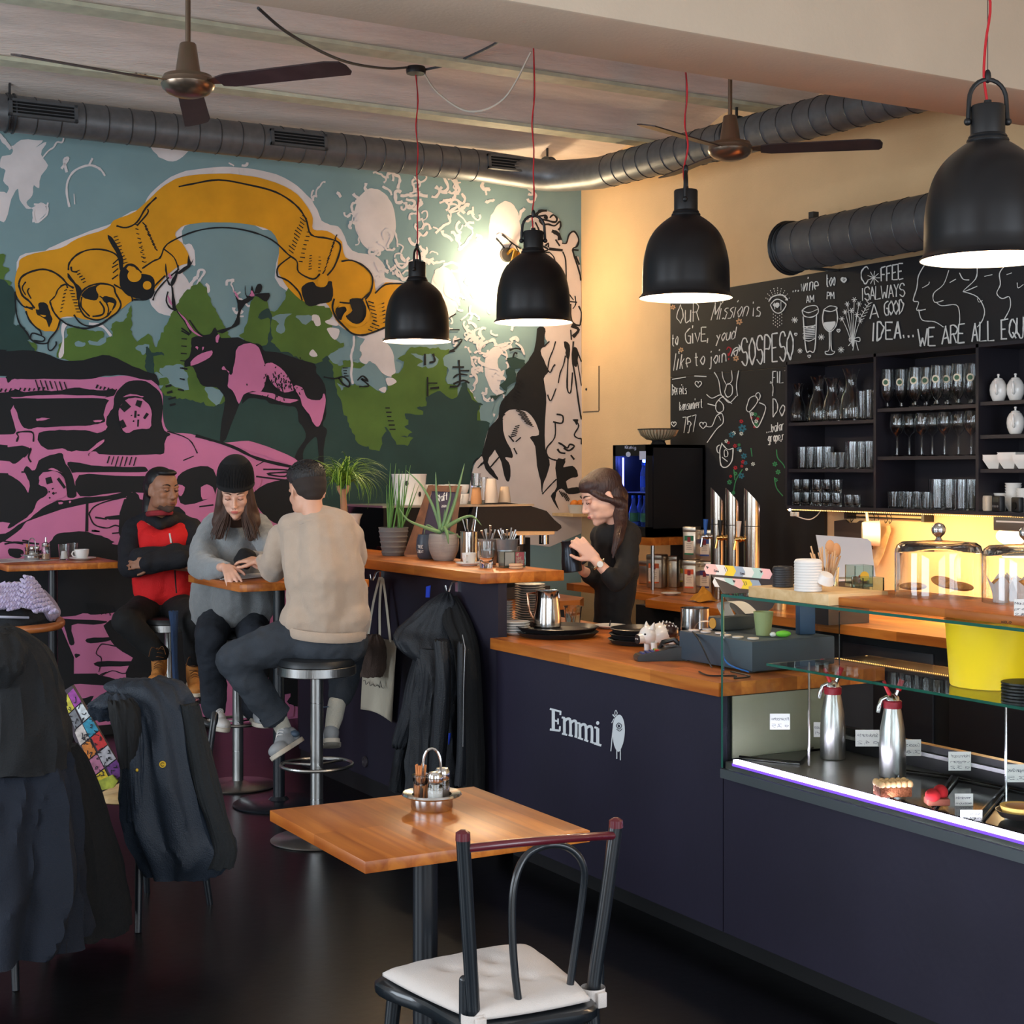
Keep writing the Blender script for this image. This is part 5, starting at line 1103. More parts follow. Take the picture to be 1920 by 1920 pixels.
bucket('zinc bucket full of spoons behind the water glass on the high bar',917,1060,1.0,(.03,.06),True,1)
bucket('zinc bucket of cutlery behind the pink card box on the high bar',957,1062,1.05,(.0,.03),True,2)
lt=thing('steel_cup','shiny steel cup holding spoons at the back of the high bar','cup',(3.395,6.36,ZH+.001))
MB().lathe([(0,0),(.04,0),(.041,.14),(.043,.142),(.039,.142),(.038,.01),(0,.008)],n=26).build('body',M_chrome,lt)
for k in range(5): a=k*1.3; MB().tube([(0.02*cos(a),.02*sin(a),.02),(.03*cos(a+2.6),.03*sin(a+2.6),.2)],[.002,.004],6).build('spoon_handle',M_chrome,lt)
# glass box with cards
p=P_(980,1063); cx=thing('card_box','square glass box holding pink loyalty cards at the front of the high bar','box',(p.x-.06,p.y-.01,ZH+.001),-.15)
for (a,b,c,d) in ((-.05,.05,-.035,-.032),(-.05,.05,.032,.035),(-.05,-.047,-.032,.032),(.047,.05,-.032,.032)): MB().box(a,b,c,d,0,.07).build('glass_side',M_glassg,cx,smooth=False)
MB().box(-.047,.047,-.032,.032,0,.006).build('glass_base',M_glassg,cx,smooth=False)
MB().box(.004,.045,-.031,-.029,.01,.068).build('pink_card',mat('card_pink',(226,92,118),.6),cx,smooth=False)
MB().box(-.045,-.002,-.031,-.029,.01,.068).build('pale_card',mat('card_pale',(226,200,204),.6),cx,smooth=False)
mb=MB()
fcx=lambda x,y: Vector((x,-.0315,y))
for i,s in enumerate(('WE','LOVE','COFFEE')):
 m2=MB(); write(m2,lambda x,y: Vector((x/1000,-.0314,-y/1000)),s,8,-(52-16*i),8+[12,24,34][i],-(52-16*i),11,11,1.8,gap=.2); mb.add(m2.v,m2.f)
mb.build('print',mat('print_cream',(240,225,205),.6),cx,smooth=False,weld=False)['kind']='stuff'
mug(0,0,'brass-coloured metal cup behind the card box at the end of the bar',.03,.085,M_steel,loc=(3.44,6.02,ZH+.001),name='metal_cup')
p=P_(1008,1065)
for k in range(2):
 o=MB().lathe([(0,0),(.028,0),(.031,.003),(.031,.008),(.028,.010),(0,.010)],n=24).build('coaster',mat('cork_pale',(214,176,140),.8)); o.location=(p.x-.11,p.y+.0,ZH+.001+k*.0112); tag(o,['lower','upper'][k]+' pale round biscuit-like coaster at the right end of the high bar','coaster','pale coasters')

# ---------------------------------------------------------------- on the front counter
def Q_(px,py): return onz(px,py,ZC)
def plate_stack(px,py,n,r,lb,name,m,dz=.008,off=(0,0),h=.014):
 p=Q_(px,py); pr=None
 for k in range(n):
  w='bottom' if k==0 else 'top' if k==n-1 else '%s from bottom' % (ordn+['eleventh','twelfth','thirteenth','fourteenth','fifteenth','sixteenth','seventeenth','eighteenth'])[k]
  if pr is None: pr=MB().lathe([(0,0),(r*.6,0),(r*.65,.002),(r,h),(r,h+.002),(r*.62,.005),(0,.004)],n=30).build(name,m); o=pr
  else: o=pr.copy(); COL.objects.link(o)
  o.location=(p.x+off[0],p.y+off[1],ZC+.001+k*dz); tag(o,'%s, %s' % (lb,w),'plate','plates: '+lb)
M_pgrey=mat('plate_grey',(176,172,166),.35)
plate_stack(946,1188,12,.04,'small grey saucer in the leftmost stack under the high bar','saucer',M_pgrey,.0108,(.05,.09),.011)
plate_stack(1000,1170,17,.07,'grey plate in the tall stack under the high bar','plate',M_pgrey,.0108,(-.03,-.02),.011)
plate_stack(962,1192,5,.062,'white plate in the low stack beside the steel jug','white_plate',M_white,.0108,(.03,.03),.012)
def tray(px,py,r,z,lb,off=(0,0),m=None):
 p=Q_(px,py); t=thing('round_tray',lb,'tray',(p.x+off[0],p.y+off[1],ZC+z),0,'round black trays'); MB().lathe([(0,0),(r*.9,0),(r,.016),(r+.004,.018),(r,.02),(r*.89,.004),(0,.004)],n=44).build('body',m or mat('tray_black',(30,30,32),.35),t); return t
tA=(.03,.07)
tray(1050,1196,.172,.001,'lower round black tray beneath the steel jug',tA); tray(1050,1196,.172,.0225,'upper round black tray carrying the steel jug',tA)
tB=(.12,.06)
for k in range(3): tray(1175,1212,.14-.004*k,.001+.0215*k,'round black tray right of the jug trays, %s of three' % ('bottom','middle','top')[k],tB)
jp=Q_(1030,1190); jg=thing('milk_jug','tall polished steel milk jug standing on the round black tray','jug',(jp.x+.02,jp.y+.05,ZC+.0275),0)
MB().lathe([(0,0),(.056,0),(.06,.004),(.059,.05),(.05,.12),(.049,.155),(.051,.158),(.047,.157),(.046,.12),(.054,.05),(0,.01)],n=36).build('body',M_chrome,jg)
u=-UV
MB().tube([u*.05+Vector((0,0,.145)),u*.085+Vector((0,0,.145)),u*.078+Vector((0,0,.07)),u*.062+Vector((0,0,.04))],.006,8).build('handle',mat('copper_reflect',(200,150,120),.2,metal=1),jg)
MB().prism([(0,0),(.02,0),(.012,.03)],-.01,.01,Matrix.Translation(UV*.034+Vector((0,0,.126))) @ Matrix.Rotation(-TH,4,'Z') @ MXZ).build('spout',M_chrome,jg)
p=Q_(1074,1172); gj=glass_thing('glass_jar','ribbed clear glass jar of spoons behind the steel jug','jar',[(.03,0),(.034,.01),(.042,.08),(.045,.085)],None,n=16); gj.location=(p.x,p.y,ZC+.001)
for k in range(4): MB().tube([(0.01*cos(k),.01*sin(k),.01),(.025*cos(k*2.1),.025*sin(k*2.1),.075)],.002,5).build('stick',mat('stick_brown',(150,110,70),.6),gj)
p=Q_(1143,1178); sr=saucer('saucer','white saucer with a dark stirring stick, behind the trays',(p.x,p.y,ZC+.001),.072); MB().tube([(0,0,.008),(.005,0,.035)],.003,6).build('stick',M_dkplastic,sr)
# painted pig money box (plain generic painted pig)
p=Q_(1222,1222); pg=thing('pig_money_box','white and black painted pig money box on the front counter','money box',(p.x+.03,p.y+.02,ZC+.001),-TH+radians(-155))
pw=mat('pig_white',(232,228,222),.25,coat=.6); pk_=mat('pig_black',(44,26,30),.3,coat=.5)
o=MB().ell((-.025,0,.062),.062,.048,.045,24,14).build('body',pw,pg)
MB().ell((-.045,0,.066),.055,.0485,.0445,24,14).build('patterned_coat',pk_,pg)
for i in range(5):
 for j in range(7):
  a=-1.2+i*.5; x=-.09+j*.016
  q=sqrt(max(0,1-((x+.045)/.055)**2)); c=Vector((x,sin(a)*.049*q,.066+cos(a)*.0452*q))
  if q > .3: MB().ell(c,.003,.004,.004,8,4).build('painted_scale',pw,pg)
MB().ell((.03,0,.062),.036,.038,.037,20,12).tube([(.05,0,.052),(.078,0,.048)],[.022,.019],18).build('head',pw,pg)
MB().tube([(.0785,0,.048),(.0815,0,.048)],[.0195,.018],18).build('snout',M_dkplastic,pg)
for s in (-1,1):
 MB().tube([(.0815,s*.006,.049),(.083,s*.006,.049)],.003,8).build('nostril',pw,pg)
 MB().tube([(.025,s*.022,.088),(.022,s*.03,.112)],[.013,.002],10).build('ear',pw,pg)
 MB().ell((.058,s*.022,.068),.004,.006,.0035,10,6).build('eye',M_dkplastic,pg)
 for x in (.02,-.06): MB().tube([(x,s*.025,.035),(x,s*.027,0)],[.014,.012],10).build('leg',pw,pg)
# card terminal
p=Q_(1240,1240); ct=thing('card_terminal','black card payment terminal with coloured keys on the front counter','card terminal',(p.x+.02,p.y+.03,ZC+.001),radians(-22))
MB().prism([(-.095,0),(.09,0),(.1,.012),(.1,.05),(.06,.052),(-.09,.022),(-.098,.012)],-.036,.036,MXZ).build('body',mat('terminal_black',(28,28,30),.3),ct)
Rt=Matrix.Rotation(-.2,4,'Y')
MB().box(.01,.06,-.026,.026,.052,.0545).build('screen',mat('terminal_screen',(80,84,90),.2),ct,smooth=False)
for i in range(4):
 for j in range(3):
  c=(60,66,120) if i < 3 else [(190,40,40),(210,180,40),(50,150,80)][j]
  MB().box(-.075+(3-i)*.017*-1+.05,-.063+(3-i)*.017*-1+.05,-.022+j*.017,-.01+j*.017,.034-(3-i)*.0035,.0405-(3-i)*.0035).build('key',mat('key_%d' % (0 if i < 3 else j+1),c,.4),ct,smooth=False)
MB().tube([(0,.036,.03),(.02,.05,.06),(.06,.045,.07),(.08,.036,.05)],.01,8).build('hood',MATS['terminal_black'],ct)
# steel canister, small white dish, receipt printer, cash box
p=Q_(1288,1206); cn=lathe_thing('steel_canister','tall brushed steel canister behind the cash box','canister',[(0,0),(.058,0),(.058,.14),(.06,.142),(.055,.142),(.054,.01),(0,.006)],(p.x+.04,p.y,ZC+.001),M_chrome,n=36)
p=Q_(1235,1190); saucer('round_dish','round white lidded dish behind the pig money box',(p.x+.06,p.y+.12,ZC+.001),.045)
c0=Q_(1287,1243); c1_=Vector((3.78,4.66,ZC))
cbx=thing('cash_box','dark blue-grey cash drawer on the front counter running behind the glass case','cash drawer',(3.55,4.5,ZC+.001),0)
MB().box(3.345,3.72,4.19,4.62,ZC+.006,ZC+.112,.006).build('body',mat('cash_grey',(62,74,86),.5),cbx,world=True)
for (x,y) in ((3.37,4.22),(3.37,4.6),(3.7,4.22),(3.7,4.6)): MB().tube([(x,y,ZC+.001),(x,y,ZC+.006)],.012,10).build('foot',M_dkplastic,cbx,world=True)
for i,(x,y) in enumerate(((3.37,4.56),(3.38,4.5),(3.4,4.44),(3.44,4.57),(3.37,4.37),(3.37,4.3),(3.39,4.24))):
 o=MB().lathe([(0,0),(.02,0),(.02,.005),(0,.005)],n=20).build('wooden_token',mat('token_pale',(222,208,200),.6)); o.location=(x,y,ZC+.1135); tag(o,'pale round wooden token lying on the cash drawer, %s from the left' % ordn[i],'token','round tokens on the cash drawer')
rp=thing('receipt_printer','dark receipt printer with curling white paper on the cash drawer','printer',(3.52,4.53,ZC+.1135),0)
MB().box(-.07,.09,-.03,.055,0.001,.05,.008).build('body',mat('printer_grey',(60,64,66),.4),rp)
pa=MB(); W_=.03
cur=catmull([(-.0,0,.052),(-.03,0,.085),(-.02,0,.1),(.05,0,.105),(.1,0,.085),(.14,0,.06)],5)
cur=catmull([(0.0,0.02,.05),(0.0,.05,.09),(0.0,0.0,.105),(0.0,-.06,.1),(0,-.12,.07)],5)
pa.add([p+Vector((s*W_,0,0)) for p in cur for s in (-1,1)],[(2*i,2*i+1,2*i+3,2*i+2) for i in range(len(cur)-1)])
pa.build('paper_strip',mat('receipt_paper',(236,226,220),.8),rp)
cur=catmull([(-.06,.05,.03),(-.09,.09,.02),(-.1,.1,-.04),(-.08,.06,-.09)],5)
MB().add([p+Vector((s*.02,s*.02,0)) for p in cur for s in (-1,1)],[(2*i,2*i+1,2*i+3,2*i+2) for i in range(len(cur)-1)]).build('paper_curl',MATS['receipt_paper'],rp)
MB().lathe([(0,0),(.02,0),(.02,.003),(0,.003)],n=20,M=Matrix.Rotation(-pi/2,3,'Y'),c=(-.0705,.02,.025)).build('sticker',mat('sticker_orange',(210,150,60),.5),rp)
cb1=tag(MB().tube(catmull([(3.36,4.56,ZC+.115),(3.32,4.46,ZC+.09),(3.3,4.38,ZC+.03),(3.3,4.36,ZC+.006)],6),.003,6).build('black_cable',M_dkplastic),'thin black cable hanging over the front of the cash drawer','cable')
cb2=tag(MB().tube(catmull([(3.4,4.4,ZC+.116),(3.33,4.34,ZC+.1),(3.32,4.3,ZC+.03),(3.34,4.2,ZC+.006)],6),.003,6).build('blue_cable',mat('cable_blue',(40,110,190),.5)),'blue network cable beside the cash drawer','cable')
cb3=tag(MB().tube(catmull([(3.2,4.3,ZC+.005),(3.17,4.2,ZC+.005),(3.24,4.15,ZC+.005),(3.2,4.1,ZC+.006),(3.28,4.12,ZC+.005),(3.3,4.25,ZC+.005)],6),.003,6).build('black_cable',M_dkplastic),'tangle of thin black cable lying at the end of the wooden counter','cable')
# POS monitor with pastel stickers, seen from behind
fm=lambda px,py: atf(px,py,6.0+(1100-py)*.0022)
pm=thing('cash_monitor','dark cash register screen seen from behind with two bands of pastel arrow stickers','screen',tuple(fm(1395,1165)))
quadbox('back_shell',mat('monitor_back',(38,38,50),.5),pm,[fm(*q) for q in ((1322,1058),(1440,1070),(1470,1100),(1448,1140),(1400,1172),(1372,1140))],.03,nf)
cs=[(232,190,194),(226,232,240),(232,208,60),(150,172,200),(226,232,240),(176,214,216),(232,186,196)]
top=[(1319.5,1068)]+[(1335+16.5*i,1061+1.8*i) for i in range(7)]
def band_(x0,y0,x1,y1,h,cols,nm):
 n=len(cols)
 for i,c in enumerate(cols):
  a,b=i/n,(i+1)/n; ax,ay=lerp(x0,x1,a),lerp(y0,y1,a); bx,by=lerp(x0,x1,b),lerp(y0,y1,b)
  tip=5
  quadbox('sticker',mat('sticker_%d%d%d' % c,c,.5),pm,[fm(*q)-nf*.002 for q in ((ax,ay),(bx,by),(bx+tip,by+h/2),(bx,by+h),(ax,ay+h),(ax+tip if i else ax-4,ay+h/2))],.0015,nf)
band_(1324,1057,1443,1067,19,cs,'')
band_(1340,1082,1422,1088,18,[cs[1],cs[5],cs[0],cs[2],cs[3]],'')
mb=MB(); f4=lambda x,y: fm(x,y)-nf*.0028
write(mb,f4,'Emmi',1339,1072,1348,1073,4,4,.8,gap=.2); write(mb,f4,'Emmi',1388,1077,1397,1078,4,4,.8,gap=.2)
for q in ((1326,1063),(1427,1071),(1376,1089)): paint_poly(mb,[(q[0]-3,q[1]-2),(q[0]+3,q[1]),(q[0],q[1]+4)],f4,0)
for q in ((1358,1064),(1394,1090)): paint_line(mb,[q,(q[0]+3,q[1]+8)],1,f4); paint_line(mb,[(q[0]+4,q[1]),(q[0]+6,q[1]+7)],1,f4)
mb.build('sticker_print',mat('print_dark',(40,40,60),.6),pm,world=True,smooth=False,weld=False)['kind']='stuff'
q=fm(1405,1150); MB().box(q.x-.02,q.x+.05,q.y+.0,q.y+.06,ZC+.113,q.z).build('stand',M_dkplastic,pm,world=True,smooth=False)
# ================================================================ back counter things
def B_(px,py,z=ZB): return onz(px,py,z)
def atx(px,X): d=ray(px,0); return d.y*(X/d.x)
# fridge on its shelf
fy0,fy1,fx0,fz0,fz1=7.85,8.245,5.45,1.2,1.775
st=thing('fridge_shelf','thick wooden shelf board carrying the small drinks fridge','shelf',(5.62,7.9,1.15))
MB().box(5.42,5.89,7.78,8.28,1.15,1.197).build('board',M_woody,st,world=True,smooth=False)
MB().tube([(5.47,7.83,1.15),(5.47,7.83,.871)],.012,8).build('post',M_steel,st,world=True)
fg=thing('drinks_fridge','small black drinks fridge with a blue-lit glass door and a metal bowl on top','fridge',(5.68,8.05,fz0-.001))
M_fr=mat('fridge_black',(20,20,22),.4)
MB().box(fx0+.04,5.888,fy0,fy0+.02,fz0,fz1).box(fx0+.04,5.888,fy1-.02,fy1,fz0,fz1).box(5.87,5.888,fy0,fy1,fz0,fz1).box(fx0+.04,5.888,fy0,fy1,fz1-.02,fz1).box(fx0+.04,5.888,fy0,fy1,fz0,fz0+.05).build('cabinet',M_fr,fg,world=True,smooth=False)
d_=MB().box(fx0,fx0+.035,fy0,fy0+.03,fz0,fz1).box(fx0,fx0+.035,fy1-.03,fy1,fz0,fz1).box(fx0,fx0+.035,fy0,fy1,fz1-.07,fz1).box(fx0,fx0+.035,fy0,fy1,fz0,fz0+.06).build('door',M_fr,fg,world=True,smooth=False)
MB().box(fx0+.012,fx0+.016,fy0+.03,fy1-.03,fz0+.06,fz1-.07).build('door_glass',mat('fridge_glass',(190,205,255),0.0,trans=1.0,ior=1.1),d_,world=True,smooth=False)
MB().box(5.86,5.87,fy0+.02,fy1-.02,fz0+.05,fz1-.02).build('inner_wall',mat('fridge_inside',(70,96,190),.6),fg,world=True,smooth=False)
for z in (fz0+.27,fz0+.05): MB().box(fx0+.05,5.86,fy0+.02,fy1-.02,z,z+.006).build('wire_shelf',mat('fridge_rack',(190,196,220),.3),fg,world=True,smooth=False)
MB().box(fx0+.05,fx0+.056,fy1-.045,fy1-.035,fz0+.08,fz1-.08).build('led_tube',mat('fridge_led',(150,150,255),.3,emit=(120,120,255),estr=14),fg,world=True,smooth=False)
d=bpy.data.lights.new('fridge_light','POINT'); d.energy=1.6; d.color=(.2,.28,1.0); d.shadow_soft_size=.02
o=bpy.data.objects.new('fridge_light',d); COL.objects.link(o); o.location=(fx0+.12,8.05,fz1-.1)
mb=MB(); ffr=lambda x,y: onx(x,y,fx0-.001)
write(mb,ffr,'Kitzfrig',1172,841,1192,842,5,5,1,gap=.15)
paint_poly(mb,ellp(1178,852,4.5,5),ffr,0); paint_poly(mb,R(1199,846,1211,862),ffr,0)
mb.build('door_print',mat('print_pale_blue',(180,190,220),.5),fg,world=True,smooth=False,weld=False)['kind']='stuff'
def bottle(name,lb,loc,prof,m,cap=None,labelm=None,lz=None,grp=None):
 t=thing(name,lb,'bottle',loc,0,grp); MB().lathe(prof,n=16).build('body',m,t)
 zt_=prof[-1][1]
 if cap: MB().lathe([(0,zt_-.012),(.0125,zt_-.012),(.0125,zt_+.006),(0,zt_+.007)],n=12).build('cap',cap,t)
 if labelm: r=max(p[0] for p in prof)+.0006; MB().tube([(0,0,lz[0]),(0,0,lz[1])],r,16,cap=False).build('label',labelm,t)
 return t
bprof=[(0,0),(.029,0),(.03,.01),(.03,.09),(.022,.12),(.012,.145),(.011,.19),(0,.19)]
gb=mat('bottle_blue_glass',(150,190,235),.05,trans=.7)
for i,px in enumerate((1188,1200,1210)):
 X=5.54; bottle('bottle','green-labelled bottle on the lower fridge rack, %s' % row(3)[i],(X+.07*(i % 2),atx(px,X+.07*(i % 2)),fz0+.057),bprof,gb,mat('cap_blue',(40,110,190),.4),mat('label_green',(120,190,90),.5),(.03,.085),'bottles in the fridge')
X=5.56; bottle('bottle','slim blue bottle on the upper fridge rack',(X,atx(1207,X),fz0+.277),[(0,0),(.022,0),(.022,.12),(.012,.15),(.01,.18),(0,.18)],gb,MATS['cap_blue'],mat('label_blue',(70,120,200),.5),(.03,.1))
bo=thing('metal_bowl','footed metal bowl with vertical ribs on top of the fridge','bowl',(5.62,7.98,fz1+.001))
mb=MB()
for i in range(36):
 a=2*pi*i/36; mb.tube([(cos(a)*r,sin(a)*r,z) for r,z in ((.045,.03),(.075,.035),(.11,.06),(.128,.095))],.0032,5)
mb.build('rib',mat('bowl_metal',(214,200,170),.3,metal=.9),bo)['kind']='stuff'
MB().lathe([(.048,0),(.05,.004),(.04,.02),(.045,.03),(.0,.03)],n=28).tube([(cos(a)*.129,sin(a)*.129,.097) for a in [2*pi*i/36 for i in range(36)]],.004,6,closed=True).build('rim_and_foot',M_dkplastic,bo)
MB().lathe([(.04,.031),(.074,.037),(.108,.062),(.126,.094)],n=30).build('mesh_lining',mat('bowl_dark',(190,176,150),.5,metal=.3),bo)
# tea tins
tm_=mat('tin_metal',(196,186,170),.3,metal=.9); random.seed(6)
def tin(px,z,X,col,lb,w=.095,h=.205,print_=True):
 t=thing('tea_tin',lb,'tin',(X,atx(px,X),z+.001),-TH-.5,'tea tins')
 MB().box(-w/2,w/2,-w/2,w/2,0,h-.02,.006).build('body',tm_,t)
 MB().box(-w/2-.0015,w/2+.0015,-w/2-.0015,w/2+.0015,h-.035,h,.006).build('lid',tm_,t)
 if col:
  l=MB().box(-w*.34,w*.34,-w/2-.0012,-w/2-.0002,.03,h-.055).build('label',mat('tin_paper',(226,214,200),.6),t,smooth=False)
  MB().box(-w*.34,w*.34,-w/2-.002,-w/2-.0013,h-.085,h-.055).box(-w*.34,w*.34,-w/2-.002,-w/2-.0013,.03,.04).build('label_band',mat('tin_c%d%d%d' % col,col,.6),l,smooth=False)
  MB().box(-w*.12,w*.12,-w/2-.003,-w/2-.0021,h-.092,h-.062).build('label_badge',mat('badge_darkred',(130,30,45),.6),l,smooth=False)
  m2=MB()
  for k in range(4): m2.box(-w*.22+.004*(k % 2),w*.22-.003*(k % 3),-w/2-.0022,-w/2-.0013,.062+.011*k,.064+.011*k)
  o=m2.build('label_text',mat('tin_text',(110,100,100),.6),l,smooth=False); o['kind']='stuff'
 return t
tin(1232,ZB,5.62,(200,96,50),'metal tea tin with a large orange-banded label, front left below the fridge',.105,.21)
tin(1264,ZB,5.72,None,'plain metal tea tin seen edge-on right of the large orange tin',.06,.2)
tin(1278,ZB,5.82,(200,190,60),'metal tea tin with a yellow-banded label at the back',.09,.17)
tin(1297,ZB,5.56,(214,92,56),'lower metal tea tin with an orange band, under the green one',.085,.2)
tin(1297,ZB+.2025,5.56,(30,110,80),'upper metal tea tin with a green-banded label beside the taps',.085,.2)
tin(1326,ZB,5.66,(60,60,120),'lower metal tea tin half hidden behind the taps',.085,.19)
tin(1326,ZB+.1925,5.66,(40,70,140),'upper metal tea tin with a blue-banded label behind the taps',.085,.19)
tin(1212,ZB,5.75,None,'narrow metal tin half hidden behind the barista',.08,.15)
# taps
fwv=Vector((sin(TH),cos(TH),0))
M_tap=mat('tap_steel',(200,190,178),.22,metal=1.0)
for i,(px,X,r,hc,nm) in enumerate(((1346,5.44,.042,(40,90,170),'left'),(1374,5.42,.042,(20,20,20),'middle'),(1410,5.40,.045,(200,170,90),'right'))):
 y=atx(px,X); t=thing('beer_tap','tall slant-cut steel beer tap column, %s of the three' % nm,'beer tap',(X,y,ZB+.001),-TH,'steel beer tap columns')
 n=24; vs=[]; hh=.59
 for z in (0,1):
  for j in range(n):
   a=2*pi*j/n; zz=0 if z==0 else hh+.055-(cos(a)*.5+.5)*.10
   vs.append((cos(a)*r,sin(a)*r,zz))
 MB().add(vs,[(j,(j+1) % n,(j+1) % n+n,j+n) for j in range(n)]+[list(range(n))[::-1],[n+j for j in range(n)]]).build('column',M_tap,t)
 MB().tube([(0,0,.43),(0,0,.434)],r+.002,24).build('ring',M_dkplastic,t)
 MB().tube([(-r*.8,0,.36),(-r-.05,0,.36)],.013,12).tube([(-r-.045,0,.36),(-r-.055,0,.30)],.008,8).ell((-r-.02,0,.36),.018,.018,.018,12,8).build('spout',[mat('brass_tap',(220,180,110),.2,metal=1),M_chrome,M_dkplastic][0 if i > 0 else 1],t)
 MB().tube([(-r-.03,0,.37),(-r-.03,0,.42),(-r-.028,0,.46)],[.007,.012,.015],10).build('tap_handle',mat('tap_handle_%d' % i,hc if i < 2 else (230,225,215),.4),t)
# odds along the back counter
lathe_thing('dark_pot','dark patterned pot behind the monitor stickers','pot',[(0,0),(.05,0),(.055,.1),(.05,.1),(0,.02)],(5.5,atx(1433,5.5),ZB+.001),M_dkplastic)
lathe_thing('metal_cup','small brass-toned metal cup left of the black lid stack','cup',[(0,0),(.035,0),(.037,.1),(.034,.1),(0,.01)],(5.3,atx(1462,5.3),ZB+.001),MATS['bowl_metal'])
lathe_thing('metal_cup','small brass-toned metal cup behind the sticker bands','cup',[(0,0),(.03,0),(.032,.08),(.03,.08),(0,.01)],(5.42,atx(1427,5.42),ZB+.001),MATS['bowl_metal'])
cl=thing('yellow_cloth','crumpled mustard yellow cloth on the back counter below the taps','cloth',(5.25,atx(1318,5.25),ZB+.001))
mb=MB(); n=14; random.seed(8); vs=[]
for i in range(n+1):
 for j in range(n+1):
  x=(i/n-.5)*.18; y=(j/n-.5)*.18; r=sqrt(x*x+y*y)
  z=max(0.003,.075*math.exp(-(r/.065)**2)+.03*noise.noise(Vector((x*28,y*28,3)))*(1 if r < .09 else .2)); vs.append((x*.8,y*.8,z))
mb.add(vs,[(i*(n+1)+j,(i+1)*(n+1)+j,(i+1)*(n+1)+j+1,i*(n+1)+j+1) for i in range(n) for j in range(n)])
mb.build('fabric',mat('mustard_cloth',(190,130,36),.9),cl,wang=180)
p=B_(1258,1116); saucer('white_plate','small white plate on the edge of the back counter',(p.x,p.y,ZB+.001),.06,cat='plate')
# laptop lid, rail and hanging kitchen things
fl_=lambda px,py: atf(px,py,7.4+(1100-py)*.0016)
lp=thing('laptop','white laptop seen from behind, its lid open, behind the wooden spoons','laptop',tuple(fl_(1590,1088)))
quadbox('lid',mat('laptop_white',(206,208,216),.4),lp,[fl_(*q) for q in ((1530,1003),(1626,1010),(1633,1016),(1642,1082),(1545,1082))],.01,nf)
q=fl_(1595,1082); MB().box(q.x-.14,q.x+.12,q.y,q.y+.2,q.z-.02,q.z-.008,.004).build('keyboard_base',MATS['laptop_white'],lp,world=True)
sd=thing('laptop_stand','dark block under the laptop on the back counter','stand',(q.x,q.y+.1,ZB)); MB().box(q.x-.14,q.x+.12,max(q.y,0),q.y+.2,ZB+.001,q.z-.021).build('block',MATS['cupboard_front'],sd,world=True,smooth=False)
XR=XW-.06
ra,rb_=onx(1588,961,XR),onx(1733,975,XR)
zr=ra.z
rl=thing('utensil_rail','black wall rail with hooks under the shelf','rail',(XR,(ra.y+rb_.y)/2,zr-.02))
MB().tube([(XR,ra.y,zr),(XR,rb_.y,zr)],.006,8).tube([(XR,ra.y,zr-.022),(XR,rb_.y,zr-.022)],.004,8).build('bar',M_dkplastic,rl,world=True)
for y in (ra.y,rb_.y): MB().box(XR-.012,XW-.001,y-.01,y+.01,zr-.035,zr+.012).build('bracket',M_dkplastic,rl,world=True,smooth=False)
hk=[]
for px in (1600,1640,1648,1664,1672):
 y=atx(px,XR); o=MB().tube(catmull([(XR,y,zr+.008),(XR-.01,y,zr-.0),(XR,y,zr-.03),(XR-.014,y,zr-.05),(XR-.02,y,zr-.035)],4),.0022,5).build('rail_hook',M_dkplastic); tag(o,'thin black s-shaped hook on the wall rail, %s' % row(5)[len(hk)],'hook','hooks on the wall rail'); hk.append(o)
def flat_x(name,lb,cat,pts,X,th,m,part='board'):
 P=[onx(px,py,X) for px,py in pts]; t=thing(name,lb,cat,(X,sum(p.y for p in P)/len(P),min(p.z for p in P)))
 MB().prism([(p.y,p.z) for p in P],X,X+th,MYZ).build(part,m,t,world=True,smooth=False); return t
flat_x('cutting_board','dark grey cutting board hanging from the wall rail','cutting board',[(1564,977),(1584,974),(1590,980),(1606,980),(1612,976),(1634,979),(1634,1030),(1564,1030)],XW-.045,.012,mat('board_dark',(60,50,46),.6))
pc=onx(1632,1000,XW-.13); pn=thing('saucepan','small cream enamel saucepan hanging by its handle from the wall rail','saucepan',tuple(pc),0)
Rm=Matrix.Rotation(radians(90),3,'X') @ Matrix.Rotation(0,3,'Z')
Rm=Matrix(((0,0,1),(1,0,0),(0,1,0)))
en=mat('enamel_cream',(240,226,200),.25,coat=.5)
Ry=Matrix.Rotation(radians(-38),3,'Z') @ Rm
MB().lathe([(0,-.045),(.058,-.045),(.064,-.035),(.07,.045),(.073,.047),(.068,.045),(.06,-.03),(0,-.035)],M=Ry,n=32).build('pan',en,pn)
MB().tube([(0,.02,.06),(0.0,.03,.115)],.008,8).build('handle',en,pn)
sp=flat_x('spatula','pale wooden spatula hanging from the wall rail','spatula',[(1660,985),(1668,985),(1669,996),(1655,1040),(1645,1060),(1636,1055),(1648,1020),(1662,996)],XW-.05,.006,M_woodl,'blade')
hd=thing('hood_lamp','grey under-shelf strip fixture with a glowing round shade at the far right','lamp',tuple(onx(1900,975,XS)))
a=onx(1862,965,XS-.02); MB().box(XS-.02,XS+.25,3.75,a.y,1.33,1.395,.005).build('housing',mat('hood_grey',(120,116,108),.4,metal=.6),hd,world=True)
MB().box(XS-.022,XS-.0205,3.8,a.y-.02,1.37,1.378).build('light_slot',mat('slot_pale',(220,215,205),.4),hd,world=True,smooth=False)
b=onx(1900,1000,XS+.1); MB().ell((b.x,b.y,1.30),.075,.085,.045,20,10).build('glass_shade',mat('shade_glow',(255,235,200),.4,emit=(255,220,160),estr=4.0),hd,world=True)
area('hood_light',(b.x-.02,b.y,1.24),(0,0,0),.1,.1,9,(1.0,.74,.42))

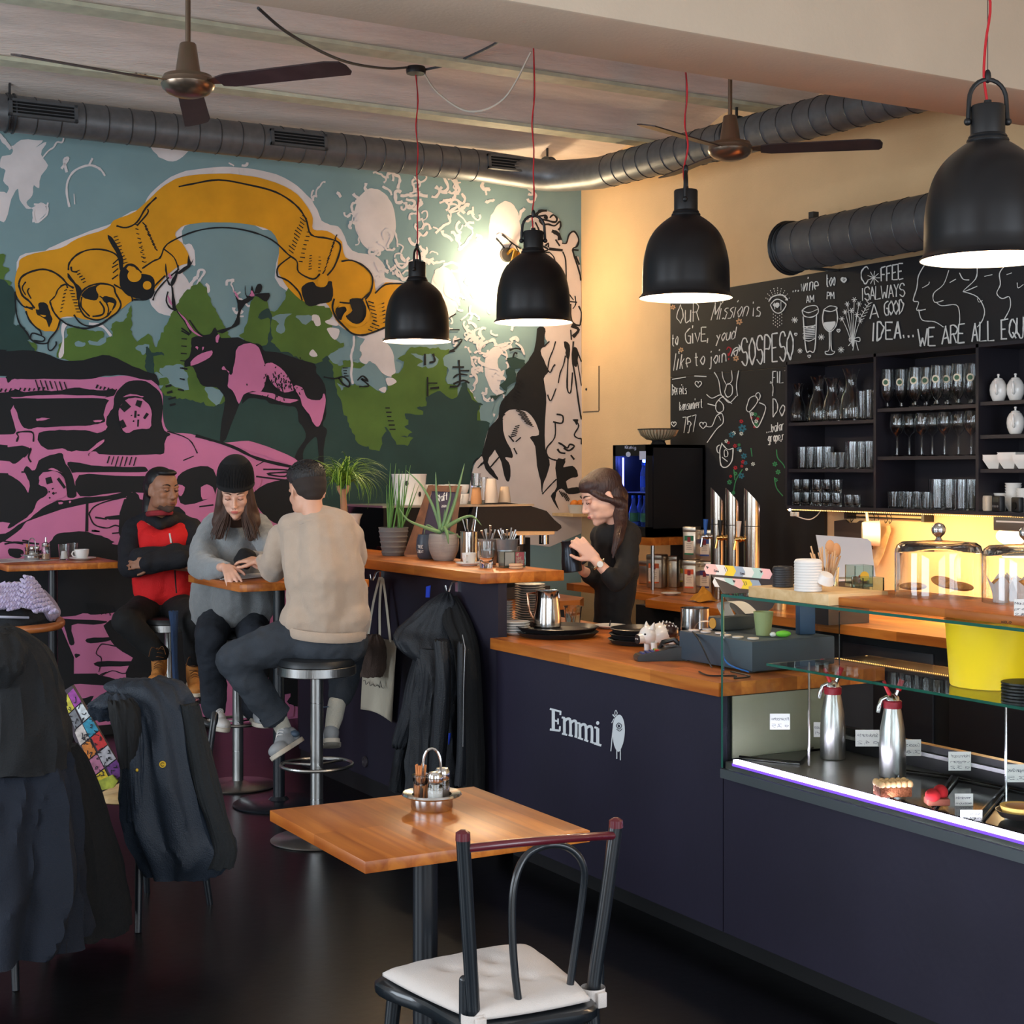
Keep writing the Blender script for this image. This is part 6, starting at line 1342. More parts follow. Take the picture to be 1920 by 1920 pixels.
# ================================================================ on top of the glass case
ZT=gz1
def T_(px,py): return onz(px,py,ZT)
def rect_z(name,lb,cat,corners,z0,z1,m,part='board'):
 P=[onz(px,py,z0) for px,py in corners]; c=sum(P,Vector())/len(P)
 t=thing(name,lb,cat,(c.x,c.y,z0)); MB().prism([(p.x,p.y) for p in P],z0,z1).build(part,m,t,world=True,smooth=False); return t
p1=T_(1416,1119); p2=T_(1545,1136)
wbx=thing('wooden_block','pale wooden block carrying the cup lids on the glass case','board',(3.3,3.7,ZT+.001))
MB().box(p2.x,p2.x+.24,p2.y-.02,p1.y,ZT+.0012,ZT+.036,.002).build('block',M_woodl,wbx,world=True)
ZK=ZT+.037
bx0,bx1,by0,by1=p2.x,p2.x+.24,p2.y-.02,p1.y
def lid_stack(px,py,n,r,m,lb,name,dz=.0075,f=None):
 p=onz(px,py,ZK); pr=None
 for k in range(n):
  w='bottom' if k==0 else 'top' if k==n-1 else '%s from bottom' % (ordn+['eleventh','twelfth'])[k]
  if pr is None: pr=MB().lathe([(0,.004),(r*.93,.004),(r,0),(r*1.02,.002),(r,.006),(r*.9,.012),(r*.86,.0125),(r*.8,.0095),(0,.0095)],n=28).build(name,m); o=pr
  else: o=pr.copy(); COL.objects.link(o)
  o.location=(p.x,p.y,ZK+.0005+k*dz); tag(o,'%s, %s' % (lb,w),'lid',lb.replace('in the','of the'))
 return p
lid_stack(1468,1100,8,.033,mat('lid_black',(36,36,40),.5),'black cup lid in the stack on the wooden block','takeaway_top')
lid_stack(1515,1108,11,.042,mat('lid_white',(232,226,220),.45),'white cup lid in the tall stack on the wooden block','takeaway_top',.0085)
p=onz(1546,1109,ZK); o=MB().lathe([(0,0),(.03,0),(.03,.004),(.02,.026),(.0,.028)],n=24,M=Matrix.Rotation(.5,3,'X')).build('takeaway_top',MATS['lid_white']); o.location=(p.x+.0,p.y,ZK+.016); tag(o,'single white cup lid leaning against the white lid stack','lid')
# jar with wooden cutlery
p=onz(1530,1098,ZK); wj=glass_thing('cutlery_glass','glass full of wooden spoons and stir sticks behind the white lids','glass',[(.033,0),(.036,.01),(.04,.09)],None); wj.location=(p.x+.09,p.y+.05,ZT+.0015)
stm=mat('birch_stick',(222,178,132),.7); random.seed(9)
for k in range(16):
 a=random.uniform(-.9,.9); h=random.uniform(.11,.15)
 b0=UV*random.uniform(-.015,.015)+fwv*random.uniform(-.015,.015)+Vector((0,0,.012)); b1=b0+UV*(-.045+.006*k)+fwv*random.uniform(-.02,.02)+Vector((0,0,h))
 MB().tube([b0,b1],.0026,5).build('stir_stick',stm,wj)
for dx,h in ((.01,.155),(.03,.145)):
 b1=UV*dx+Vector((0,0,h)); MB().tube([(0,0,.02),b1],.003,6).ell(b1,.016,.006,.024,14,8,M=Matrix.Rotation(-TH,3,'Z')).build('wooden_spoon',mat('spoon_wood',(206,148,98),.6),wj)
# square glass with red candle, square empty glass
def square_glass(lb,loc,w,h,rz=-.25):
 t=thing('square_glass',lb,'glass',loc,rz); th=.004
 mb=MB().box(-w,w,-w,w,0,.012)
 for (a,b,c,d) in ((-w,w,-w,-w+th),(-w,w,w-th,w),(-w,-w+th,-w+th,w-th),(w-th,w,-w+th,w-th)): mb.box(a,b,c,d,.0122,h)
 mb2=MB(); 
 mb2.prism([(-w,-w),(w,-w),(w,w),(-w,w)],0,.01)
 mb2.build('base',M_glassg,t,smooth=False)
 for (a,b,c,d) in ((-w,w,-w,-w+th),(-w,w,w-th,w),(-w,-w+th,-w+th,w-th),(w-th,w,-w+th,w-th)): MB().box(a,b,c,d,.0102,h).build('side',M_glassg,t,smooth=False)
 return t
p=T_(1622,1122); sg1=square_glass('empty square tealight glass at the front edge of the case top',(p.x+.03,p.y+.02,ZT+.001),.038,.065)
p=T_(1590,1102); sg2=square_glass('square glass holding red sweets with a round yellow sticker',(p.x+.07,p.y+.02,ZT+.001),.036,.075)
for k in range(8): MB().ell((random.uniform(-.02,.02),random.uniform(-.02,.02),.02+.006*(k % 3)),.009,.009,.009,8,6).build('red_sweet',mat('sweet_red',(150,20,40),.3),sg2)
MB().tube([(-.0,-.0375,.038),(-.0,-.039,.038)],.017,20).build('round_sticker',mat('sticker_yellow',(220,170,40),.6),sg2)
# serving board and two domes
pa_=T_(1655,1140); pb_=T_(1905,1172)
wbd=thing('serving_board','long oiled wooden serving board under the glass domes','board',(3.4,3.1,ZT+.001))
MB().box(3.15,3.52,2.0,3.66,ZT+.0012,ZT+.026,.003).build('board',M_woody,wbd,world=True)
mb=MB(); fx_=lambda x,y: onx(x,y,3.1495); write(mb,fx_,'KOLO',1878,1168,1896,1169,4,4,1,gap=.1)
mb.build('brand_mark',mat('burn_brown',(70,40,25),.8),wbd,world=True,smooth=False,weld=False)['kind']='stuff'
ZD=ZT+.0265
def dome(px,py,r,h,lb):
 p=onz(px,py,ZD); t=thing('glass_dome',lb,'glass dome',(p.x,p.y,ZD+.001),0,'glass cake domes')
 out=[(r,0),(r,h-.03),(r-.006,h-.012),(r-.02,h-.002),(.02,h+.004),(0,h+.0045)]; inn=[(max(a-.0025,0),z-.0025 if z > 0 else 0) for a,z in out[::-1]]; inn.append(out[0])
 MB().lathe(out+inn[1:],n=48,cap=False).build('dome',M_glass,t)
 MB().lathe([(0,h+.004),(.012,h+.005),(.007,h+.012),(.012,h+.018)]+[(.022*sin(a),h+.036-.022*cos(a)) for a in [0.6+i*.42 for i in range(7)]],n=24).build('knob',M_chrome,t)
 return t,p
d1,pd1=dome(1760,1118,.13,.165,'left glass cake dome with a chrome knob, covering cookies'); 
d2_,pd2=dome(1925,1130,.125,.165,'right glass cake dome with a chrome knob, covering muffins in paper')
ck_=mat('cookie',(206,140,72),.9,bump=.8,bscale=90,var=.2,vscale=30)
for i,(dx,dy,rz_,t_) in enumerate(((-.07,.03,0,.0),(.01,-.03,0,.35),(.05,-.045,0,.15))):
 o=MB().ell((0,0,0),.042,.042,.012,20,8,M=Matrix.Rotation(t_,3,'X')).build('cookie',ck_); v=pd1+UV*dx+fwv*dy; o.location=(v.x,v.y,ZD+.016+abs(t_)*.03); tag(o,'brown cookie under the left glass dome, %s' % row(3)[i],'cookie','cookies under the glass dome')
mp_=mat('muffin_paper',(228,218,212),.7)
def muffin(dx,dy,lb):
 v=pd2+UV*dx+fwv*dy; t=thing('muffin',lb,'muffin',(v.x,v.y,ZD+.001),dx*9,'muffins under the glass dome')
 n=16; vs=[]
 for i,(r,z) in enumerate(((.021,0),(.024,.03),(.034,.06))):
  for j in range(n):
   a=2*pi*j/n; k=(1 if j % 4==0 else -.3 if j % 4==2 else .2)
   zz=z+(.022*k if i==2 else 0); rr=r+(.008*k if i==2 else 0); vs.append((cos(a)*rr,sin(a)*rr,zz))
 MB().add(vs,[list(range(n))[::-1]]+[(i*n+j,i*n+(j+1) % n,(i+1)*n+(j+1) % n,(i+1)*n+j) for i in range(2) for j in range(n)]).build('paper_case',mp_,t,smooth=False)
 MB().ell((0,0,.052),.026,.026,.018,16,8).build('crumb_top',ck_,t)
muffin(-.075,-.0,'muffin in folded white paper, leftmost under the right dome'); muffin(-.02,-.05,'muffin in folded white paper, front under the right dome'); muffin(-.015,.045,'muffin in folded white paper, back under the right dome'); muffin(.06,.0,'muffin in folded white paper, right edge of the right dome')
def card(px,py,w,h,f,lines,lb,mir=False,tilt=0):
 c=atf(px,py,f); t=thing('price_card',lb,'card',tuple(c-Vector((0,0,h/2))),-TH+tilt,'handwritten price cards')
 MB().box(-w/2,w/2,0,.0012,0,h).build('card',mat('card_white',(226,226,222),.7),t,smooth=False)
 mb=MB()
 for i,s in enumerate(lines):
  yy=h-(i+1)*h/(len(lines)+.4)
  fn_=(lambda x,y: Vector((-x/1000,-.0006,-y/1000))) if mir else (lambda x,y: Vector((x/1000,-.0006,-y/1000)))
  write(mb,fn_,s,-w*440,-yy*1000,w*400,-yy*1000+random.uniform(-1,1),h*1000/(len(lines)+1)*.55,None,.9,.1,gap=.15,jit=.06)
 mb.build('handwriting',mat('ink',(50,56,76),.7),t,smooth=False,weld=False)['kind']='stuff'
 return t
cdp=T_(1911,1160); c_=card(1912,1141,.03,.05,4.05,['Mais','pro','2,8'],'white handwritten price card in front of the muffins')

# ================================================================ inside the case
ZI=.6555
def I_(px,py,z=ZI): return onz(px,py,z)
def whipper(px,py,lb):
 p=I_(px,py); t=thing('cream_whipper',lb,'cream whipper',(p.x,p.y,ZI+.001),-TH,'steel cream whippers in the case')
 MB().lathe([(0,0),(.04,0),(.0415,.004),(.0415,.1),(.038,.15),(.029,.2),(.026,.215),(0,.215)],n=32).build('flask',M_steel,t)
 MB().lathe([(0,.214),(.028,.214),(.029,.218),(.029,.236),(.026,.239),(0,.239)],n=28).build('red_collar',mat('collar_red',(150,24,40),.4),t)
 MB().lathe([(0,.238),(.022,.238),(.02,.248),(.01,.258),(0,.26)],n=20).build('head',M_chrome,t)
 MB().tube([(-.015,0,.25),(-.035,0,.24),(-.043,0,.215),(-.046,0,.2)],[.006,.007,.0075,.006],10).build('lever',M_chrome,t)
 MB().tube([(-.008,0,.255),(-.028,0,.295)],[.007,.005],10).build('red_nozzle',mat('nozzle_red',(200,20,36),.4),t)
 MB().tube([(.01,0,.252),(.018,0,.272)],.007,10).build('nozzle_joint',M_chrome,t)
 MB().tube([(.018,0,.27),(.03,0,.298)],[.009,.008],10).build('red_cap',MATS['nozzle_red'],t)
whipper(1562,1422,'steel cream whipper with red collar, left of the two in the case'); whipper(1674,1456,'steel cream whipper with red collar, right of the two in the case')
# yellow bin on the glass shelf
ZS=1.0
p=onz(1858,1289,ZS); yb=thing('yellow_bin','bright yellow tapered bin standing on the glass shelf of the case','bin',(p.x+.03,p.y+.03,ZS+.001))
MB().lathe(hollow([(.11,0),(.112,.003),(.125,.178),(.13,.182)],.003,.004),n=40).build('body',mat('bin_yellow',(255,218,8),.5),yb)
for k in range(7):
 p=onz(1925,1318,ZS); o=MB().prism(ellp(0,0,.07,.06),0,.005).build('black_plate',M_dkplastic); o.location=(p.x,p.y,ZS+.001+k*.0085); tag(o,'black slate plate in the stack by the yellow bin, %s' % ('bottom' if k==0 else 'top' if k==6 else ordn[k]+' from bottom'),'plate','black plates on the glass shelf')
# trays with cake
def cake_tray(corners,lb):
 P=[I_(px,py,ZI+.004) for px,py in corners]; P=[Vector((min(max(q.x,3.155),3.575),q.y,q.z)) for q in P]; c=sum(P,Vector())/4; t=thing('cake_tray',lb,'tray',(c.x,c.y,ZI+.001),0,'black cake trays')
 MB().prism([(q.x,q.y) for q in P],ZI+.0012,ZI+.004).build('plate',mat('tray_glossy',(34,34,34),.12),t,world=True,smooth=False)
 MB().tube([(q.x,q.y,ZI+.009) for q in P],.004,6,closed=True).build('rim',mat('tray_rim',(40,38,36),.15),t,world=True)
cake_tray([(1600,1512),(1690,1446),(1785,1458),(1690,1530)],'black tray under the caramel cake slice')
cake_tray([(1700,1530),(1797,1462),(1885,1478),(1785,1548)],'black tray under the red cake')
cake_tray([(1800,1552),(1893,1480),(1990,1500),(1900,1580)],'black tray under the round tart')
cake_tray([(1378,1420),(1420,1390),(1528,1400),(1500,1432)],'black empty tray at the left end of the case')
p=I_(1674,1500); s1=thing('caramel_slice','slice of brown cake topped with piped caramel cream','cake',(p.x,p.y,ZI+.0135),-TH+.15)
MB().box(-.048,.048,-.03,.03,0,.03,.003).build('sponge',mat('sponge_brown',(120,66,34),.9,bump=.8,bscale=120),s1)
cm=mat('caramel_cream',(224,180,128),.6)
for i in range(6):
 for j in range(3): MB().ell((-.042+.017*i,-.022+.021*j,.036),.011,.011,.012,10,6).build('cream_dollop',cm,s1)
p=I_(1757,1518); s2=thing('red_cake','pair of red velvet-coated half-round cakes on a brown base','cake',(p.x,p.y,ZI+.0135),-TH)
rv=mat('red_velvet',(150,8,16),.95)
MB().box(-.03,.034,-.018,.03,0,.02,.004).build('base',mat('cake_brown',(110,56,40),.9),s2)
MB().ell((-.013,-.006,.028),.022,.02,.02,18,10).build('red_dome',rv,s2); MB().ell((.014,.014,.032),.022,.02,.023,18,10).build('red_dome',rv,s2)
p=I_(1915,1540); s3=thing('round_tart','round yellow tart in a black baking tin','tart',(p.x,p.y,ZI+.0135),0)
MB().lathe([(0,0),(.05,0),(.065,.018),(.068,.018),(.055,-.0),(0,-.001)],n=36).build('tin',mat('tin_black',(34,30,28),.3),s3)
MB().lathe([(0,.012),(.05,.012),(.056,.03),(.0,.026)],n=36).build('filling',mat('tart_yellow',(226,180,96),.7,bump=.5),s3)
MB().lathe([(0,.0265),(.045,.0285),(.03,.031),(0,.0315)],n=24).build('topping',mat('tart_brown',(160,96,50),.5),s3)
o=MB().ell((0,0,0),.02,.016,.014,12,8).build('cookie',ck_); p=I_(1368,1402); o.location=(p.x,p.y,ZI+.03); tag(o,'small pastry at the far left end of the case','pastry')
random.seed(12)
def fw_of(px,py,z): return (z-H)/ray(px,py).z
for px,py,w,h,f,ln,lb,mir in ((1463,1353,.065,.052,5.0,['Rosensche','a 3,5'],'handwritten price card at the back of the case, leftmost',True),(1535,1368,.03,.048,4.95,['Nuss','pfl'],'narrow price card half hidden behind the left whipper',True),
          (1627,1384,.075,.052,4.8,['Schokotorte','a 4,2'],'handwritten price card between the two cream whippers',True),(1712,1402,.05,.05,4.65,['Cassis','3,8'],'handwritten price card right of the right whipper',True),
          (1800,1427,.065,.055,4.45,['Mohnzopf','vegan','a 3,2'],'handwritten price card above the red cake',True),(1906,1450,.06,.05,4.3,['Vegan Choc','3,5'],'handwritten price card at the right frame edge of the case',True),
          (1822,1529,.06,.03,4.2,['Zitronen loaf','mit Mohn'],'handwritten card reading Zitronen loaf at the front of the case',False),(1808,1500,.05,.035,4.2,['Himbeer','mousse'],'pale card lying on the tray behind the red cake',False)):
 f2=f if not mir or px < 1500 else min(3.555/ray(px,py).x,5.22)
 if py==1500: f2=4.38
 card(px,py,w*f2/f,h*f2/f,f2,ln,lb,mir)
# shallow things seen through the case: flower-green cup and blue carton on the cash drawer
lathe_thing('green_cup','pale green cup seen through the glass on the cash drawer','cup',[(0,0),(.026,0),(.036,.085),(.033,.085),(.024,.01),(0,.008)],(3.5,4.32,ZC+.1135),mat('pale_green',(150,160,110),.5))
t=thing('blue_carton','dark blue carton standing behind the cash drawer, seen through glass','carton',(3.66,4.28,ZC+.1135),-.3); MB().box(-.03,.03,-.02,.02,0,.13,.002).build('box',mat('carton_blue',(30,60,92),.5),t)
t=thing('green_toy','small bright green and white figurine lying on the cash drawer','figurine',(3.52,4.235,ZC+.1135),-.5)
MB().ell((0,0,.012),.028,.012,.012,12,8).build('green_part',mat('toy_green',(110,200,50),.4),t); MB().ell((-.036,0,.01),.012,.009,.009,10,6).build('white_part',M_white,t)
# kitchen clutter above the worktop at the coffee end
sp_=thing('stock_pot','wide steel pot with ladles on the coffee counter beside the barista','pot',(4.52,8.35,ZB+.001))
kz=Z_(1045,1065,8.1)
MB().box(-.26,.26,-.2,.3,0,0.33,.004).build('stand',mat('stand_steel',(70,66,62),.35,metal=.7),sp_)
MB().lathe([(0,.331),(.135,.331),(.14,.336),(.14,.44),(.145,.444),(.136,.444),(.134,.34),(0,.34)],n=36).build('pot',M_steel,sp_)
MB().tube(catmull([(-.08,-.13,.43),(-.04,-.17,.42),(.02,-.17,.42),(.05,-.13,.43)],5),.005,6).build('handle',M_chrome,sp_)
for k in range(4): a=k*1.1; MB().tube([(.05*cos(a),.05*sin(a),.36),(.09*cos(a+.6),.09*sin(a+.6),.5)],.005,6).ell((.09*cos(a+.6),.09*sin(a+.6),.51),.024,.024,.012,10,6).build('ladle',[M_steel,M_dkplastic][k % 2],sp_)
t=thing('white_basket','small white basket of oranges behind the barista','basket',(4.95,8.9,1.0)); 
t.location=tuple(ony(1084,957,9.2)-Vector((0,0,.02)))
MB().lathe([(.04,0),(.06,.0),(.075,.06),(.078,.062),(.072,.06),(.055,.006),(0,.004)],n=24).build('basket',mat('basket_white',(206,206,200),.6),t)
for dx in (-.03,.02): MB().ell((dx,0,.065),.032,.032,.03,14,8).build('orange',mat('orange_fruit',(226,130,40),.6),t)
b=t.location; rk=thing('wall_board','small pale wall board holding the orange basket behind the barista','shelf',(b.x,9.2,b.z-.02)); MB().box(b.x-.12,b.x+.12,9.08,9.355,b.z-.02,b.z-.001).build('board',M_woodl,rk,world=True,smooth=False)
sy=thing('syrup_bottles','spice jar with a red lid on the coffee counter below the pot','jar',(3.95,7.6,ZB+.001)); MB().lathe([(0,0),(.035,0),(.036,.1),(.03,.115),(0,.115)],n=18).build('jar',mat('spice_amber',(190,130,60),.2),sy); MB().tube([(0,0,.115),(0,0,.135)],.033,18).build('lid',mat('lid_red',(180,30,40),.4),sy)
sy.name='spice_jar'
# ================================================================ tables, stools, chairs, coats, bags
M_dark=mat('black_paint',(24,28,34),.35,coat=.3)
def condiment_set(lb,loc,rz=0,s=1.0):
 t=thing('condiment_set',lb,'condiment set',loc,rz); t.scale=(s,s,s)
 MB().lathe([(0,0),(.040,0),(.042,.004),(.042,.022),(.056,.026),(.060,.029),(.058,.033),(.04,.03),(.038,.01),(0,.008)],n=36).build('tray',M_chrome,t)
 hp=[(0,0,.02),(0,0,.09)]+[(sin(a)*.020-.0,0,.10+.02*(1-cos(a))) for a in (0.3,.8)]
 MB().tube(catmull([(-.018,0,.01),(-.018,0,.085),(-.012,0,.112),(0,0,.12),(.012,0,.112),(.018,0,.085),(.018,0,.01)],5),.0028,6).build('handle',M_chrome,t)
 for i,(x,y,c,h) in enumerate(((0.008,-.024,(236,234,228),.05),(.02,.018,(120,104,92),.056))):
  MB().lathe(hollow([(.014,.009),(.015,.012),(.015,.055),(.012,.06)],.0015,.003),(x,y,0),n=16).build('shaker_glass',M_glass,t)
  MB().tube([(x,y,.013),(x,y,.042)],.0128,14).build('filling',mat('filling_%d' % i,c,.8),t)
  MB().lathe([(.0145,.058),(.0155,.06),(.0155,.072),(.012,.078),(0,.08)],(x,y,0),n=16).build('shaker_cap',M_chrome,t)
 MB().lathe(hollow([(.015,.009),(.016,.07)],.0015,.003),(-.022,.0,0),n=16).tube([(-.022+.017*cos(a),.017*sin(a),.066) for a in [2*pi*i/16 for i in range(16)]],.002,6,closed=True).build('toothpick_glass',M_glass,t)
 random.seed(3); 
 for k in range(12): a=random.uniform(0,6.28); MB().tube([(-.022+cos(a)*.008,sin(a)*.008,.014),(-.022+cos(a+1)*.010,sin(a+1)*.010,.088)],.0016,4).build('sugar_stick',mat('stick_orange',(206,130,74),.7),t)
 return t
def pole_table(lb,x0,x1,y0,y1,z,th,cx=None,cy=None,pr=.028,br=.22,m=None,name='bar_table'):
 cx=cx or (x0+x1)/2; cy=cy or (y0+y1)/2
 t=thing(name,lb,'table',(cx,cy,0))
 MB().box(x0,x1,y0,y1,z-th,z,.002).build('tabletop',m or M_woody,t,world=True)
 MB().tube([(cx,cy,.02),(cx,cy,z-th-.012)],pr,20).build('pole',M_dark,t,world=True)
 MB().box(cx-.12,cx+.12,cy-.12,cy+.12,z-th-.012,z-th-.001).build('top_plate',M_dark,t,world=True,smooth=False)
 MB().lathe([(0,0),(br,0),(br+.002,.006),(br-.01,.014),(.05,.024),(.035,.04),(0,.04)],(cx,cy,0.001),n=44).build('base',M_dark,t,world=True)
 return t
ta=onz(507,1519,.75); tb=onz(684,1616,.75); tc=onz(1104,1557,.75); td=onz(890,1474,.75)
tx0=(ta.x+tb.x)/2; tx1=(tc.x+td.x)/2; ty0=(tb.y+tc.y)/2; ty1=(ta.y+td.y)/2
pole_table('square wooden cafe table in the foreground carrying a condiment set',tx0,tx1,ty0,ty1,.75,.028,pr=.031,br=.24,name='cafe_table')
p=onz(813,1518,.75); condiment_set('chrome condiment set with toothpicks and salt on the foreground table',(p.x,p.y+.01,.7505),-TH,1.28)
pole_table('high wooden table between the seated woman and man, menu sheets on top',2.36,3.0,6.62,7.36,1.10,.035,2.695,7.0)
pole_table('high wooden table at the left by the mural with cup and condiments',1.74,2.37,8.57,9.2,1.10,.035,2.05,8.86)

M_seatpad=mat('stool_black',(26,30,34),.42)
def stool(lb,x,y,zt,r=.165):
 t=thing('bar_stool',lb,'stool',(x,y,0),0,'black padded chrome bar stools')
 MB().lathe([(0,zt),(r-.03,zt),(r-.008,zt-.006),(r,zt-.02),(r+.001,zt-.032),(0,zt-.034)],n=44).build('seat_pad',M_seatpad,t)
 MB().lathe([(0,zt-.0345),(r+.004,zt-.0345),(r+.006,zt-.036),(r+.006,zt-.072),(r+.002,zt-.075),(0,zt-.075)],n=44).build('seat_rim',M_steel,t)
 MB().tube([(0,0,.02),(0,0,zt-.076)],.028,20).build('column',M_steel,t)
 for zz in (.18,.60): MB().tube([(0,0,zz),(0,0,zz+.003)],.0285,20).build('column_ring',M_chrome,t)
 MB().tube([(cos(a)*.155,sin(a)*.155,.33) for a in [2*pi*i/40 for i in range(40)]],.008,8,closed=True).build('foot_ring',M_steel,t)
 for a in (.3,.3+2*pi/3,.3+4*pi/3): MB().tube([(.02*cos(a),.02*sin(a),.33),(.15*cos(a),.15*sin(a),.33)],.005,6).build('ring_spoke',M_steel,t)
 MB().lathe([(0,0),(.2,0),(.202,.004),(.195,.01),(.06,.016),(.035,.03),(0,.03)],c=(0,0,.001),n=44).build('base',M_steel,t)
 return t
s1x=onz(594,1232,.80); stool('black padded bar stool with chrome rim under the man in beige',s1x.x,s1x.y,.80)
s2x=onz(446,1470,.01); stool('bar stool under the woman in the grey sweater',s2x.x,s2x.y,.80)
s3x=onz(318,1156,.8); stool('bar stool under the man in the red vest',s3x.x,s3x.y,.80)

# foreground bentwood chair, its back to the camera
M_chair=mat('chair_black',(22,28,34),.32,coat=.4); M_wine=mat('chair_wine',(92,22,36),.3,coat=.5)
ch=thing('cafe_chair','black bentwood cafe chair in the foreground with a worn wine-red top rail','chair',tuple(onz(950,1840,.0)))
zse=.455
sA,sB,sC,sD=[onz(*q,zse+.02) for q in ((702,1818),(990,1762),(1120,1868),(890,1908))]
cs_=(sA+sB+sC+sD)/4
ch.location=(cs_.x,cs_.y,0)
ring=catmull([sA,(sA+sB)/2+(sB-sC)*.04,sB,(sB+sC)/2,sC,(sC+sD)/2-(sB-sC)*.03,sD,(sA+sD)/2],5,True)
def shrink(P,c,k,z): return [Vector((c.x+(p.x-c.x)*k,c.y+(p.y-c.y)*k,z)) for p in P]
def layered(rings,m,name,par):
 n=len(rings[0]); mb=MB(); mb.add([v for r in rings for v in r],[(i*n+j,i*n+(j+1) % n,(i+1)*n+(j+1) % n,(i+1)*n+j) for i in range(len(rings)-1) for j in range(n)]+[list(range(n))[::-1],[(len(rings)-1)*n+j for j in range(n)]]); return mb.build(name,m,par,world=True)
layered([shrink(ring,cs_,.97,zse-.03),shrink(ring,cs_,1.0,zse-.022),shrink(ring,cs_,1.0,zse-.006),shrink(ring,cs_,.97,zse)],M_chair,'seat',ch)
# posts (rear legs run up to the back)
def P3(px,py,f): return atf(px,py,f)
pl_t=P3(868,1572,3.20); pl_b=P3(887,1895,3.24); pr_t=P3(1155,1548,3.42); pr_b=P3(1112,1862,3.40)
dn=Vector((0,0,-1)); bk_=((pl_b+pr_b)/2-cs_); bk_.z=0; bk_.normalize()
for a,b in ((pl_t,pl_b),(pr_t,pr_b)):
 foot=Vector((b.x+bk_.x*.06,b.y+bk_.y*.06,0.0)); leg_=catmull([a,lerp(a,b,.5),b,Vector((b.x+bk_.x*.01,b.y+bk_.y*.01,zse-.12)),foot],5)
 n_=len(leg_); MB().tube(leg_,[.0155 if i < n_*.6 else .0155-.004*(i/n_-.6)/.4 for i in range(n_)],14).build('leg',M_chair,ch,world=True)
 MB().tube([a-Vector((0,0,.004)),a+Vector((0,0,.012)),a+Vector((0,0,.018))],[.0162,.0155,.006],14).build('post_cap',M_wine,ch,world=True)
rail=catmull([pl_t-Vector((0,0,.022)),lerp(pl_t,pr_t,.3)-bk_*-.03+Vector((0,0,-.012)),lerp(pl_t,pr_t,.7)+bk_*.03+Vector((0,0,-.012)),pr_t-Vector((0,0,.022))],6)
MB().tube(rail,.0095,12).build('top_rail',M_wine,ch,world=True)
loop=catmull([P3(985,1960,3.28),P3(966,1830,3.29),P3(960,1720,3.3),P3(966,1650,3.31),P3(988,1604,3.33),P3(1030,1584,3.34),P3(1070,1592,3.36),P3(1094,1625,3.37),P3(1092,1680,3.38),P3(1078,1780,3.38),P3(1062,1900,3.37),P3(1056,1960,3.36)],5)
MB().tube(loop,.0085,12).build('inner_loop',M_chair,ch,world=True)
for q in (sA,sB):
 d_=(q-cs_); d_.z=0; d_.normalize(); MB().tube([Vector((q.x-d_.x*.05,q.y-d_.y*.05,zse-.025)),Vector((q.x,q.y,0))],[.018,.012],12).build('leg',M_chair,ch,world=True)
for c_,o_ in ((pl_b,(-14,-62,3.22)),(pr_b,(14,-72,3.42))):
 q=P3(870 if c_ is pl_b else 1124,1838 if c_ is pl_b else 1812,3.24 if c_ is pl_b else 3.43)
 MB().tube([q,Vector((q.x,q.y,zse-.01))],.011,10).ell(q,.011,.011,.011,10,6).build('brace',M_chair,ch,world=True)
# seat cushion
cu=thing('seat_cushion','off-white tufted seat cushion tied to the foreground chair','cushion',(cs_.x,cs_.y,zse))
n=34; A_,B__,C_,D_=[q+(q-cs_)*-.02 for q in (sA,sB,sC,sD)]
tuft=[(.3,.3),(.3,.68),(.62,.3),(.66,.66),(.48,.5)]
def cush(u,v,top):
 p=lerp(lerp(A_,B__,u),lerp(D_,C_,u),v)
 ru=2*u-1; rv=2*v-1; k=max(abs(ru),abs(rv)); pinch=(1-abs(ru)**5)*(1-abs(rv)**5)
 sag=1-.05*(ru*ru*rv*rv)
 p=cs_+(p-cs_)*sag
 h=.024*pinch**.5
 if top:
  for a,b in tuft: h -= .011*math.exp(-((u-a)**2+(v-b)**2)/.0022)+.004*math.exp(-((u-a)**2+(v-b)**2)/.012)
  h+=.0018*noise.noise(Vector((u*9,v*9,0)))
  return Vector((p.x,p.y,zse+.014+h))
 return Vector((p.x,p.y,zse+.003+.004*(1-pinch)))
vs=[cush(i/n,j/n,True) for i in range(n+1) for j in range(n+1)]+[cush(i/n,j/n,False) for i in range(n+1) for j in range(n+1)]
m_=(n+1)**2; fs=[]
for i in range(n):
 for j in range(n):
  a=i*(n+1)+j; fs+=[(a,a+n+1,a+n+2,a+1),(a+m_,a+1+m_,a+n+2+m_,a+n+1+m_)]
for i in range(n):
 for (a,b) in ((i,i+1),(n*(n+1)+i,n*(n+1)+i+1),(i*(n+1),(i+1)*(n+1)),(i*(n+1)+n,(i+1)*(n+1)+n)): fs.append((a,b,b+m_,a+m_))
M_cush=mat('cushion_cream',(214,205,198),.9,bump=.25,bscale=400,sheen=.2)
MB().add(vs,fs).build('pad',M_cush,cu,world=True,wang=180)
for c_ in (pl_b,pr_b):
 q=Vector((c_.x,c_.y,zse+.012)); mb=MB()
 R0=.027; rg_=[Vector((q.x+cos(a)*R0,q.y+sin(a)*R0,0)) for a in [2*pi*i/24 for i in range(24)]]
 vs=[]
 for v in rg_: vs+=[v+Vector((0,0,zse-.008)),v+Vector((0,0,zse+.018))]
 mb.add(vs,[(2*i,(2*i+2) % 48,(2*i+3) % 48,2*i+1) for i in range(24)])
 for v in [Vector((cos(a),sin(a),0)) for a in ()]: pass
 mb.box(q.x-bk_.x*-.02-.012,q.x-bk_.x*-.02+.012,q.y+bk_.y*.03-.006,q.y+bk_.y*.03+.006,zse-.02,zse+.014,.003)
 mb.build('tie',M_cush,cu,world=True)

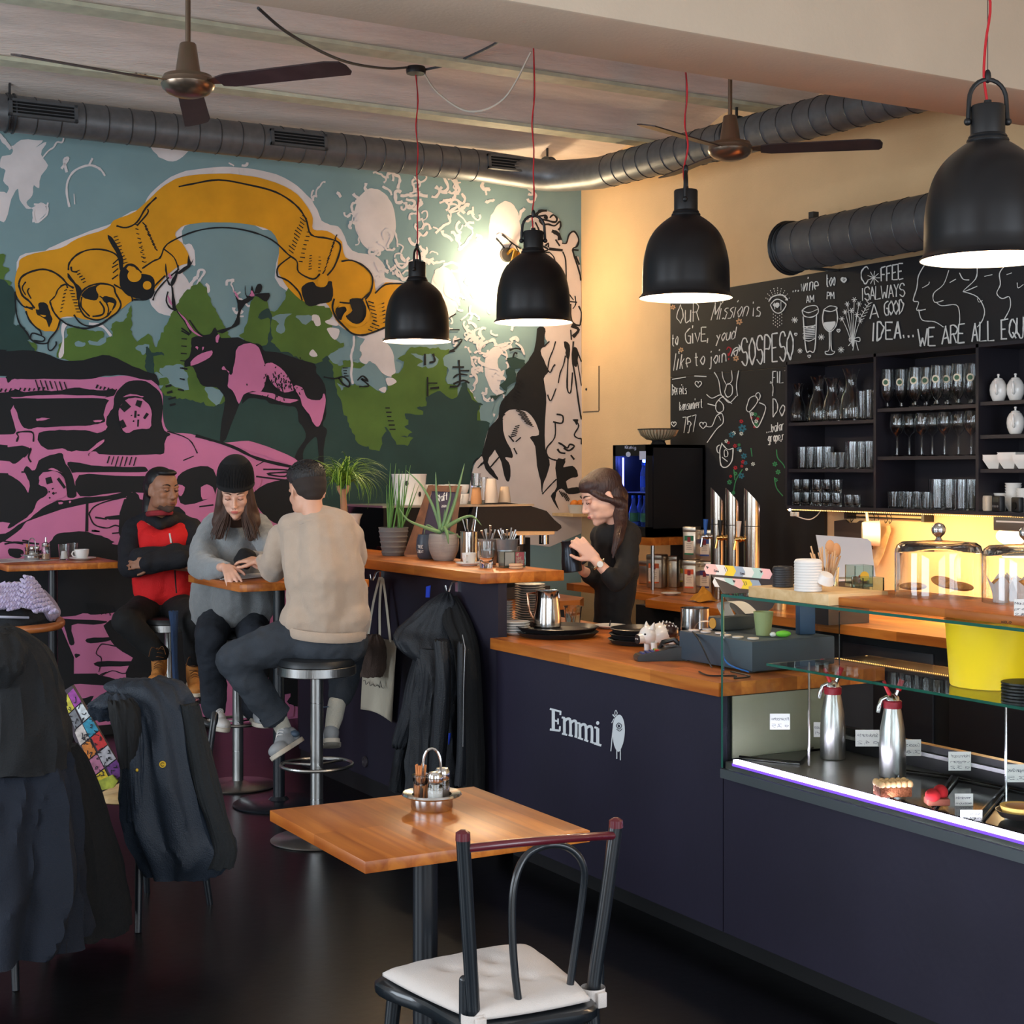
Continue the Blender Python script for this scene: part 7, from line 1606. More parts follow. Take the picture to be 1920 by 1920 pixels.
# left high table things
ZL=1.1005
def Lp(px,py): return onz(px,py,1.1)
def Lat(px,y): return (xat(px,y,0),y,ZL)
condiment_set('small chrome condiment set on the left high table',Lat(60,8.98),-TH,1.05)
sdp=thing('sugar_dispenser','glass sugar dispenser with a steel spout on the left high table','sugar dispenser',Lat(86,8.95))
MB().lathe(hollow([(.022,0),(.025,.005),(.025,.07),(.022,.08)],.002,.004),n=20).build('glass',M_glass,sdp); MB().tube([(0,0,.006),(0,0,.038)],.0222,18).build('sugar',mat('brown_sugar',(190,150,120),.9),sdp)
MB().lathe([(.023,.078),(.024,.08),(.024,.095),(.006,.104),(.005,.13),(0,.13)],n=18).build('spout',M_chrome,sdp)
gl=glass_thing('water_glass','glass with spoon holder content on the left high table beside the cup','glass',[(.024,0),(.026,.01),(.034,.09)],None); gl.location=Lat(120,8.92); MB().lathe([(0,.007),(.022,.007),(.014,.05),(0,.052)],n=14).build('sugar_sachets',M_white,gl)
gl2=glass_thing('water_glass','second clear glass behind the first on the left high table','glass',[(.022,0),(.024,.01),(.032,.09)],None); gl2.location=Lat(137,9.05)
saucer('saucer','white saucer on the left high table',Lat(155,8.86),.075)
q=Lat(153,8.86); mug(0,0,'white cappuccino cup on its saucer on the left high table',.042,.055,loc=(q[0],q[1],q[2]+.006),rot=pi+.3)
def paper(lb,P,z,name='menu_sheet',dz=0):
 c=sum((Vector(p) for p in P),Vector())/len(P); t=thing(name,lb,'paper',(c.x,c.y,z)); MB().prism([(p[0],p[1]) for p in P],z,z+.0015).build('sheet',mat('paper_white_sheet',(222,222,226),.6),t,world=True,smooth=False)
 mb=MB(); a,b,d_=Vector(P[0]),Vector(P[1]),Vector(P[3])
 for k in range(7):
  s=a+(d_-a)*(.15+.1*k); e=s+(b-a)*random.uniform(.5,.8); s=s+(b-a)*.1; w=(d_-a)*.02
  mb.add([Vector((v.x,v.y,z+.0019)) for v in (s,e,e+w,s+w)],[(0,1,2,3)])
 o=mb.build('printed_line',mat('print_grey',(120,122,135),.7),t,world=True,smooth=False,weld=False); o['kind']='stuff'
def Pz(c,z=1.1): return [tuple(onz(px,py,z)) for px,py in c]
paper('folded white menu on the left high table',Pz([(-20,1050),(20,1048),(112,1050),(0,1056)]),1.1012)
paper('white menu sheet under the woman\'s hand on the high table',Pz([(388,1074),(470,1068),(492,1079),(415,1088)]),1.1012)
paper('second menu sheet lying askew on the high table',Pz([(405,1079),(480,1074),(505,1082),(425,1090)]),1.1032)

# ---------------------------------------------------------------- draped cloth helper
def drape(rows,folds=9,amp=.12,n=104,seed=0,twist=0.0,grow=1.0,topcap=True):
 """rows: (pxL, pxR, py, f, depth_m). A closed cloth tube with folds that deepen downwards."""
 random.seed(seed); ph=[random.uniform(0,6.28) for _ in range(6)]; R_=[]
 K_=[Vector((a,b,c)) for a,b,c,d,e in rows]; dd=[Vector((d,e,0)) for a,b,c,d,e in rows]
 K_=catmull(K_,8); dd=catmull(dd,8); m=len(K_); vs=[]
 for i,(k,q) in enumerate(zip(K_,dd)):
  f=q.x; dep=q.y; c=atf((k.x+k.y)/2,k.z,f); hw=(k.y-k.x)/2*f/F; t=i/(m-1)
  for j in range(n):
   a=2*pi*j/n
   md=1+amp*(.25+grow*t)*(sin(folds*a+ph[0]+twist*t*3+1.2*sin(2.3*t+ph[3]))*.55+sin((folds*.53)*a+ph[1]-t*2.2)*.5*(1 if True else 0))+.03*noise.noise(Vector((cos(a)*2,sin(a)*2,t*6+seed)))*2
   rn=1-abs(noise.noise(Vector((cos(a)*3.2+seed,sin(a)*3.2,t*2.4+sin(a+seed)*.6))))*2.2; md+=amp*.55*max(rn,-.4)**3 if rn > 0 else 0
   md *= 1+.05*noise.noise(Vector((cos(a)*1.3+seed,sin(a)*1.3,t*3)))
   vs.append(c+UV*(cos(a)*hw*md)+fwv*(sin(a)*dep*md)+Vector((0,0,.012*noise.noise(Vector((cos(a)*3,sin(a)*3,seed+t*2))))))
 fs=[(i*n+j,i*n+(j+1) % n,(i+1)*n+(j+1) % n,(i+1)*n+j) for i in range(m-1) for j in range(n)]
 if topcap: fs.append(list(range(n)))
 fs.append([(m-1)*n+j for j in range(n)][::-1])
 return MB().add(vs,fs)
def fabric(name,c,rough=.9,b=.35,s=220,var=.12,sheen=0.0): return mat(name,c,rough,bump=b,bscale=s,var=var,vscale=5,sheen=sheen)
F_navy=fabric('coat_navy',(18,25,38)); F_black=fabric('coat_black',(30,32,35)); F_slate=fabric('coat_slate',(34,44,57),.6); F_dark=fabric('coat_charcoal',(22,24,28))
def simple_chair(name,lb,x,y,rz,wood_m,back=.88,seatm=None):
 t=thing(name,lb,'chair',(x,y,0),rz)
 MB().lathe([(0,.43),(.19,.43),(.205,.437),(.205,.452),(.195,.46),(0,.458)],n=36).build('seat',seatm or wood_m,t)
 for sx,sy in ((1,1),(1,-1)): MB().tube([(sx*.14,sy*.14,.43),(sx*.19,sy*.18,0)],[.017,.012],10).build('leg',wood_m,t)
 for sy in (1,-1): MB().tube(catmull([(-.14,sy*.13,.43),(-.2,sy*.16,0)],3),[.017]+[.012]*1,10).build('leg',wood_m,t)
 arc=catmull([(-.16,-.17,.45),(-.2,-.18,.7),(-.23,-.14,back-.03),(-.24,0,back),(-.23,.14,back-.03),(-.2,.18,.7),(-.16,.17,.45)],6)
 MB().tube(arc,.013,10).build('back_hoop',wood_m,t)
 return t
M_bw=wood('bentwood_brown',(176,104,52),(136,74,34),.35,1,'X')
# chair with the coat and lilac scarf, far left
t=thing('bentwood_chair','chair at the far left with a curved brown wooden rail under the lilac scarf','chair',tuple(Vector((*atf(20,1400,6.95).xy,0))))
MB().tube(catmull([atf(-60,1172,6.95),atf(10,1182,6.8),atf(60,1180,6.78),atf(105,1174,6.85),atf(114,1166,6.95),atf(100,1158,7.1)],6),.019,12).build('rail',M_bw,t,world=True)
cc=t.location
MB().lathe([(0,.43),(.2,.43),(.21,.44),(.2,.46),(0,.46)],n=36).build('seat',M_dark,t)
for dx,dy in ((.16,.16),(-.16,.16),(.16,-.16),(-.16,-.16)): MB().tube([UV*dx+fwv*dy+Vector((0,0,.43)),UV*dx*1.2+fwv*dy*1.2],.014,10).build('leg',M_dark,t)
for dx in (-.17,.1): MB().tube([UV*dx-fwv*.15+Vector((0,0,.44)),UV*dx-fwv*.14+Vector((0,0,.86))],.012,10).build('back_post',M_dark,t)
mb=drape([(-50,20,1130,6.98,.05),(-60,80,1140,6.98,.14),(-60,98,1155,6.98,.17),(-60,100,1170,6.98,.18)],5,.05,seed=3)
t=thing('dark_bag','dark folded bag with a pale stripe beneath the lilac scarf','bag',tuple(atf(20,1172,6.98))); mb.build('body',F_dark,t,world=True)
MB().tube(catmull([atf(-30,1156,6.80),atf(15,1157,6.79),atf(54,1158,6.84)],5),.006,6).build('stripe',mat('stripe_pale',(170,172,186),.6),t,world=True)
# lilac chunky scarf: plaited yarn loops
sf=thing('knitted_scarf','chunky lilac knitted scarf piled on the dark bag at the left','scarf',tuple(atf(40,1145,6.95)))
random.seed(21)
def scarf_h(px):  # top outline
 pts=[(-30,1100),(0,1098),(20,1096),(38,1092),(48,1078),(60,1080),(70,1092),(80,1108),(95,1128),(108,1145)]
 for (a,b),(c,d_) in zip(pts,pts[1:]):
  if a <= px <= c: return lerp(b,d_,(px-a)/(c-a))
 return 1140
mb=MB(); k=0
for row_ in range(13):
 for cl_ in range(24):
  px=-24+cl_*5.6+(row_ % 2)*2.8; top_=scarf_h(px); py=top_+4+row_*4.6
  if py > 1142+(6 if px > 60 else 0) or px > 106: continue
  t_=(py-top_)/max(1142-top_,1); f=6.93-.13*sin(min(1,t_)*pi*.5)+random.uniform(-.006,.006)
  sgn=1 if (row_ % 2) else -1
  a=atf(px-4,py+sgn*2.4,f+.012); c=atf(px,py,f-.014); b=atf(px+4,py-sgn*2.4,f+.012)
  mb.tube([a,lerp(a,c,.6)+Vector((0,0,0)),c,lerp(c,b,.4),b],[.006,.0085,.0095,.0085,.006],7)
o=mb.build('yarn_loop',fabric('yarn_lilac',(196,178,214),.95,.6,300,.08,.6),sf,world=True); o['kind']='stuff'
drape([(10,60,1092,7.0,.03),(-30,78,1112,7.0,.06),(-34,96,1130,7.0,.08),(-34,104,1145,7.0,.1)],5,.04,seed=4).build('under_layer',MATS['yarn_lilac'],sf,world=True)
mb=drape([(60,82,1108,7.02,.03),(66,102,1130,7.0,.05),(76,112,1150,6.98,.05),(88,106,1163,6.98,.03)],7,.1,seed=5); mb.build('loose_end',fabric('yarn_grey_lilac',(150,136,156),.95,.5,300),sf,world=True)

# foreground coat on a chair, far left
c1_=thing('hanging_coat','large dark hooded coat draped over a chair at the far left foreground','coat',tuple(Vector((*atf(-40,1700,4.7).xy,0))))
drape([(-60,26,1176,4.75,.05),(-80,52,1192,4.75,.09),(-90,84,1225,4.75,.12),(-110,104,1275,4.75,.15),(-120,116,1330,4.75,.16),(-130,120,1390,4.75,.17),(-140,118,1440,4.75,.17)],7,.11,seed=7,grow=.9).build('hood_and_shoulders',fabric('coat_dark_cloth',(22,24,27)),c1_,world=True)
drape([(-140,108,1405,4.78,.14),(-150,128,1440,4.78,.17),(-160,140,1520,4.76,.18),(-165,146,1620,4.74,.19),(-170,140,1700,4.72,.2),(-175,136,1776,4.7,.2)],11,.17,seed=8).build('skirt',F_navy,c1_,world=True)
drape([(-40,30,1186,4.66,.06),(-50,46,1215,4.62,.08),(-56,44,1250,4.6,.08),(-60,24,1285,4.62,.05)],5,.14,seed=9).build('hood_fold',MATS['coat_dark_cloth'],c1_,world=True)
simple_chair('black_chair','black wooden chair under the large hooded coat',atf(-40,1700,4.95).x,atf(-40,1700,4.95).y,pi/2-TH+.1,M_dark,.84)
c3_=thing('dark_filler_drape','dark filler drape added for the shadow between the hooded coat and the slate jacket','coat',tuple(Vector((*atf(190,1700,5.15).xy,0))))  # made-up drape, added to blacken the shaded area between the coats
drape([(112,142,1398,5.2,.06),(104,166,1440,5.2,.11),(104,196,1520,5.2,.14),(106,222,1620,5.2,.16),(104,236,1700,5.2,.17),(104,240,1742,5.2,.17)],6,.08,seed=10).build('body',mat('black_wool_and_shade',(17,18,20),.95,bump=.3,bscale=200),c3_,world=True)
# slate jacket over a second chair
hs=atf(330,1745,5.42); ch2=simple_chair('wooden_chair','black-framed chair with a pale wooden seat under the slate jacket',hs.x,hs.y,pi/2-TH+2.6,M_dark,.69,M_woodl)
ch2.location=tuple(Vector((*atf(262,1700,5.62).xy,0)))
c2_=thing('slate_jacket','dark slate rain jacket slung over the chair back with yellow badges','jacket',tuple(Vector((*atf(320,1700,5.3).xy,0))))
drape([(222,318,1273,5.36,.04),(206,344,1284,5.35,.075),(226,356,1310,5.34,.09),(232,366,1350,5.34,.10),(236,378,1420,5.33,.11),(238,398,1500,5.33,.12),(246,416,1560,5.33,.12),(260,428,1600,5.33,.11),(280,400,1640,5.34,.09)],9,.17,seed=11).build('body',F_slate,c2_,world=True)
drape([(196,240,1300,5.28,.025),(172,262,1316,5.27,.04),(166,256,1330,5.28,.04),(176,240,1350,5.3,.03)],5,.12,seed=12).build('collar',F_slate,c2_,world=True)
drape([(338,372,1320,5.30,.04),(348,392,1400,5.29,.045),(362,412,1480,5.28,.05),(384,428,1540,5.28,.05),(392,442,1590,5.28,.05),(380,436,1625,5.28,.045)],4,.12,seed=13).build('sleeve',fabric('coat_charcoal2',(30,34,37)),c2_,world=True)
drape([(228,262,1330,5.25,.02),(236,270,1400,5.24,.03),(238,272,1470,5.24,.03),(242,284,1540,5.25,.03)],4,.15,seed=14).build('front_edge',F_slate,c2_,world=True)
drape([(204,246,1312,5.24,.02),(208,258,1330,5.225,.03),(218,262,1380,5.22,.03),(226,256,1440,5.23,.02)],5,.2,seed=31).build('fold_shade',mat('fold_shade_black',(12,13,15),.8),c2_,world=True)  # black sheet put into the fold opening to stand for its shade
yl_=mat('badge_yellow',(220,176,40),.5)
q=atf(305,1433,5.195); R3=Matrix.Rotation(-TH,3,'Z') @ Matrix.Rotation(pi/2,3,'X')
MB().lathe([(0,0),(.0115,0),(.0115,.002),(0,.002)],c=q,n=20,M=R3).build('badge',yl_,c2_,world=True)
MB().tube([q+R3@Vector((cos(a)*.006,sin(a)*.006,.0026)) for a in [0.6+i*.45 for i in range(12)]],.0011,5).build('badge_mark',mat('badge_mark_dark',(40,34,20),.5),c2_,world=True)
MB().ell(atf(257,1444,5.2),.005,.005,.006,10,6).build('badge',yl_,c2_,world=True)
# comic-print bag on the seat
cg_=thing('printed_bag','bag with a colourful comic print leaning on the pale chair seat','bag',tuple(atf(190,1470,5.52)))
fbg=lambda px,py: atf(px,py,5.50-(py-1400)*.0006)
quad_cols=[((150,60,150),(200,190,60)),((214,222,226),(120,122,128)),((40,140,170),(200,190,184)),((204,40,40),(206,120,40)),((180,176,182),(180,110,140)),((110,50,130),(220,190,40))]
quadbox('back_side',mat('bag_base',(60,48,60),.6),cg_,[fbg(*q)+fwv*.004 for q in ((118,1296),(134,1286),(236,1462),(190,1486),(176,1470),(118,1340))],.03,nf)
A0,A1,B0,B1=(118,1300),(136,1290),(180,1480),(232,1452)
def bq(u,v): # v along length 0..1, u across
 a=(lerp(116,186,v),lerp(1312,1488,v)); b=(lerp(138,236,v),lerp(1290,1450,v)); return (lerp(a[0],b[0],u),lerp(a[1],b[1],u))
for i in range(6):
 for j in range(2):
  v0,v1=i/6,(i+1)/6-.012; u0,u1=j/2,(j+1)/2-.03; u0+=.06*(i % 2)
  P=[fbg(*bq(u0,v0)),fbg(*bq(u1,v0)),fbg(*bq(u1,v1)),fbg(*bq(u0,v1))]
  c=quad_cols[i][1-j]; quadbox('print_panel',mat('comic_%d%d%d' % c,c,.6,var=.3,vscale=60),cg_,P,.0015,nf)
mb=MB(); random.seed(2)
for i in range(46):
 u,v=random.uniform(.1,.9),random.uniform(.04,.95); P=[bq(u,v)]
 for k in range(3): u+=random.uniform(-.12,.12); v+=random.uniform(-.03,.03); P.append(bq(min(max(u,0),1),min(max(v,0),1)))
 paint_line(mb,P,1.6,lambda x,y: fbg(x,y)-nf*.002)
mb.build('print_line',mat('comic_ink',(30,26,34),.7),cg_,world=True,smooth=False,weld=False)['kind']='stuff'
quadbox('lower_bag',mat('bag_lime',(170,176,60),.6,var=.4,vscale=40),cg_,[fbg(*q)-nf*.01 for q in ((184,1464),(212,1452),(222,1464),(214,1476),(190,1481))],.02,nf)

# tote bag and coats hanging on the bar side
def on_bar(px,py,dx): return onx(px,py,3.15-dx)
tt=thing('tote_bag','cream canvas tote bag hanging by its handles from the high bar','tote bag',tuple(on_bar(712,1300,.05)))
cv=fabric('canvas_cream',(198,188,168),.95,.25,260,.05)
n1,n2=16,20; vs=[]
def toteP(u,v,side):
 L=[(681,1192),(680,1250),(676,1330)]; Rr=[(744,1202),(740,1260),(735,1355)]
 def q(Q,v): return (lerp(Q[0][0],Q[1][0],v*2),lerp(Q[0][1],Q[1][1],v*2)) if v < .5 else (lerp(Q[1][0],Q[2][0],v*2-1),lerp(Q[1][1],Q[2][1],v*2-1))
 a=q(L,v); b=q(Rr,v); px=lerp(a[0],b[0],u); py=lerp(a[1],b[1],u)+(-6*sin(pi*u) if v > .95 else 0)
 d=.035+.02*sin(pi*u)*(.4+v)+.007*sin(u*14+v*3)*(v)
 return on_bar(px,py,d if side else .012)
for side in (1,0):
 for i in range(n2+1):
  for j in range(n1+1): vs.append(toteP(j/n1,i/n2,side))
m_=(n1+1)*(n2+1); fs=[]
for i in range(n2):
 for j in range(n1):
  a=i*(n1+1)+j; fs+=[(a,a+1,a+n1+2,a+n1+1),(a+m_,a+n1+1+m_,a+n1+2+m_,a+1+m_)]
for i in range(n2): fs+=[(i*(n1+1),(i+1)*(n1+1),(i+1)*(n1+1)+m_,i*(n1+1)+m_),(i*(n1+1)+n1,i*(n1+1)+n1+m_,(i+1)*(n1+1)+n1+m_,(i+1)*(n1+1)+n1)]
for j in range(n1): fs.append((n2*(n1+1)+j,n2*(n1+1)+j+1,n2*(n1+1)+j+1+m_,n2*(n1+1)+j+m_))
MB().add(vs,fs).build('bag_body',cv,tt,world=True,wang=180)
for a,b,c in (((690,1194),(700,1130),(712,1082)),((712,1196),(712,1130),(716,1082)),((732,1204),(724,1130),(718,1084))):
 P=catmull([on_bar(a[0],a[1],.055),on_bar(b[0],b[1],.05),on_bar(c[0],c[1],.045)],5)
 vs=[]
 for q in P: vs+=[q+Vector((0,.013,0)),q-Vector((0,.013,0))]
 MB().add(vs,[(2*i,2*i+1,2*i+3,2*i+2) for i in range(len(P)-1)]).build('strap',cv,tt,world=True,smooth=False)
mb=MB(); fn_=lambda x,y: on_bar(x,y,.078)
paint_line(mb,[(681,1277),(685,1276),(686,1284),(692,1278),(694,1286),(700,1282),(703,1287),(709,1284),(712,1290),(713,1276),(716,1289),(720,1290)],1.2,fn_,smooth=2)
mb.build('print',MATS['comic_ink'],tt,world=True,smooth=False,weld=False)
def drape_bar(rows,*a,**k): # rows px,px,py,distance from bar plane, depth
 R_=[]
 for l,r,py,dx,dep in rows:
  c=on_bar((l+r)/2,py,dx); R_.append((l,r,py,(c-O).dot(fwv),dep))
 return drape(R_,*a,**k)
hat=thing('brown_cap','brown felt cap hanging in front of the tote bag','cap',tuple(on_bar(695,1245,.12)))
drape_bar([(690,712,1190,.11,.03),(676,722,1206,.12,.05),(664,724,1232,.12,.055),(664,722,1252,.12,.05),(674,716,1268,.12,.04)],5,.06,seed=15).build('felt',fabric('felt_brown',(86,70,62)),hat,world=True)
kc=thing('black_puffer_coat','long black padded coat with a hood hanging from the high bar','coat',tuple(on_bar(800,1480,.13)))
PF=fabric('puffer_black',(24,29,36),.6)
drape_bar([(828,846,1112,.06,.02),(800,856,1130,.09,.04),(766,862,1160,.11,.07),(744,868,1180,.12,.09),(740,870,1200,.13,.10),(752,868,1220,.13,.09),(780,860,1240,.12,.07)],6,.09,seed=16).build('hood',PF,kc,world=True)
drape_bar([(782,870,1215,.12,.06),(784,880,1260,.12,.08),(776,876,1320,.12,.09),(772,874,1380,.12,.09),(768,878,1440,.12,.09),(770,880,1500,.12,.09)],7,.18,seed=17).build('body',PF,kc,world=True)
for sl,seed_ in (([(778,806,1225,.15,.05),(762,800,1280,.18,.055),(750,792,1340,.2,.055),(736,780,1390,.21,.05),(738,770,1402,.21,.045)],18),([(742,772,1398,.19,.045),(734,766,1440,.19,.05),(728,764,1482,.19,.05)],19),([(812,842,1200,.2,.05),(816,846,1260,.21,.05),(812,844,1330,.21,.05),(806,836,1420,.21,.05),(806,832,1480,.21,.045)],20),([(858,872,1205,.17,.03),(858,874,1260,.18,.03),(858,872,1340,.18,.03),(856,874,1420,.18,.03),(852,872,1472,.18,.03)],22)):
 drape_bar(sl,4,.07,seed=seed_).build('padded_fold',PF,kc,world=True)
MB().tube([on_bar(867,1190,.2),on_bar(872,1215,.2),on_bar(869,1300,.21),on_bar(868,1400,.21)],.002,5).build('zip',mat('zip_silver',(150,155,160),.3,metal=.8),kc,world=True)
bc2=thing('blue_lined_coat','black coat with bright blue lining hanging right of the padded coat','coat',tuple(on_bar(890,1480,.06)))
drape_bar([(836,856,1118,.04,.02),(830,880,1160,.06,.04),(850,898,1220,.07,.05),(860,904,1320,.07,.05),(864,908,1420,.07,.05),(864,908,1500,.07,.05)],5,.1,seed=23).build('body',mat('black_wool_and_shade',(17,18,20),.95),bc2,world=True)
bl=mat('lining_blue',(20,60,190),.6)
for P in (((846,1098),(853,1096),(851,1118),(845,1118)),((881,1246),(886,1262),(894,1284),(880,1284)),((878,1370),(892,1370),(886,1410),(877,1412))):
 MB().prism([(onx(a,b,3.15).y,onx(a,b,3.15).z) for a,b in P],3.15-.125,3.15-.12,MYZ).build('blue_lining',bl,bc2,world=True,smooth=False)
# blue strap hanging by the third stool
bs=thing('blue_strap','blue fabric strap hanging from the stool of the man in the red vest','strap',tuple(atf(326,1290,8.2)))
drape([(316,334,1146,8.2,.02),(320,334,1180,8.2,.025),(322,333,1230,8.2,.02),(324,336,1290,8.2,.015)],4,.15,seed=25).build('strap',fabric('strap_blue',(40,62,96)),bs,world=True)
# ================================================================ people
M_skin1=mat('skin_tan',(156,108,82),.5,bump=.08,bscale=200); M_skin2=mat('skin_fair',(226,176,152),.5,bump=.05,bscale=200); M_skin3=mat('skin_light',(220,166,138),.5,bump=.05,bscale=200)
def sph(mb,c,r,n=12,m=8): return mb.ell(c,r,r,r,n,m)
def capsule(mb,p0,p1,r0,r1,n=14):
 p0,p1=Vector(p0),Vector(p1); d=(p1-p0); L=d.length
 if L < 1e-6: return sph(mb,p0,r0)
 d /= L; P=[]; R_=[]
 for k in range(5): a=pi/2*k/4; P.append(p0-d*r0*cos(a)); R_.append(max(r0*sin(a),.0005))
 P.append(lerp(p0,p1,.5)); R_.append((r0+r1)/2)
 for k in range(5): a=pi/2*(4-k)/4; P.append(p1+d*r1*cos(a)); R_.append(max(r1*sin(a),.0005))
 return mb.tube(P,R_,n)
def chain(mb,pts,rad,n=14):
 for a,b,r,q in zip(pts,pts[1:],rad,rad[1:]): capsule(mb,a,b,r,q,n)
 return mb
def basis(face,up=(0,0,1)):
 y=Vector(face).normalized(); x=y.cross(Vector(up)).normalized(); z=x.cross(y).normalized()
 return Matrix((x,y,z)).transposed()
def view_dir(r,f,u): return UV*r+fwv*f+Vector((0,0,u))
class Head:
 def __init__(s,c,face,s_=1.0,up=(0,0,1)):
  s.c=Vector(c); s.B=basis(face,up); s.k=s_
 def P(s,x,y,z): return s.c+s.B@(Vector((x,y,z))*s.k)
 def E(s,mb,x,y,z,rx,ry,rz,rot=None,n=18,m=12):
  M_=s.B@rot if rot else s.B
  return mb.ell(s.P(x,y,z),rx*s.k,ry*s.k,rz*s.k,n,m,M=M_)
 def skull(s,mb,jaw=1.0,nose=1.0,neck_to=None,neck_r=.052):
  s.E(mb,0,-.008,.035,.074,.096,.085); s.E(mb,0,.012,-.025,.067,.078,.070); s.E(mb,0,.022,-.058,.057*jaw,.062,.044); s.E(mb,0,.048,-.082,.036*jaw,.038,.028); s.E(mb,0,.070,-.093,.020*jaw,.02,.018)
  for q in (-1,1):
   s.E(mb,q*.034,.056,-.016,.026,.028,.028); s.E(mb,q*.028,.073,.028,.026,.018,.011); s.E(mb,q*.044*jaw,.012,-.058,.020,.045,.034)
   s.E(mb,q*.075,-.006,-.004,.006,.017,.031,Matrix.Rotation(q*.45,3,'Z'))
   s.E(mb,q*.011,.098,-.031,.0085*nose,.010,.008)
  capsule(mb,s.P(0,.083,.018),s.P(0,.108,-.026),.0085*s.k*nose,.0115*s.k*nose); 
  s.E(mb,0,.084,-.058,.024,.014,.014)
  for q in (-1,1): s.E(mb,q*.027*jaw,.05,-.052,.027,.034,.034)
  if neck_to is not None: capsule(mb,s.P(0,-.02,-.05),neck_to,neck_r*s.k,neck_r*1.12*s.k)
 def features(s,par,lip,brow,hair,lidm,look=-1,beard=None):
  lips=MB()
  s.E(lips,0,.0955,-.0555,.019,.006,.0034); s.E(lips,0,.095,-.0615,.016,.0065,.0042)
  lips.build('lips',lip,par,world=True)
  for q in (-1,1):
   mb=MB(); mb.tube(catmull([s.P(q*.014,.0895,.033),s.P(q*.03,.0865,.040),s.P(q*.049,.069,.034)],4),[.0022*s.k,.003*s.k,.0032*s.k,.0034*s.k,.0034*s.k,.003*s.k,.0025*s.k,.002*s.k,.0012*s.k],6); mb.build('eyebrow',brow,par,world=True)
   e=MB(); s.E(e,q*.031,.0755,.012,.0135,.0135,.0125); eo=e.build('eyelid',lidm,par,world=True)
   l=MB(); l.tube(catmull([s.P(q*.018,.0865,.010),s.P(q*.031,.0905,.0045),s.P(q*.045,.0835,.0085)],4),.0017*s.k,6); l.build('lashes',brow,par,world=True)
   n_=MB(); s.E(n_,q*.0065,.1085,-.0375,.0024,.0024,.0014); n_.build('nostril',mat('nostril_dark',(130,80,66),.8),par,world=True)
def hand(mb,w,d,nrm,s=1.0,curl=.5,thumb=1,spread=.16,thumbdir=None):
 """palm from wrist w along d, nrm = back-of-hand normal; fingers curl away from nrm"""
 w=Vector(w); d=Vector(d).normalized(); nrm=Vector(nrm); nrm=(nrm-d*nrm.dot(d)).normalized(); sd=d.cross(nrm)*thumb
 pc=w+d*.045*s
 for o_ in (-.026,-.009,.009,.026): capsule(mb,w+sd*o_*.6*s,w+d*.082*s+sd*o_*s,.0125*s,.0105*s,10)
 Ls=[(.026,.040,.024,.020,.0),(.009,.045,.028,.021,.004),(-.009,.042,.026,.020,.002),(-.027,.032,.020,.017,-.006)]
 for o_,a,b,c,ex in Ls:
  p=w+d*(.084+ex)*s+sd*o_*s; ang=curl*.55; dirn=(d*cos(ang)-nrm*sin(ang)+sd*(o_/.026)*spread).normalized()
  r=.0084*s; p1=p+dirn*a*s; ang+=curl*1.0; d2=(d*cos(ang)-nrm*sin(ang)+sd*(o_/.026)*spread*.6).normalized(); p2=p1+d2*b*s; ang+=curl*.7; d3=d*cos(ang)-nrm*sin(ang); p3=p2+d3*c*s
  chain(mb,[p,p1,p2,p3],[r*1.08,r,r*.92,r*.8],10)
 td=(Vector(thumbdir) if thumbdir is not None else (sd*.75+d*.7-nrm*.35)).normalized(); t0=w+d*.022*s+sd*.024*s; t1=t0+td*.036*s; t2=t1+(td*.7+d*.6).normalized()*.03*s; t3=t2+(td*.4+d*.8).normalized()*.022*s
 chain(mb,[t0,t1,t2,t3],[.0135*s,.011*s,.0098*s,.0085*s],10)
def grow(name,mb,m,par,vox,sm=8,fac=.5,disp=None):
 o=mb.build(name,m,par,world=True,smooth=True,weld=False,wang=180); remesh(o,vox,sm,fac=fac)
 if disp:
  for k,(size,strg,st_) in enumerate(disp):
   tx=bpy.data.textures.new(name+'_folds','CLOUDS'); tx.noise_scale=size; tx.noise_depth=2
   md=o.modifiers.new('folds','DISPLACE'); md.texture=tx; md.strength=strg; md.mid_level=.5; md.texture_coords='LOCAL'
 return o
J=atf
def hair_strands(name,par,m,paths,r=.0045,n=6):
 mb=MB()
 for P in paths: Q=catmull(P,4); k=len(Q); mb.tube(Q,[r*(1-.6*(i/(k-1))) for i in range(k)],n)
 o=mb.build(name,m,par,world=True); o['kind']='stuff'; return o
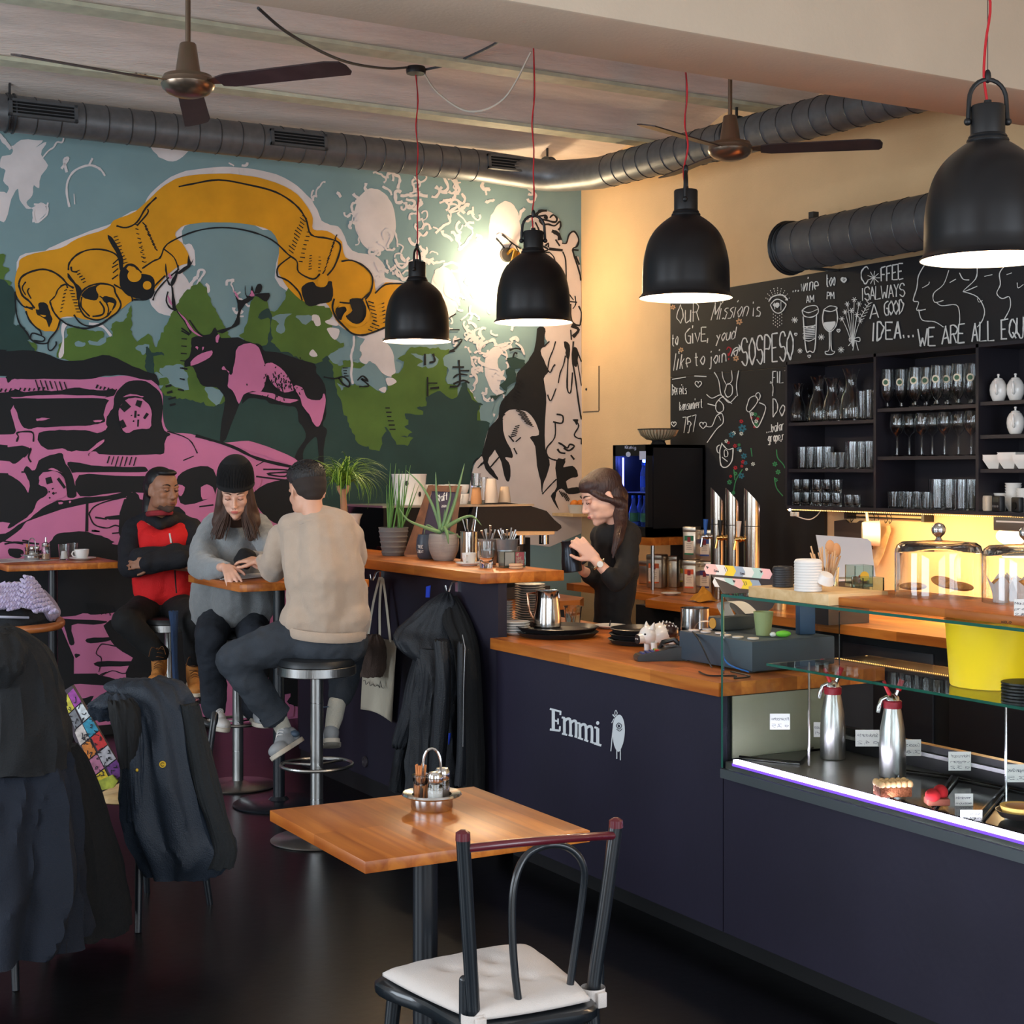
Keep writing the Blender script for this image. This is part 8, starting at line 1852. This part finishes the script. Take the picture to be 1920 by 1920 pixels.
def shoe(par,heel,toe,up,m_u,m_s,w=.047,h=.075,nm='shoe',laces=None,sole_t=.02,tall=0.0):
 """heel/toe: sole points in world, up: normal of the sole"""
 heel,toe=Vector(heel),Vector(toe); d=(toe-heel); L=d.length; d.normalize(); up=Vector(up); up=(up-d*up.dot(d)).normalized(); sd=d.cross(up)
 def pt(a,b,c): return heel+d*a*L+sd*b*w+up*c
 out=[(0,0),(.02,.5),(.12,.78),(.3,.74),(.5,.8),(.7,1.0),(.85,.9),(.95,.62),(1.0,.2),(1.0,-.2),(.95,-.6),(.85,-.85),(.7,-.92),(.5,-.72),(.3,-.68),(.12,-.74),(.02,-.5)]
 P=catmull([(a,b,0) for a,b in out],3,True); n=len(P)
 rings=[]
 for c,k in ((0,.97),(.003,1.0),(sole_t,1.0),(sole_t+.001,.96)): rings+=[pt((p.x-.5)*k+.5,p.y*k,c) for p in P]
 so=MB().add(rings,[(i*n+j,i*n+(j+1) % n,(i+1)*n+(j+1) % n,(i+1)*n+j) for i in range(3) for j in range(n)]+[list(range(n))[::-1],[3*n+j for j in range(n)]]).build('sole',m_s,par,world=True)
 mb=MB(); B_m=Matrix((d,sd,up)).transposed()
 def el(a,b,c,ra,rb,rc): mb.ell(pt(a,b,c),ra*L,rb*w,rc,16,10,M=B_m)
 el(.16,0,sole_t+.028,.17,.72,.046+tall*.3); el(.45,0,sole_t+.022,.3,.74,.04); el(.76,0,sole_t+.012,.23,.9,.03); el(.30,0,sole_t+.055,.15,.6,.03)
 if tall: capsule(mb,pt(.2,0,sole_t+.03),pt(.2,0,sole_t+.03+tall),w*.82,w*.86)
 u_=grow('upper',mb,m_u,par,.006,5)
 if laces:
  l=MB()
  for k in range(5): a=.36+.07*k; c=sole_t+.078-.009*k-(.0 if not tall else 0); l.tube(catmull([pt(a,-.42,c-.008),pt(a+.02,0,c+.004),pt(a+.035,.42,c-.008)],4),.0024,5)
  if tall:
   for k in range(4): c=sole_t+.08+k*tall*.27; l.tube([pt(.34,-.5,c),pt(.40,0,c+.01),pt(.34,.5,c+.005)],.0024,5)
   l.tube(catmull([pt(.4,0,c),pt(.5,.6,c+.02),pt(.5,.9,c-.03)],4),.0022,5).tube(catmull([pt(.4,0,c),pt(.5,-.5,c+.025),pt(.48,-.8,c-.02)],4),.0022,5)
  o=l.build('laces',laces,par,world=True); o['kind']='stuff'

# ---------------------------------------------------------------- 1: man in red vest, arms crossed
m1=thing('person','man with a black ponytail, red vest and crossed arms on a stool by the mural','person',tuple(Vector((*J(310,1400,8.6).xy,0))))
H1=Head(J(305,920,8.52),view_dir(.72,-.66,-.08),1.03)
b=MB(); nb=J(290,985,8.62); H1.skull(b,1.0,1.15,nb)
chain(b,[nb,J(300,1040,8.66),J(304,1130,8.70)],[.06,.08,.08])
hip=J(306,1140,8.68)
kL,kR=J(236,1165,8.32),J(368,1165,8.30)
aL,aR=J(298,1236,8.35),J(364,1244,8.42)
for h_,k_,a_ in ((J(285,1140,8.68),kL,aL),(J(328,1140,8.68),kR,aR)): chain(b,[h_,k_,a_],[.075,.05,.036])
shL,shR=J(252,992,8.62),J(358,992,8.66)
eL,eR=J(243,1062,8.5),J(378,1062,8.52)
wL,wR=J(335,1048,8.36),J(285,1056,8.34)
chain(b,[shL,eL,wL],[.045,.038,.026]); chain(b,[shR,eR,wR],[.045,.038,.026])
hand(b,wL,view_dir(1,.25,.0),view_dir(0,-1,.2),.95,.3); hand(b,wR,view_dir(-1,.25,0),view_dir(0,-1,.2),.95,.3,-1)
grow('body',b,M_skin1,m1,.006,6)
brown_=mat('hair_black',(16,16,18),.5)
H1.features(m1,mat('lip_brown',(140,84,72),.5),brown_,brown_,M_skin1)
hb_=MB(); H1.E(hb_,0,-.03,.055,.080,.088,.074); H1.E(hb_,0,-.06,.02,.078,.062,.08); H1.E(hb_,0,.03,.1,.058,.05,.02)
capsule(hb_,H1.P(0,-.09,.02),H1.P(-.02,-.13,-.02),.04,.045); chain(hb_,[H1.P(-.02,-.13,-.02),H1.P(-.03,-.15,-.09),H1.P(-.02,-.14,-.16),H1.P(-.02,-.12,-.22)],[.045,.048,.04,.02])
grow('hair',hb_,brown_,m1,.007,4)
bd_=MB(); H1.E(bd_,0,.024,-.064,.0580,.0625,.042); H1.E(bd_,0,.049,-.082,.0375,.0395,.0295); H1.E(bd_,0,.070,-.093,.0212,.0212,.0192); H1.E(bd_,0,.080,-.0475,.020,.0165,.004)
grow('beard_stubble',bd_,mat('stubble',(84,62,52),.85),m1,.006,3)
# trousers
tr=MB()
for h_,k_,a_ in ((J(282,1138,8.68),kL,aL),(J(330,1138,8.68),kR,aR)): chain(tr,[h_,k_,a_+Vector((0,0,.03))],[.105,.078,.058])
capsule(tr,J(285,1128,8.70),J(328,1128,8.70),.115,.115); grow('trousers',tr,mat('trousers_black',(14,15,17),.85),m1,.011,6,disp=[(.09,.014,1)])
jk=MB(); chain(jk,[J(276,1003,8.64),J(286,1060,8.64),J(292,1105,8.64)],[.105,.12,.125]); chain(jk,[J(332,1003,8.66),J(330,1060,8.66),J(328,1105,8.66)],[.105,.12,.125]); capsule(jk,J(285,1012,8.58),J(330,1012,8.60),.085,.085)
grow('red_vest',jk,fabric('vest_red',(214,20,24),.8),m1,.011,6,disp=[(.07,.018,1)])
yk=MB(); chain(yk,[J(262,984,8.64),J(300,972,8.62),J(344,984,8.66)],[.058,.07,.058]); chain(yk,[J(284,972,8.57),J(300,985,8.50),J(322,975,8.58)],[.035,.03,.035])
sv=yk
chain(sv,[shL,J(243,1030,8.56),eL,J(290,1056,8.36),wL+UV*.02],[.068,.07,.066,.058,.05]); chain(sv,[shR,eR,J(330,1036,8.42),wR-UV*.02],[.068,.062,.055,.05])
capsule(sv,J(262,1046,8.42),J(362,1040,8.44),.06,.055)
grow('dark_jacket',sv,fabric('jacket_dark',(17,19,27),.85),m1,.010,6,disp=[(.06,.015,1)])
cs2=MB(); cs2.tube([H1.P(.058*cos(a)*1.0,-.02+.06*sin(a),-.125+.01*sin(a)) for a in [2*pi*i/20 for i in range(20)]],.016,8,closed=True).build('neck_scarf',fabric('scarf_red_navy',(150,44,52),.9,var=.5),m1,world=True)
MB().tube([J(318,1000,8.44),J(321,1018,8.43)],.005,6).build('white_zip_pull',mat('zip_white',(210,214,214),.4),m1,world=True)
MB().tube(catmull([J(321,1010,8.475),J(326,1035,8.45),J(329,1090,8.50),J(331,1112,8.505)],4),.004,6).build('zip',brown_,m1,world=True)
tan=fabric('boot_tan',(190,124,58),.7,.3,120,.15,0); lc_=mat('lace_brown',(110,70,34),.8); slw=mat('sole_white',(222,206,180),.7)
shoe(m1,J(301,1268,8.42),J(291,1290,8.12),(0,0,1),tan,slw,.052,laces=lc_,tall=.085)
shoe(m1,J(362,1284,8.50),J(368,1308,8.22),(0,0,1),tan,slw,.052,laces=lc_,tall=.085)

# ---------------------------------------------------------------- 2: woman in grey sweater and black beanie
w2=thing('person','woman in a black beanie and loose grey sweater looking down at the menu','person',tuple(Vector((*J(440,1450,7.8).xy,0))))
H2=Head(J(442,925,7.45),view_dir(.08,-.93,-.42),.98)
b=MB(); nb=J(441,992,7.66); H2.skull(b,.86,.85,nb,.046)
chain(b,[nb,J(440,1060,7.74),J(438,1150,7.82)],[.05,.08,.09])
k1,a1=J(394,1196,7.42),J(402,1328,7.62); k2,a2=J(478,1200,7.44),J(478,1330,7.72)
for h_,k_,a_ in ((J(412,1155,7.82),k1,a1),(J(466,1155,7.82),k2,a2)): chain(b,[h_,k_,a_],[.07,.045,.032])
s_l,e_l,w_l=J(396,992,7.7),J(380,1060,7.46),J(418,1064,7.18)
s_r,e_r,w_r=J(488,992,7.64),J(512,1050,7.36),J(462,1048,7.24)
chain(b,[s_l,e_l,w_l],[.04,.032,.022]); chain(b,[s_r,e_r,w_r],[.04,.032,.022])
hand(b,J(424,1062,7.17),view_dir(.32,-.62,-.30),view_dir(-.1,-.45,1),.92,.42,-1,.2)
hand(b,J(466,1047,7.24),view_dir(.9,-.2,-.12),view_dir(0,-.3,1),.9,.35,1)
grow('body',b,M_skin2,w2,.005,7)
hbr=mat('hair_brown',(74,52,42),.55,var=.2,vscale=30); brw=mat('brow_brown',(92,66,52),.7)
H2.features(w2,mat('lip_pink',(196,104,98),.45),brw,hbr,mat('lid_fair',(206,150,128),.5))
cap=MB(); H2.E(cap,0,-.022,.095,.088,.102,.078); H2.E(cap,0,-.014,.066,.090,.106,.034); H2.E(cap,0,-.04,.03,.086,.088,.055); H2.E(cap,0,-.03,.14,.07,.08,.05)
cap.tube([H2.P(.083*cos(a),-.012+.099*sin(a),.046+.008*sin(a)) for a in [2*pi*i/40 for i in range(40)]],.013,8,closed=True)
bn=grow('beanie',cap,mat('beanie_black',(20,20,22),.95),w2,.007,5)
mb=MB()
for i in range(72):
 a=2*pi*i/72; x,y=cos(a),sin(a); mb.tube(catmull([H2.P(.088*x,-.014+.104*y,.052),H2.P(.0905*x,-.015+.106*y,.065),H2.P(.086*x,-.022+.1*y,.115),H2.P(.066*x,-.026+.08*y,.155),H2.P(.028*x,-.03+.034*y,.18)],3),.0024,5)
mb.build('beanie_rib',MATS['beanie_black'],w2,world=True)['kind']='stuff'
hr=MB()
for q in (-1,1):
 chain(hr,[H2.P(q*.066,.012,.03),H2.P(q*.075,.02,-.05),H2.P(q*.082,.0,-.12)],[.022,.026,.034]); 
chain(hr,[J(424,955,7.46),J(414,978,7.50),J(411,1004,7.50)],[.03,.046,.022]); chain(hr,[J(462,955,7.46),J(472,978,7.49),J(470,1008,7.49)],[.03,.046,.02])
H2.E(hr,0,-.04,-.02,.078,.07,.075); capsule(hr,H2.P(0,-.06,-.05),J(441,990,7.62),.06,.05)
grow('hair',hr,hbr,w2,.007,4)
random.seed(31); pth=[]
for q,cx_,tx in ((-1,424,409),(1,462,474)):
 for i in range(34):
  o1=random.uniform(-9,9); o2=o1*1.3+random.uniform(-4,4); dz=random.uniform(-.02,.02)
  pth.append([J(cx_+o1*.45,925+random.uniform(0,10),7.415),J(cx_+o1,962,7.41+abs(o1)*.003),J((cx_+tx)/2+o2,985,7.425+abs(o1)*.003),J(tx+o2,1000+random.uniform(0,14),7.43+abs(o1)*.003)])
hair_strands('hair_strand',w2,hbr,pth,.0042)
sw=MB(); GY=mat('sweater_grey',(138,142,144),.95,bump=.5,bscale=260,var=.06,vscale=60,sheen=.5)
chain(sw,[J(412,996,7.70),J(404,1060,7.72),J(396,1140,7.70)],[.085,.105,.115]); chain(sw,[J(470,996,7.68),J(472,1060,7.70),J(474,1135,7.68)],[.085,.105,.115]); chain(sw,[J(440,1010,7.62),J(438,1080,7.62),J(436,1140,7.60)],[.085,.1,.10])
chain(sw,[J(405,982,7.70),J(441,976,7.68),J(480,982,7.68)],[.06,.06,.06])
chain(sw,[s_l,J(381,1030,7.60),e_l,J(400,1068,7.30),J(424,1063,7.20)],[.066,.07,.068,.056,.036]); chain(sw,[s_r,J(504,1025,7.5),e_r,J(492,1048,7.28),J(476,1043,7.26)],[.066,.066,.06,.046,.036])
chain(sw,[J(375,1100,7.68),J(368,1140,7.66),J(358,1164,7.66)],[.05,.03,.008])
grow('sweater',sw,GY,w2,.009,7,disp=[(.12,.03,1),(.05,.010,2)])
cf=MB(); chain(cf,[J(446,1050,7.22),J(458,1040,7.22),J(468,1044,7.23)],[.022,.034,.034]); chain(cf,[J(458,1055,7.2),J(462,1060,7.19)],[.026,.022]); grow('black_cuff',cf,MATS['beanie_black'],w2,.006,4)
jn=MB(); JN=mat('jeans_dark',(38,44,54),.85,bump=.4,bscale=340,var=.22,vscale=8)
for h_,k_,a_ in ((J(410,1150,7.82),k1,a1),(J(468,1150,7.82),k2,a2)): chain(jn,[h_,k_,lerp(k_,a_,.5),a_+Vector((0,0,.0))],[.1,.078,.068,.062])
capsule(jn,J(412,1140,7.84),J(466,1140,7.84),.11,.11); grow('jeans',jn,JN,w2,.010,6,disp=[(.07,.02,1)])
wh=mat('sneaker_white',(216,212,208),.55); gyu=mat('sneaker_grey',(150,152,154),.6); slc=mat('sole_cream',(206,196,180),.6)
shoe(w2,J(398,1356,7.66),J(420,1374,7.42),view_dir(.12,.1,1),wh,slc,.046,laces=wh)
shoe(w2,J(478,1352,7.74),J(494,1366,7.52),view_dir(.1,.1,1),gyu,slc,.046,laces=wh)

# ---------------------------------------------------------------- 3: man in beige sweatshirt, back to us
m3=thing('person','man with short dark hair in a beige sweatshirt seated with his back to the camera','person',tuple(Vector((*J(600,1450,6.7).xy,0))))
H3=Head(J(576,922,6.78),view_dir(-.55,.80,-.30),1.0)
b=MB(); nb=J(592,985,6.74); H3.skull(b,.98,1.0,nb,.047)
chain(b,[nb,J(600,1060,6.78),J(606,1180,6.80)],[.062,.08,.085])
sl3,el3,wl3=J(530,1010,6.86),J(512,1068,6.98),J(488,1052,7.12)
sr3,er3,wr3=J(652,1008,6.80),J(655,1075,7.0),J(560,1062,7.2)
chain(b,[sl3,el3,wl3],[.046,.036,.027]); chain(b,[sr3,er3,wr3],[.046,.036,.027])
hand(b,J(489,1052,7.14),view_dir(-.8,.5,.05),view_dir(0,-.3,1),.98,.45,-1); hand(b,wr3,view_dir(-.8,.3,-.05),view_dir(0,-.3,1),.98,.4,1)
k3,a3=J(438,1238,6.72),J(524,1352,6.80); k4,a4=J(655,1215,7.10),J(626,1345,6.98)
chain(b,[J(575,1190,6.76),k3,a3],[.078,.052,.036]); chain(b,[J(635,1190,6.76),k4,a4],[.078,.052,.036])
grow('body',b,M_skin3,m3,.006,6)
hr=MB(); hk3=mat('hair_darkbrown',(30,26,26),.5,bump=.8,bscale=160,stretch=(1,1,.3))
H3.E(hr,0,-.022,.062,.081,.092,.074); H3.E(hr,0,.02,.088,.072,.082,.045); H3.E(hr,0,.055,.098,.055,.045,.028)
grow('hair',hr,hk3,m3,.006,4)
fd=MB(); H3.E(fd,0,-.03,.03,.0785,.08,.06); H3.E(fd,0,-.04,-.002,.069,.064,.045); H3.E(fd,0,-.046,-.03,.048,.046,.03); grow('short_cropped_hair',fd,mat('hair_fade',(48,38,34),.85),m3,.006,4)
random.seed(41); pth=[]
for i in range(150):
 a=random.uniform(0,2*pi); r_=random.uniform(.2,1); x,y=cos(a)*r_,sin(a)*r_
 zz=.062+.074*sqrt(max(0,1-r_*r_)); p0_=(x*.081,-.022+y*.092,zz); 
 pth.append([H3.P(*p0_),H3.P(p0_[0]*1.04,p0_[1]+.012,p0_[2]+.006),H3.P(p0_[0]*1.05,p0_[1]+.03,p0_[2]+.004)])
hair_strands('hair_strand',m3,hk3,pth,.0028,5)
sw=MB(); BG=mat('sweatshirt_beige',(192,170,150),.95,bump=.35,bscale=320,var=.04,vscale=20,sheen=.35)
chain(sw,[J(563,1010,6.78),J(576,1080,6.74),J(584,1170,6.76)],[.095,.105,.098]); chain(sw,[J(628,1005,6.76),J(638,1080,6.74),J(638,1165,6.76)],[.10,.108,.105]); chain(sw,[J(600,1000,6.74),J(608,1080,6.70),J(612,1165,6.72)],[.10,.12,.11])
chain(sw,[J(548,988,6.80),J(592,972,6.76),J(640,984,6.78)],[.065,.062,.07])
chain(sw,[sl3,J(520,1045,6.90),el3,J(500,1062,7.05),J(492,1052,7.10)],[.072,.068,.060,.045,.036]); chain(sw,[sr3,J(662,1040,6.9),er3,J(600,1062,7.14),J(566,1062,7.18)],[.074,.07,.06,.05,.04])
capsule(sw,J(578,1164,6.75),J(646,1162,6.76),.122,.122); chain(sw,[J(668,1100,6.80),J(672,1140,6.78)],[.05,.05])
grow('sweatshirt',sw,BG,m3,.009,7,disp=[(.15,.03,1),(.06,.009,2)])
col_=MB(); ring_=[nb+Vector((0,0,.012))+UV*cos(a)*.066+fwv*sin(a)*.068+Vector((0,0,-.008*sin(a))) for a in [2*pi*i/24 for i in range(24)]]
col_.tube(ring_,.012,8,closed=True).build('collar',BG,m3,world=True)
hm=MB(); c_=J(611,1184,6.745); ring_=[]
for zz,k in ((.022,1.0),(.012,1.035),(-.012,1.035),(-.022,1.0)): ring_+=[c_+UV*cos(a)*.172*k+fwv*sin(a)*.150*k+Vector((0,0,zz+.012*sin(a)-cos(a)*.012)) for a in [2*pi*i/48 for i in range(48)]]
hm.add(ring_,[(i*48+j,i*48+(j+1) % 48,(i+1)*48+(j+1) % 48,(i+1)*48+j) for i in range(3) for j in range(48)]).build('waistband',BG,m3,world=True)
jn=MB(); chain(jn,[J(572,1196,6.76),J(500,1214,6.72),k3],[.112,.094,.080]); chain(jn,[k3,lerp(k3,a3,.5),lerp(k3,a3,.86)],[.078,.072,.066]); chain(jn,[J(645,1200,6.78),k4,J(640,1300,7.02)],[.108,.08,.064]); capsule(jn,J(585,1206,6.75),J(640,1206,6.75),.112,.112)
chain(jn,[J(590,1212,6.70),J(630,1212,6.70)],[.09,.09])
grow('jeans',jn,mat('jeans_grey',(50,56,64),.85,bump=.4,bscale=340,var=.25,vscale=7),m3,.010,6,disp=[(.06,.020,1)])
cu_=MB(); q=lerp(k3,a3,.9); dd_=(a3-k3).normalized(); u1=dd_.orthogonal().normalized(); u2=dd_.cross(u1)
vs=[]
for t_,r_ in ((-.02,.069),(.012,.071),(.014,.066),(-.015,.062)): vs+=[q+dd_*t_+(u1*cos(a)+u2*sin(a))*r_ for a in [2*pi*i/24 for i in range(24)]]
cu_.add(vs,[(i*24+j,i*24+(j+1) % 24,(i+1)*24+(j+1) % 24,(i+1)*24+j) for i in range(3) for j in range(24)]).build('jeans_cuff',MATS['jeans_grey'],m3,world=True)
sk_=fabric('sock_cream',(206,200,184),.95,.5,260,.04)
a3b=J(534,1372,6.84); sx=MB(); chain(sx,[lerp(k3,a3,.9),a3,a3b],[.042,.040,.036]); grow('sock',sx,sk_,m3,.006,3)
sx=MB(); chain(sx,[J(632,1318,6.99),J(627,1345,6.98),J(623,1362,6.96)],[.042,.040,.034]); grow('sock',sx,sk_,m3,.006,3)
shoe(m3,J(565,1392,6.84),J(516,1424,6.66),view_dir(-.55,.1,.83),gyu,slc,.05,laces=wh)
MB().ell(J(552,1376,6.795),.024,.024,.016,12,8).build('heel_patch',mat('heel_blue',(70,86,104),.6),m3,world=True)
shoe(m3,J(622,1392,6.90),J(618,1404,7.14),view_dir(.05,-.25,.95),gyu,slc,.05,laces=None)
MB().tube([J(606,1326,6.945),J(616,1325,6.94)],.003,5).tube([J(520,1347,6.755),J(514,1352,6.755)],.003,5).build('sock_logo',MATS['heel_blue'],m3,world=True)

# ---------------------------------------------------------------- 4: barista
b4=thing('person','barista with dark brown tied hair in black, holding a dark milk pitcher','person',tuple(Vector((*J(1160,1400,7.15).xy,0))))
H4=Head(J(1130,932,7.08),view_dir(-.93,-.28,-.42),1.03)
b=MB(); nb=J(1158,985,7.12); H4.skull(b,.88,.88,nb,.046)
chain(b,[nb,J(1160,1060,7.16),J(1150,1170,7.18),J(1150,1260,7.18)],[.05,.08,.08,.09])
for sx_ in (-1,1): chain(b,[J(1150+sx_*26,1260,7.18),J(1150+sx_*30,1400,7.16),Vector((*J(1150+sx_*28,1500,7.18).xy,.06))],[.08,.055,.04])
s4,e4,w4=J(1172,1012,7.0),J(1158,1092,6.86),J(1118,1052,6.86)
s5,e5,w5=J(1132,1010,7.24),J(1118,1085,7.16),J(1092,1070,7.05)
chain(b,[s4,J(1178,1055,6.94),e4,J(1143,1078,6.85),w4],[.034,.03,.030,.028,.023]); chain(b,[s5,e5,w5],[.034,.030,.023])
hand(b,J(1116,1047,6.86),view_dir(-.65,.05,.62),view_dir(.1,-1,.1),.95,.85,-1)
hand(b,w5,view_dir(-.35,-.1,.5),view_dir(-.9,-.3,.1),.92,.6,1)
grow('body',b,M_skin2,b4,.005,7)
hd4=mat('hair_reddish_brown',(52,31,28),.5,var=.25,vscale=40,bump=.5,bscale=120,stretch=(1,1,.25))
H4.features(b4,mat('lip_rose',(176,84,84),.45),mat('brow_dark',(60,42,36),.7),hd4,MATS['lid_fair'])
hr=MB(); H4.E(hr,0,-.016,.048,.080,.098,.080); H4.E(hr,0,-.045,.0,.076,.064,.07); H4.E(hr,0,.021,.071,.074,.066,.048)
for q in (-1,1): chain(hr,[H4.P(q*.058,.055,.045),H4.P(q*.07,.03,.01),H4.P(q*.074,-.005,-.015),H4.P(q*.068,-.04,-.045)],[.012,.014,.016,.024])
H4.E(hr,0,-.075,-.025,.055,.04,.045); chain(hr,[H4.P(.0,-.07,-.04),J(1164,985,7.0),J(1159,1012,6.89),J(1150,1036,6.88)],[.042,.03,.023,.012])
chain(hr,[H4.P(-.06,-.05,-.06),J(1140,1000,7.22),J(1126,1020,7.2)],[.03,.024,.012])
grow('hair',hr,hd4,b4,.006,4)
random.seed(51); pth=[]
for i in range(0):
 a=random.uniform(-1.2,1.2); x=sin(a)*.085
 pth.append([H4.P(x*.4,.0,.128),H4.P(x*.8,-.01,.120-.035*abs(a)),H4.P(x*1.0,-.045,.08-.03*abs(a)),H4.P(x*.97,-.09,.015),H4.P(x*.7,-.115,-.03)])
for i in range(20): o1=random.uniform(-4,4); pth.append([J(1163+o1,980,6.98),J(1159+o1,1000,6.89),J(1155+o1*.8,1020,6.865),J(1149+o1*.3,1042+random.uniform(-6,6),6.87)])
hair_strands('hair_strand',b4,hd4,pth,.003)
tp=MB(); TB=mat('blouse_black',(19,19,21),.85)
chain(tp,[J(1150,1010,7.14),J(1158,1070,7.16),J(1148,1160,7.18),J(1148,1230,7.18)],[.092,.102,.092,.115]); chain(tp,[J(1130,1006,7.2),J(1156,992,7.12),J(1178,1006,7.05)],[.06,.06,.066]); chain(tp,[nb+Vector((0,0,-.03)),nb+Vector((0,0,.012))],[.062,.054])
chain(tp,[s4,J(1178,1055,6.94),e4,J(1143,1078,6.85)],[.062,.054,.047,.042]); chain(tp,[s5,e5,J(1106,1078,7.1)],[.056,.047,.04])
grow('blouse',tp,TB,b4,.009,6,disp=[(.08,.016,1)])
skt=MB(); chain(skt,[J(1150,1230,7.18),J(1150,1300,7.18),Vector((*J(1150,1500,7.18).xy,.4))],[.13,.14,.15]); grow('apron_skirt',skt,TB,b4,.012,5)
wt=MB(); q=lerp(w4,e4,.14); dd_=(e4-w4).normalized(); u1=dd_.orthogonal().normalized(); u2=dd_.cross(u1)
wt.tube([q+(u1*cos(a)+u2*sin(a))*.030 for a in [2*pi*i/24 for i in range(24)]],.005,6,closed=True).build('watch_band',mat('watch_gold',(214,196,160),.25,metal=.9),b4,world=True)
nn=(-fwv+Vector((0,0,.1))); nn=(nn-dd_*nn.dot(dd_)).normalized(); MB().tube([q+nn*.028,q+nn*.038],.014,20).build('watch_face',mat('watch_white',(226,224,216),.2),b4,world=True)
wb_=lerp(w5,e5,.3); d5=(e5-w5).normalized(); u1=d5.orthogonal().normalized(); u2=d5.cross(u1); MB().tube([wb_+(u1*cos(a)+u2*sin(a))*.031 for a in [2*pi*i/20 for i in range(20)]],.0025,5,closed=True).build('wristband',M_dkplastic,b4,world=True)
# the pitcher she holds
pj=thing('milk_pitcher','matt dark milk pitcher held in the barista\'s hands','pitcher',tuple(J(1073,1072,6.98)),-TH)
mp=mat('pitcher_dark',(44,48,56),.3,metal=.6)
MB().lathe([(0,0),(.042,0),(.046,.004),(.044,.05),(.036,.1),(.034,.135),(.038,.142),(.034,.142),(.033,.1),(.04,.05),(0,.01)],n=32,M=Matrix.Rotation(-.12,3,'Y')).build('body',mp,pj)
MB().tube(catmull([(.03,0,.12),(.068,0,.115),(.07,0,.06),(.044,0,.035)],5),.006,8).build('handle',mp,pj)
MB().prism([(-.05,.142),(-.03,.142),(-.032,.115)],-.008,.008,MXZ).build('spout',mp,pj)
